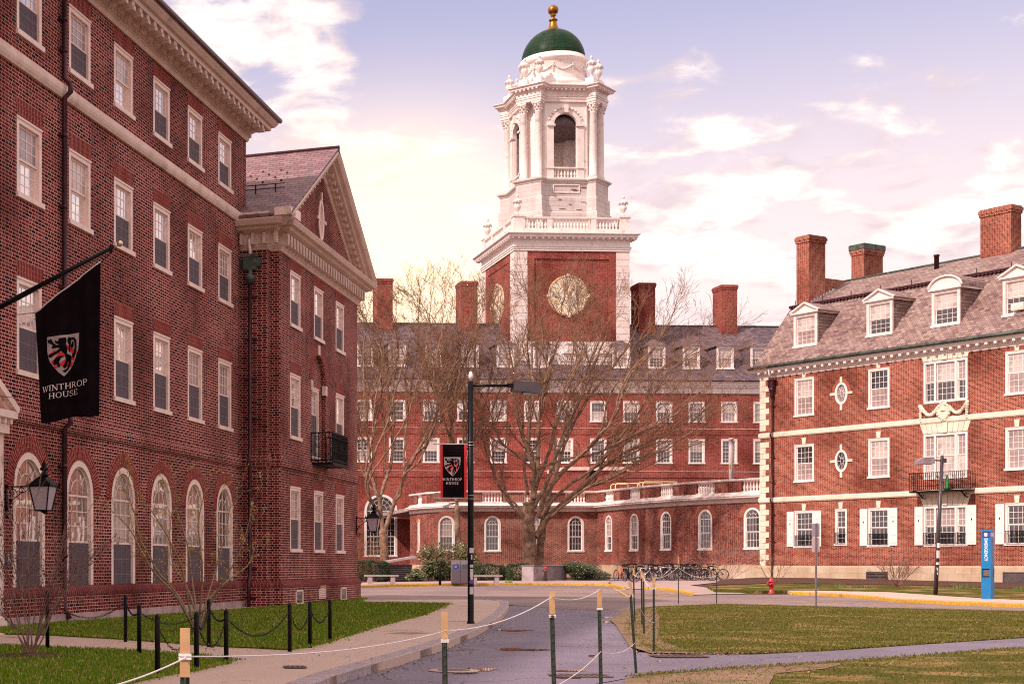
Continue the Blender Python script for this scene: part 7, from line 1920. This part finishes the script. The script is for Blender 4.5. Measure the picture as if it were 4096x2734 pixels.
bk_list = [(2482, 2323, 100, orange_p, 'orange bicycle at the left end of the rack next to the round shrub'), (2520, 2318, 40, iron, 'black bicycle half hidden just right of the orange one'), (2572, 2327, 4, silver_p, 'white-framed bicycle seen side-on in front of the others'),
           (2600, 2319, 150, iron, 'black bicycle behind the white-framed one'), (2655, 2321, -12, silver_p, 'grey bicycle side-on, third cluster from the left'), (2690, 2317, 60, iron, 'black bicycle nearly end-on in the middle of the rack'), (2715, 2320, 160, iron, 'black bicycle side-on just behind the tall thin stake'),
           (2755, 2317, 50, blue_p, 'dark blue bicycle turned away right of the tall thin stake'), (2785, 2320, 20, purple_p, 'plum bicycle in the right half of the rack'), (2812, 2321, -6, iron, 'black bicycle side-on, second from the right end'), (2858, 2317, 172, iron, 'rightmost black bicycle with its front wheel turned out'),
           (2546, 2315, 75, iron, 'dark bicycle at the back left seen almost end-on'), (2628, 2314, 100, blue_p, 'dark bicycle seen end-on behind the grey one'), (2640, 2317, 25, iron, 'black bicycle in the thick of the row left of the tall thin stake'), (2736, 2315, 110, iron, 'black bicycle end-on just right of the tall thin stake'), (2768, 2314, 140, iron, 'black bicycle at the back between the blue and plum ones'), (2835, 2315, 35, iron, 'black bicycle at the back, third from the right end'), (2590, 2314, 65, iron, 'black bicycle at the back behind the rear wheel of the white-framed one'), (2497, 2316, 60, iron, 'black bicycle directly behind the orange one'), (2672, 2314, 120, purple_p, 'plum bicycle turned end-on in the middle of the row')]
for i, (x, v, a, mt, lab) in enumerate(bk_list):
    b = G(x, v); c_ = bike0 if i == 0 else dup(bike0); c_.location = b; c_.rotation_euler = (math.radians(rr.uniform(-5, 5)), 0, math.radians(a)); c_['label'] = lab; c_['group'] = 'bicycles at the rack'
    for ch in c_.children:
        if ch.name.split('.')[0] in ('frame',) and i:
            ch.data = ch.data.copy(); ch.data.materials[0] = mt
    if i == 0: f0 = [ch for ch in c_.children if ch.name.startswith('frame')][0]
for ch in bike0.children:
    if ch.name.startswith('frame'): ch.data = ch.data.copy(); ch.data.materials[0] = orange_p
for i, x in enumerate((2500, 2560, 2620, 2680, 2745, 2800, 2850)):
    b = G(x, 2318); m = MB().tube([(0, -.35, 0), (0, -.35, .7), (0, -.2, .88), (0, .2, .88), (0, .35, .7), (0, .35, 0)], .025, 8); o = m.build('bike_rack_hoop', iron, None, b, math.radians(20 + i), uv=False); tag(o, 'black inverted-U rack hoop among the parked bicycles', 'bike rack', 'rack hoops')
# ------------------------------------------------------------------ trees and shrubs
bark = plain('bark_grey_brown', (.33, .195, .125), (.15, .085, .055), rough=.9, sc=3.5, bsc=9, bd=.04, dirt=(.07, .04, .03), dsc=3)
bark2 = plain('twig_brown', (.29, .145, .08), (.16, .078, .045), rough=.9, sc=3)
def numpy_tubes(segs, name, mat, parent, n=3):
    """segs: (p0, p1, r0, r1); every twig a small tapering prism"""
    A = np.array([s[0] for s in segs], float); B = np.array([s[1] for s in segs], float); ra = np.array([s[2] for s in segs]); rb = np.array([s[3] for s in segs])
    T = B - A; L = np.linalg.norm(T, axis=1, keepdims=True); T /= np.maximum(L, 1e-6)
    X = np.cross(T, np.array([.3, .9, .3])); X /= np.maximum(np.linalg.norm(X, axis=1, keepdims=True), 1e-6); Yv = np.cross(T, X)
    m = len(segs); V = np.zeros((m, 2 * n, 3))
    for k in range(n):
        a = 2 * math.pi * k / n; d = X * math.cos(a) + Yv * math.sin(a); V[:, k] = A + d * ra[:, None]; V[:, n + k] = B + d * rb[:, None]
    base = np.arange(m)[:, None] * 2 * n; Q = []
    for k in range(n): k2 = (k + 1) % n; Q.append(base + np.array([[k, k2, n + k2, n + k]]))
    Q = np.stack(Q, 1).reshape(-1, 4)
    me = bpy.data.meshes.new(name); me.vertices.add(m * 2 * n); me.vertices.foreach_set('co', V.reshape(-1)); me.loops.add(len(Q) * 4); me.loops.foreach_set('vertex_index', Q.reshape(-1).astype(np.int32))
    me.polygons.add(len(Q)); me.polygons.foreach_set('loop_start', np.arange(0, len(Q) * 4, 4, dtype=np.int32)); me.polygons.foreach_set('loop_total', np.full(len(Q), 4, np.int32)); me.update(calc_edges=True); me.validate()
    me.materials.append(mat); return link_obj(name, me, parent)
def rdir(r_, d, ang):
    """d turned by ang in a random direction"""
    a = d.orthogonal().normalized(); b = d.cross(a); t = r_.uniform(0, 2 * math.pi); return (d * math.cos(ang) + (a * math.cos(t) + b * math.sin(t)) * math.sin(ang)).normalized()
def grow(r_, segs, p, d, L, r, depth, up=.25, spread=.5, wig=.22, kids=3, minr=.0085, tipr=None):
    n = max(2, int(L / .30)) if depth > 1 else max(2, int(L / .26)); step = L / n; pts = [p]
    for i in range(n):
        d = (rdir(r_, d, r_.gauss(0, wig)) + Vector((0, 0, up * .12))).normalized(); q = pts[-1] + d * step
        ra = r * (1 - .62 * i / n); rb = r * (1 - .62 * (i + 1) / n); segs.append((tuple(pts[-1]), tuple(q), max(minr, ra), max(minr, rb))); pts.append(q)
        if depth > 0 and i >= n * .18:
            for _ in range(kids if r_.random() < .5 else kids - 1):
                if r_.random() < .62: grow(r_, segs, q, (rdir(r_, d, r_.uniform(.35, .95) * spread * 1.4) + Vector((0, 0, up * .35))).normalized(), L * r_.uniform(.42, .66), max(minr, rb * .62), depth - 1, up, spread, wig * 1.05, kids, minr)
    return pts
def tree(label, base, trunks, limbs, seed, group=None, ymul=1.0, tw=(2.6, 4), dmax=3, twig_r=.0085, density=1.0, sib=2, name='bare_tree'):
    """trunks / limbs: list of (points [(x, y, depth offset)], r0, r1) in metres (world)"""
    o = thing(name, label, 'tree', base, 0, group); r_ = random.Random(seed); b = Vector(base); m = MB(); segs = []
    extra = []
    for pts, r0, r1 in limbs:
        n_ = len(pts)
        for kk in range(sib):
            i0 = max(1, int(n_ * r_.uniform(.2, .5))); tot_ = n_ - 1 - i0
            if tot_ < 1: continue
            off = Vector((r_.uniform(-2.4, 2.4), r_.uniform(-2.5, 2.5), r_.uniform(-1.8, .1))); Q = []
            for i in range(i0, n_): t = (i - i0) / tot_; Q.append(tuple(Vector(pts[i]) + off * t + Vector((r_.gauss(0, .18), 0, r_.gauss(0, .12))) * (t > 0)))
            extra.append((Q, (r0 + (r1 - r0) * i0 / n_) * .62, r1 * .8))
    limbs = limbs + extra
    for pts, r0, r1 in trunks + limbs:
        P = [Vector(p) - b for p in pts]
        for _ in range(2):
            Q = [P[0]]
            for a, c_ in zip(P, P[1:]): Q += [a * .75 + c_ * .25, a * .25 + c_ * .75]
            Q.append(P[-1]); P = Q
        n = len(P); P = [p_ + Vector((r_.gauss(0, .03), r_.gauss(0, .03), 0)) * (0 if i in (0, n - 1) else 1) for i, p_ in enumerate(P)]
        rad = [(r0 + (r1 - r0) * (i / (n - 1)) ** .8) * (1 + .06 * math.sin(i * 2.1)) for i in range(n)]
        if (pts, r0, r1) in trunks: rad[0] *= 1.35; rad[1] *= 1.12
        m.tube(P, rad, 10)
    m.build('trunk', bark, o, uv=False)
    for pts, r0, r1 in limbs:
        P = [Vector(p) - b for p in pts]; tot = sum((q - p).length for p, q in zip(P, P[1:])); acc = 0
        for p, q in zip(P, P[1:]):
            L = (q - p).length; k = max(1, int(L / .55 * density))
            for i in range(k):
                t = (i + r_.random()) / k; f_ = (acc + L * t) / tot
                if f_ < .28: continue
                c_ = p.lerp(q, t); d = (q - p).normalized(); rr_ = r0 + (r1 - r0) * f_
                grow(r_, segs, c_, (rdir(r_, d, r_.uniform(.4, .9)) + Vector((0, 0, .3))).normalized(), r_.uniform(*tw) * (1.15 - .5 * f_), max(.02, rr_ * .55), dmax if f_ > .4 else dmax - 1, minr=twig_r)
            acc += L
        grow(r_, segs, P[-1], (P[-1] - P[-2]).normalized(), tw[1] * .8, r1, dmax, minr=twig_r)
    print(label[:30], 'twigs', len(segs))
    numpy_tubes(segs, 'branches', bark2, o); return o
def CY(y): return y if y > 860 else 860 - (860 - y) * .66
def CX(x): return x if x < 1540 else 1540 + (x - 1540) * .62
def DP(l, Y): return [tuple(D(CX(x), CY(y), Y + (z_[0] if z_ else 0))) for x, y, *z_ in l]
def Z6(x, y): return (1800 + .9484 * x) / 1.7437, (1500 + .9484 * y) / 1.7437
Y3 = 101
def z6(l): return [Z6(a, b) + tuple(c_) for a, b, *c_ in l]
trunks = [(DP([(1217, 1330), (1216, 1280), (1214, 1230), (1212, 1190), (1211, 1150)], Y3), .52, .36), (DP([(1232, 1325, .6), (1240, 1250, .6), (1248, 1190, .4), (1258, 1140, .2)], Y3), .28, .22)]
L3 = [(z6([(335, 640), (300, 590), (250, 530), (200, 460), (170, 370), (140, 290)]) + [(1105, 960, 1)], .16, .05), (z6([(345, 600), (350, 480), (353, 390), (330, 320), (300, 250), (280, 150), (260, 60)]) + [(1165, 800, 1.5), (1150, 720, 2)], .20, .05),
      (z6([(355, 400, -1), (300, 350, -1.2), (250, 310, -1.6), (200, 270, -2)]) + [(1120, 930, -3), (1095, 890, -4)], .09, .03), (z6([(350, 520), (372, 420), (372, 300), (372, 200), (392, 80)]) + [(1262, 820, 0), (1280, 740, 1), (1285, 670, 1)], .20, .05),
      (z6([(350, 560, 1), (400, 480, 1.5), (430, 380, 2), (480, 270, 2.5), (520, 170, 3)]) + [(1345, 880, 3), (1372, 790, 3.5), (1395, 700, 4)], .18, .05), (z6([(370, 600, -1), (400, 500, -1.5), (470, 410, -2.2), (560, 330, -3), (640, 250, -3.5), (700, 170, -4)]) + [(1440, 860, -4), (1490, 790, -4), (1515, 730, -4)], .18, .05),
      (z6([(360, 680), (400, 620), (430, 580), (520, 500), (600, 430), (680, 350), (790, 300), (940, 240)]) + [(1600, 975, 0), (1680, 930, 1)], .22, .04), (z6([(370, 395, -2), (480, 350, -2.5), (600, 340, -3), (700, 290, -3.5), (850, 220, -4), (949, 170, -4)]) + [(1610, 920, -5), (1665, 890, -5)], .11, .03),
      (z6([(400, 560, 2), (440, 430, 2.4), (470, 330, 3), (510, 230, 3.6), (570, 110, 4)]) + [(1400, 850, 5), (1440, 760, 5), (1462, 690, 5)], .14, .04), (z6([(330, 500, 1), (310, 380, 2), (330, 250, 3), (340, 130, 3.5)]) + [(1215, 840, 4), (1208, 750, 4), (1215, 680, 4)], .12, .04),
      (z6([(420, 600, -1), (560, 480, -2), (690, 430, -3), (800, 360, -3)]) + [(1560, 1010, -3.5), (1630, 985, -4)], .10, .03), (z6([(360, 470, -1), (420, 330, -2), (450, 200, -3), (480, 90, -3.5)]) + [(1320, 840, -4), (1340, 760, -4), (1335, 690, -4)], .13, .04), (z6([(380, 600, 0), (470, 480, 0), (600, 400, 0), (720, 260, 0), (820, 130, 0)]) + [(1500, 860, 0), (1560, 800, 0), (1600, 770, 0)], .14, .04)]
L3 = [(DP(a, Y3), b, c_) for a, b, c_ in L3]
tree('great bare spreading tree in the centre with many rising stems in front of the pavilion', D(1222, 1330, Y3), trunks, L3, 3, 'bare trees in the court', tw=(1.5, 3.0), dmax=3, density=.62)
Y1 = 97
T1 = [(DP([(881, 1335), (880, 1283), (880, 1240), (880, 1215)], Y1), .30, .24)]
L1 = [([(880, 1225), (874, 1170), (870, 1142), (860, 1117), (849, 1071), (846, 1000), (836, 900), (832, 800), (838, 700)], .17, .04), ([(870, 1145, 0), (885, 1100, .5), (898, 1058, 1), (904, 980, 1.5), (900, 880, 2), (915, 780, 2), (908, 680, 2)], .14, .04),
      ([(881, 1222, 0), (895, 1180, 0), (905, 1150, 0), (918, 1125, 0), (930, 1080, -.5), (956, 1040, -1), (1000, 955, -1.5), (1035, 860, -2), (1055, 760, -2), (1072, 690, -2)], .17, .04), ([(925, 1095, 0), (928, 1032, 1), (935, 950, 1.5), (950, 850, 2), (958, 760, 2), (960, 665, 2)], .10, .03),
      ([(875, 1180, -1), (850, 1150, -1.5), (836, 1096, -2), (862, 1032, -2.5), (890, 970, -3), (905, 900, -3), (930, 800, -3), (940, 720, -3)], .12, .04), ([(846, 1050, 0), (860, 980, 2), (880, 900, 3), (865, 800, 3), (880, 710, 3)], .09, .03), ([(956, 1040, -1), (985, 1010, -3), (1010, 940, -4), (990, 850, -4), (1010, 750, -4), (1015, 680, -4)], .09, .03)]
tree('bare forked tree on the left in front of the tall arched window', D(881, 1335, Y1), T1, [(DP(a, Y1), b, c_) for a, b, c_ in L1], 7, 'bare trees in the court', tw=(1.4, 2.8), dmax=3, density=.8)
Y2 = 99
T2 = [(DP([(1052, 1335), (1052, 1283), (1051, 1220), (1048, 1160)], Y2), .21, .17)]
L2 = [([(1048, 1180), (1046, 1120), (1044, 1040), (1035, 940), (1018, 840), (1008, 740), (1000, 680)], .13, .035), ([(1047, 1150, 0), (1060, 1080, 1), (1075, 980, 1.5), (1092, 870, 2), (1090, 760, 2), (1098, 680, 2)], .12, .035), ([(1048, 1140, 0), (1068, 1070, -1), (1088, 1010, -1.5), (1112, 940, -2), (1128, 840, -2), (1140, 750, -2), (1135, 690, -2)], .10, .03), ([(1046, 1100, 0), (1030, 1000, -2), (1045, 880, -3), (1050, 770, -3), (1062, 700, -3)], .09, .03)]
tree('slender bare tree rising behind the litter bins and rhododendron', D(1052, 1335, Y2), T2, [(DP(a, Y2), b, c_) for a, b, c_ in L2], 9, 'bare trees in the court', tw=(1.4, 2.7), dmax=3, density=.9)

def shrub(name, label, base, pts, r0, r1, seed, tw, depth, mat, budmat=None, bud=.012, nb=0, cat='shrub', group=None, twr=.0025, kids=2, mound=None, dens=.22, up=.25):
    o = thing(name, label, cat, base, 0, group); r_ = random.Random(seed); b = Vector(base); m = MB(); segs = []
    for P in pts:
        P = [Vector(p) - b for p in P]
        for _ in range(2):
            Q = [P[0]]
            for a, c_ in zip(P, P[1:]): Q += [a * .75 + c_ * .25, a * .25 + c_ * .75]
            Q.append(P[-1]); P = Q
        n = len(P); m.tube(P, [r0 + (r1 - r0) * i / (n - 1) for i in range(n)], 6)
        tot = sum((q - p).length for p, q in zip(P, P[1:])); acc = 0
        for p, q in zip(P, P[1:]):
            L = (q - p).length; k = max(1, int(L / dens))
            for i in range(k):
                t = (i + r_.random()) / k; f_ = (acc + L * t) / tot
                if f_ > .3: grow(r_, segs, p.lerp(q, t), (rdir(r_, (q - p).normalized(), r_.uniform(.3, .8)) + Vector((0, 0, up))).normalized(), r_.uniform(*tw), max(twr, r1 * .6), depth, kids=kids, minr=twr)
            acc += L
        grow(r_, segs, P[-1], (P[-1] - P[-2]).normalized(), tw[1], r1, depth, kids=kids, minr=twr)
    m.build('stems', mat, o, uv=False); numpy_tubes(segs, 'twigs', mat, o)
    if nb:
        V = []; Fc = []
        for _ in range(nb):
            s = r_.choice(segs); t = r_.random(); p = Vector(s[0]).lerp(Vector(s[1]), t) + Vector((r_.gauss(0, .01), r_.gauss(0, .01), r_.gauss(0, .01)))
            a = Vector((r_.gauss(0, 1), r_.gauss(0, 1), r_.gauss(0, 1))).normalized(); c_ = a.orthogonal().normalized(); s_ = bud * r_.uniform(.6, 1.3); k = len(V)
            V += [tuple(p - a * s_), tuple(p + c_ * s_ * .6), tuple(p + a * s_), tuple(p - c_ * s_ * .6)]; Fc.append((k, k + 1, k + 2, k + 3))
        me = bpy.data.meshes.new('buds'); me.from_pydata(V, [], Fc)
        for q in (budmat if isinstance(budmat, list) else [budmat]): me.materials.append(q)
        for pl__ in me.polygons: pl__.material_index = r_.randrange(len(me.materials))
        link_obj('buds', me, o)
    if mound:
        MB().lathe([(mound, -.02), (mound * .9, .02), (mound * .6, .05), (.001, .07)], 20).build('mulch_ring', soil, o, uv=False)
    return o
# young yellow-budded tree on the front lawn
c3 = lambda x, y: (x * .6378, 1734 + y * .6378)
b = G(779, 2530, H_S); Yf = b.y
def FP(l): return [tuple(W(*c3(x, y), Yf + dz)) for x, y, dz in l]
stems = [FP([(1215, 1240, 0), (1150, 1060, .1), (1070, 950, .2), (1000, 880, .3), (930, 760, .5), (870, 640, .6), (840, 470, .7), (790, 380, .7)]), FP([(1225, 1240, 0), (1185, 1080, -.1), (1165, 950, -.2), (1130, 800, -.4), (1060, 660, -.5), (990, 540, -.6), (940, 470, -.6)]), FP([(1235, 1240, 0), (1225, 1050, .2), (1200, 900, .4), (1190, 750, .5), (1150, 600, .6), (1100, 470, .7)]),
         FP([(1245, 1240, 0), (1260, 1050, -.2), (1270, 880, -.3), (1260, 740, -.4), (1240, 560, -.4), (1270, 420, -.4)]), FP([(1250, 1240, 0), (1290, 1060, .2), (1340, 900, .4), (1380, 750, .5), (1420, 600, .6), (1440, 470, .6)]), FP([(1255, 1235, 0), (1320, 1060, -.3), (1400, 920, -.5), (1460, 830, -.6), (1520, 700, -.7), (1560, 560, -.8)]),
         FP([(1215, 1220, 0), (1100, 1000, -.4), (960, 870, -.5), (880, 720, -.6), (820, 600, -.7), (740, 520, -.7)]), FP([(1245, 1150, 0), (1330, 1000, .4), (1450, 900, .6), (1560, 830, .8), (1600, 700, .9)]), FP([(1235, 1150, .0), (1180, 960, .3), (1080, 820, .6), (1060, 640, .8), (1080, 480, .9)])]
budy = [plain('bud_yellow', (.62, .38, .05), rough=.7), plain('bud_ochre', (.42, .22, .04), rough=.7)]
shrub('young_tree', 'bare multi-stemmed young tree with tiny yellow buds on the grass between the bollards', b, stems, .026, .0065, 21, (.22, .5), 3, plain('olive_bark', (.34, .22, .14), (.20, .13, .08), rough=.85, sc=12), budy, .018, 1800, 'tree', twr=.0035, mound=.75, dens=.13)
# reddish shrub at the far left
b = G(121, 2630, H_S); Yf = b.y
rs = []; r_ = random.Random(4)
for i in range(15):
    a = -1.25 + 2.5 * i / 14 + r_.uniform(-.08, .08); top = r_.uniform(1.15, 1.95); rs.append([tuple(b + Vector((math.sin(a) * q * .75 + r_.gauss(0, .03), r_.gauss(0, .25) * q, q * top * (1.05 - .25 * abs(a) * q)))) for q in (0, .25, .5, .75, 1.0)])
shrub('bare_shrub', 'sprawling bare shrub with dark red buds at the bottom left corner', b, rs, .012, .005, 22, (.25, .55), 2, plain('pinkish_twig', (.30, .17, .14), (.18, .09, .075), rough=.8), plain('bud_dark_red', (.12, .02, .02), rough=.7), .016, 1500, twr=.003, mound=.7, dens=.2)
def fan(name, label, x, v, w, h, n, seed, mat, dz=0, tw=(.2, .4), depth=1, r0=.012, **kw):
    b = G(x, v, dz); r2 = random.Random(seed); P = []
    for i in range(n):
        a = -1 + 2 * i / max(1, n - 1) + r2.uniform(-.1, .1); t = h * r2.uniform(.7, 1.05) * (1.05 - .3 * abs(a)); P.append([tuple(b + Vector((a * w * q ** .8, r2.gauss(0, .3) * q * w, t * q))) for q in (0, .3, .6, 1.0)])
    return shrub(name, label, b, P, r0, .005, seed, tw, depth, mat, twr=kw.pop('twr', .005), **kw)
tw_red = plain('reddish_twig', (.27, .12, .09), (.18, .08, .06), rough=.8); tw_grey = plain('pale_twig', (.38, .22, .17), (.26, .15, .11), rough=.8); tw_gold = plain('golden_twig', (.32, .15, .06), (.20, .09, .04), rough=.8)
fan('bare_shrub', 'dense fan of reddish stems against the pale stone plinth, left of the right-hand street lamp', 3590, 2347, 1.0, 1.35, 26, 31, tw_red, .14, r0=.014)
fan('bare_shrub', 'wispy pale shrub between the bicycles and the quoined corner', 2905, 2325, 1.9, 2.3, 16, 32, tw_grey, 0, tw=(.4, .8), depth=2, r0=.015)
fan('bare_shrub', 'thin dark-stemmed shrub behind the fire hydrant at the quoined corner', 3096, 2338, 1.0, 1.7, 6, 33, bark2, .1, tw=(.25, .5), depth=1, r0=.022, budmat=budy[1], nb=160, bud=.035)
fan('bare_shrub', 'golden-brown thicket of twigs beside the tall arched window', 1440, 2318, 1.3, 2.2, 26, 34, tw_gold, 0, tw=(.4, .8), depth=2, r0=.014)

# leafy shrubs: many small leaves through the crown's volume
def leafy(name, label, c, rad, n, cols, leaf, seed, lumps=14, cat='shrub', box=False, group=None, stems=True, gap=.0, base=None):
    """c: base centre, rad: (rx, ry, rz) half extents; box = clipped hedge"""
    o = thing(name, label, cat, c, 0, group); r_ = random.Random(seed); V = []; Fc = []; mi = []
    L = [(Vector((r_.uniform(-.75, .75) * rad[0], r_.uniform(-.75, .75) * rad[1], rad[2] * r_.uniform(.35, 1.55))), r_.uniform(.25, .45)) for _ in range(lumps)]
    for i in range(n):
        if box:
            p = Vector((r_.uniform(-1, 1), r_.uniform(-1, 1), r_.uniform(-1, 1))); ax = r_.randrange(3); s_ = 1 if r_.random() < .5 else -1
            if ax == 1: s_ = -1 if r_.random() < .8 else 1
            if ax == 2: s_ = 1
            p[ax] = s_ * (1 - r_.random() ** 2 * .2); q = Vector((p.x ** 1, p.y, p.z)); f_ = (abs(p.x) ** 5 + abs(p.y) ** 5 + abs(p.z) ** 5) ** .2; p = p / max(1, f_)
            p = Vector((p.x * rad[0], p.y * rad[1], rad[2] * (1.05 + p.z * .95))); p += Vector((math.sin(p.x * 5 + seed), 0, math.sin(p.x * 4 + 1) + math.sin(p.x * 9))) * .03
        else:
            c0, s0 = r_.choice(L); d = Vector((r_.gauss(0, 1), r_.gauss(0, 1), r_.gauss(0, 1))).normalized() * (1 - r_.random() ** 2 * .5)
            p = c0 + Vector((d.x * rad[0], d.y * rad[1], d.z * rad[2])) * s0 * 1.2
            if p.z < .05: p.z = .05 + r_.random() * .2
        a = Vector((r_.gauss(0, 1), r_.gauss(0, 1), r_.gauss(0, .7) + .2)).normalized(); b_ = a.orthogonal().normalized(); b_ = (b_ + rdir(r_, a, 1.57) * .5).normalized(); s_ = leaf * r_.uniform(.6, 1.3); k = len(V)
        V += [tuple(p - a * s_), tuple(p + b_ * s_ * .42), tuple(p + a * s_), tuple(p - b_ * s_ * .42)]; Fc.append((k, k + 1, k + 2, k + 3)); mi.append(0 if r_.random() < .55 else (1 if r_.random() < .6 else len(cols) - 1))
    me = bpy.data.meshes.new('foliage'); me.from_pydata(V, [], Fc)
    for q in cols: me.materials.append(q)
    me.polygons.foreach_set('material_index', mi); link_obj('foliage', me, o)
    if stems:
        sg = []
        for i in range(10):
            a = r_.uniform(0, 6.28); grow(r_, sg, Vector((math.cos(a) * rad[0] * .5, math.sin(a) * rad[1] * .4, 0)), Vector((math.cos(a) * .4, math.sin(a) * .4, 1)).normalized(), rad[2] * 1.3, .025, 2, minr=.006)
        numpy_tubes(sg, 'stems', bark2, o)
    return o
yew = [plain('yew_dark', (.030, .050, .014), rough=.7), plain('yew_mid', (.055, .078, .022), rough=.7), plain('yew_black', (.014, .026, .010), rough=.7)]
holly = [plain('holly_green', (.055, .070, .025), rough=.35), plain('holly_light', (.11, .125, .045), rough=.35), plain('holly_dark', (.022, .032, .014), rough=.45)]
rhodo = [plain('rhododendron_green', (.075, .085, .028), rough=.45), plain('rhododendron_light', (.21, .20, .075), rough=.45), plain('rhododendron_dark', (.030, .036, .014), rough=.5), plain('rhododendron_pale', (.42, .34, .17), rough=.5)]
def at(x, v, back_=.0, dz=.0): q = G(x, v, dz); return q + Vector((0, back_, 0))
k9 = 88 / F
leafy('clipped_hedge', 'dark clipped hedge behind the left stone bench beside the wing', at(1484, 2330, 1.4, .05), (1.25, .7, .62), 15000, yew, .045, 41, box=True, group='dark clipped hedges')
leafy('clipped_hedge', 'dark clipped hedge behind the bench right of the litter bins', at(1965, 2326, 1.4, .05), (1.12, .7, .5), 13000, yew, .045, 42, box=True, group='dark clipped hedges')
leafy('clipped_hedge', 'rounded dark evergreen shrub at the foot of the great bare tree', at(2088, 2327, .8, .05), (.72, .6, .52), 9000, yew, .045, 43, box=True, group='dark clipped hedges')
leafy('evergreen_shrub', 'wide loose evergreen shrub between the grey enclosure and the bicycles', at(2355, 2326, .8, 0), (1.42, .9, .62), 13000, holly, .05, 44, lumps=26)
leafy('rhododendron', 'tall loose rhododendron with pale leaf tufts behind the litter bins', at(1850, 2322, 3.2, .0), (1.9, 1.0, 1.3), 9000, rhodo, .095, 45, lumps=26)
leafy('rhododendron', 'lower dark part of a rhododendron left of the litter bins', at(1760, 2322, 1.8, .0), (.75, .6, .75), 4200, rhodo[:3], .09, 46, lumps=14)
leafy('small_shrub', 'small bright-leaved shrub in front of the cellar bulkhead', at(1670, 2328, .6, .0), (.55, .4, .42), 1500, [holly[1], rhodo[1], rhodo[0]], .08, 47, lumps=9)
spr = [plain('sprout_green', (.16, .24, .04), rough=.6), plain('sprout_dark', (.08, .13, .03), rough=.6)]
for i, (x, v, w_) in enumerate(((3860, 2352, .62), (3445, 2349, .5), (3355, 2349, .22), (3960, 2362, .12), (4075, 2362, .3), (3275, 2343, .1), (2035, 2330, .2))):
    b = G(x, v, .16); m = MB(); r2 = random.Random(60 + i)
    for _ in range(int(90 * w_) + 20):
        p_ = Vector((r2.uniform(-w_, w_), r2.uniform(-.12, .12), 0)); t = p_ + Vector((r2.uniform(-.08, .08), r2.uniform(-.08, .08), r2.uniform(.1, .3))); m.face([p_ + Vector((-.012, 0, 0)), p_ + Vector((.012, 0, 0)), t])
    o = m.build('bulb_leaves', spr[i % 2], None, b, uv=False); tag(o, ['bright green clump of bulb leaves on the mulch, right of the right-hand street lamp', 'green bulb leaves in front of the louvred cellar vent', 'small green tuft left of the louvred cellar vent', 'tiny green tuft beside the blue call tower', 'low green clump at the right edge below the dark cellar opening', 'tiny sprouts at the plinth above the signpost', 'small tuft by the back kerb under the great tree'][i], 'plant')
# mulch beds and gravel strip
sheet('mulch_bed', g2([(3100, 2341), (3300, 2344), (3700, 2351), (4096, 2366), (4600, 2382), (4600, 2352), (4096, 2342), (3700, 2332), (3300, 2322), (3050, 2318), (2880, 2330), (2850, 2350), (3000, 2346)]), .17, soil, thick=.25)
sheet('gravel_strip', g2([(2440, 2322), (2950, 2318), (2950, 2312), (2440, 2314)]), .035, ground_mat('gravel', [(.30, .20, .19), (.42, .30, .28), (.16, .10, .10)], sc=8, detail_sc=40, bd=.03))
# green bottle-shaped cloth on the balcony
bo = res.matrix_basis @ Vector((rl(3790, 1950, -.45)[0], -.45, zbal - .02)); o = thing('green_cloth', 'folded green parasol standing on the iron balcony', 'parasol', bo)
gc_ = plain('green_fabric', (.02, .30, .10), (.01, .18, .06), rough=.5); MB().lathe([(.16, 0), (.15, .15), (.10, .45), (.05, .75), (.01, .85)], 9).build('canopy', gc_, o, uv=False); MB().tube([(0, 0, .8), (0, 0, .95)], .012, 6).build('pole', white, o, uv=False)
bpy.context.view_layer.update()
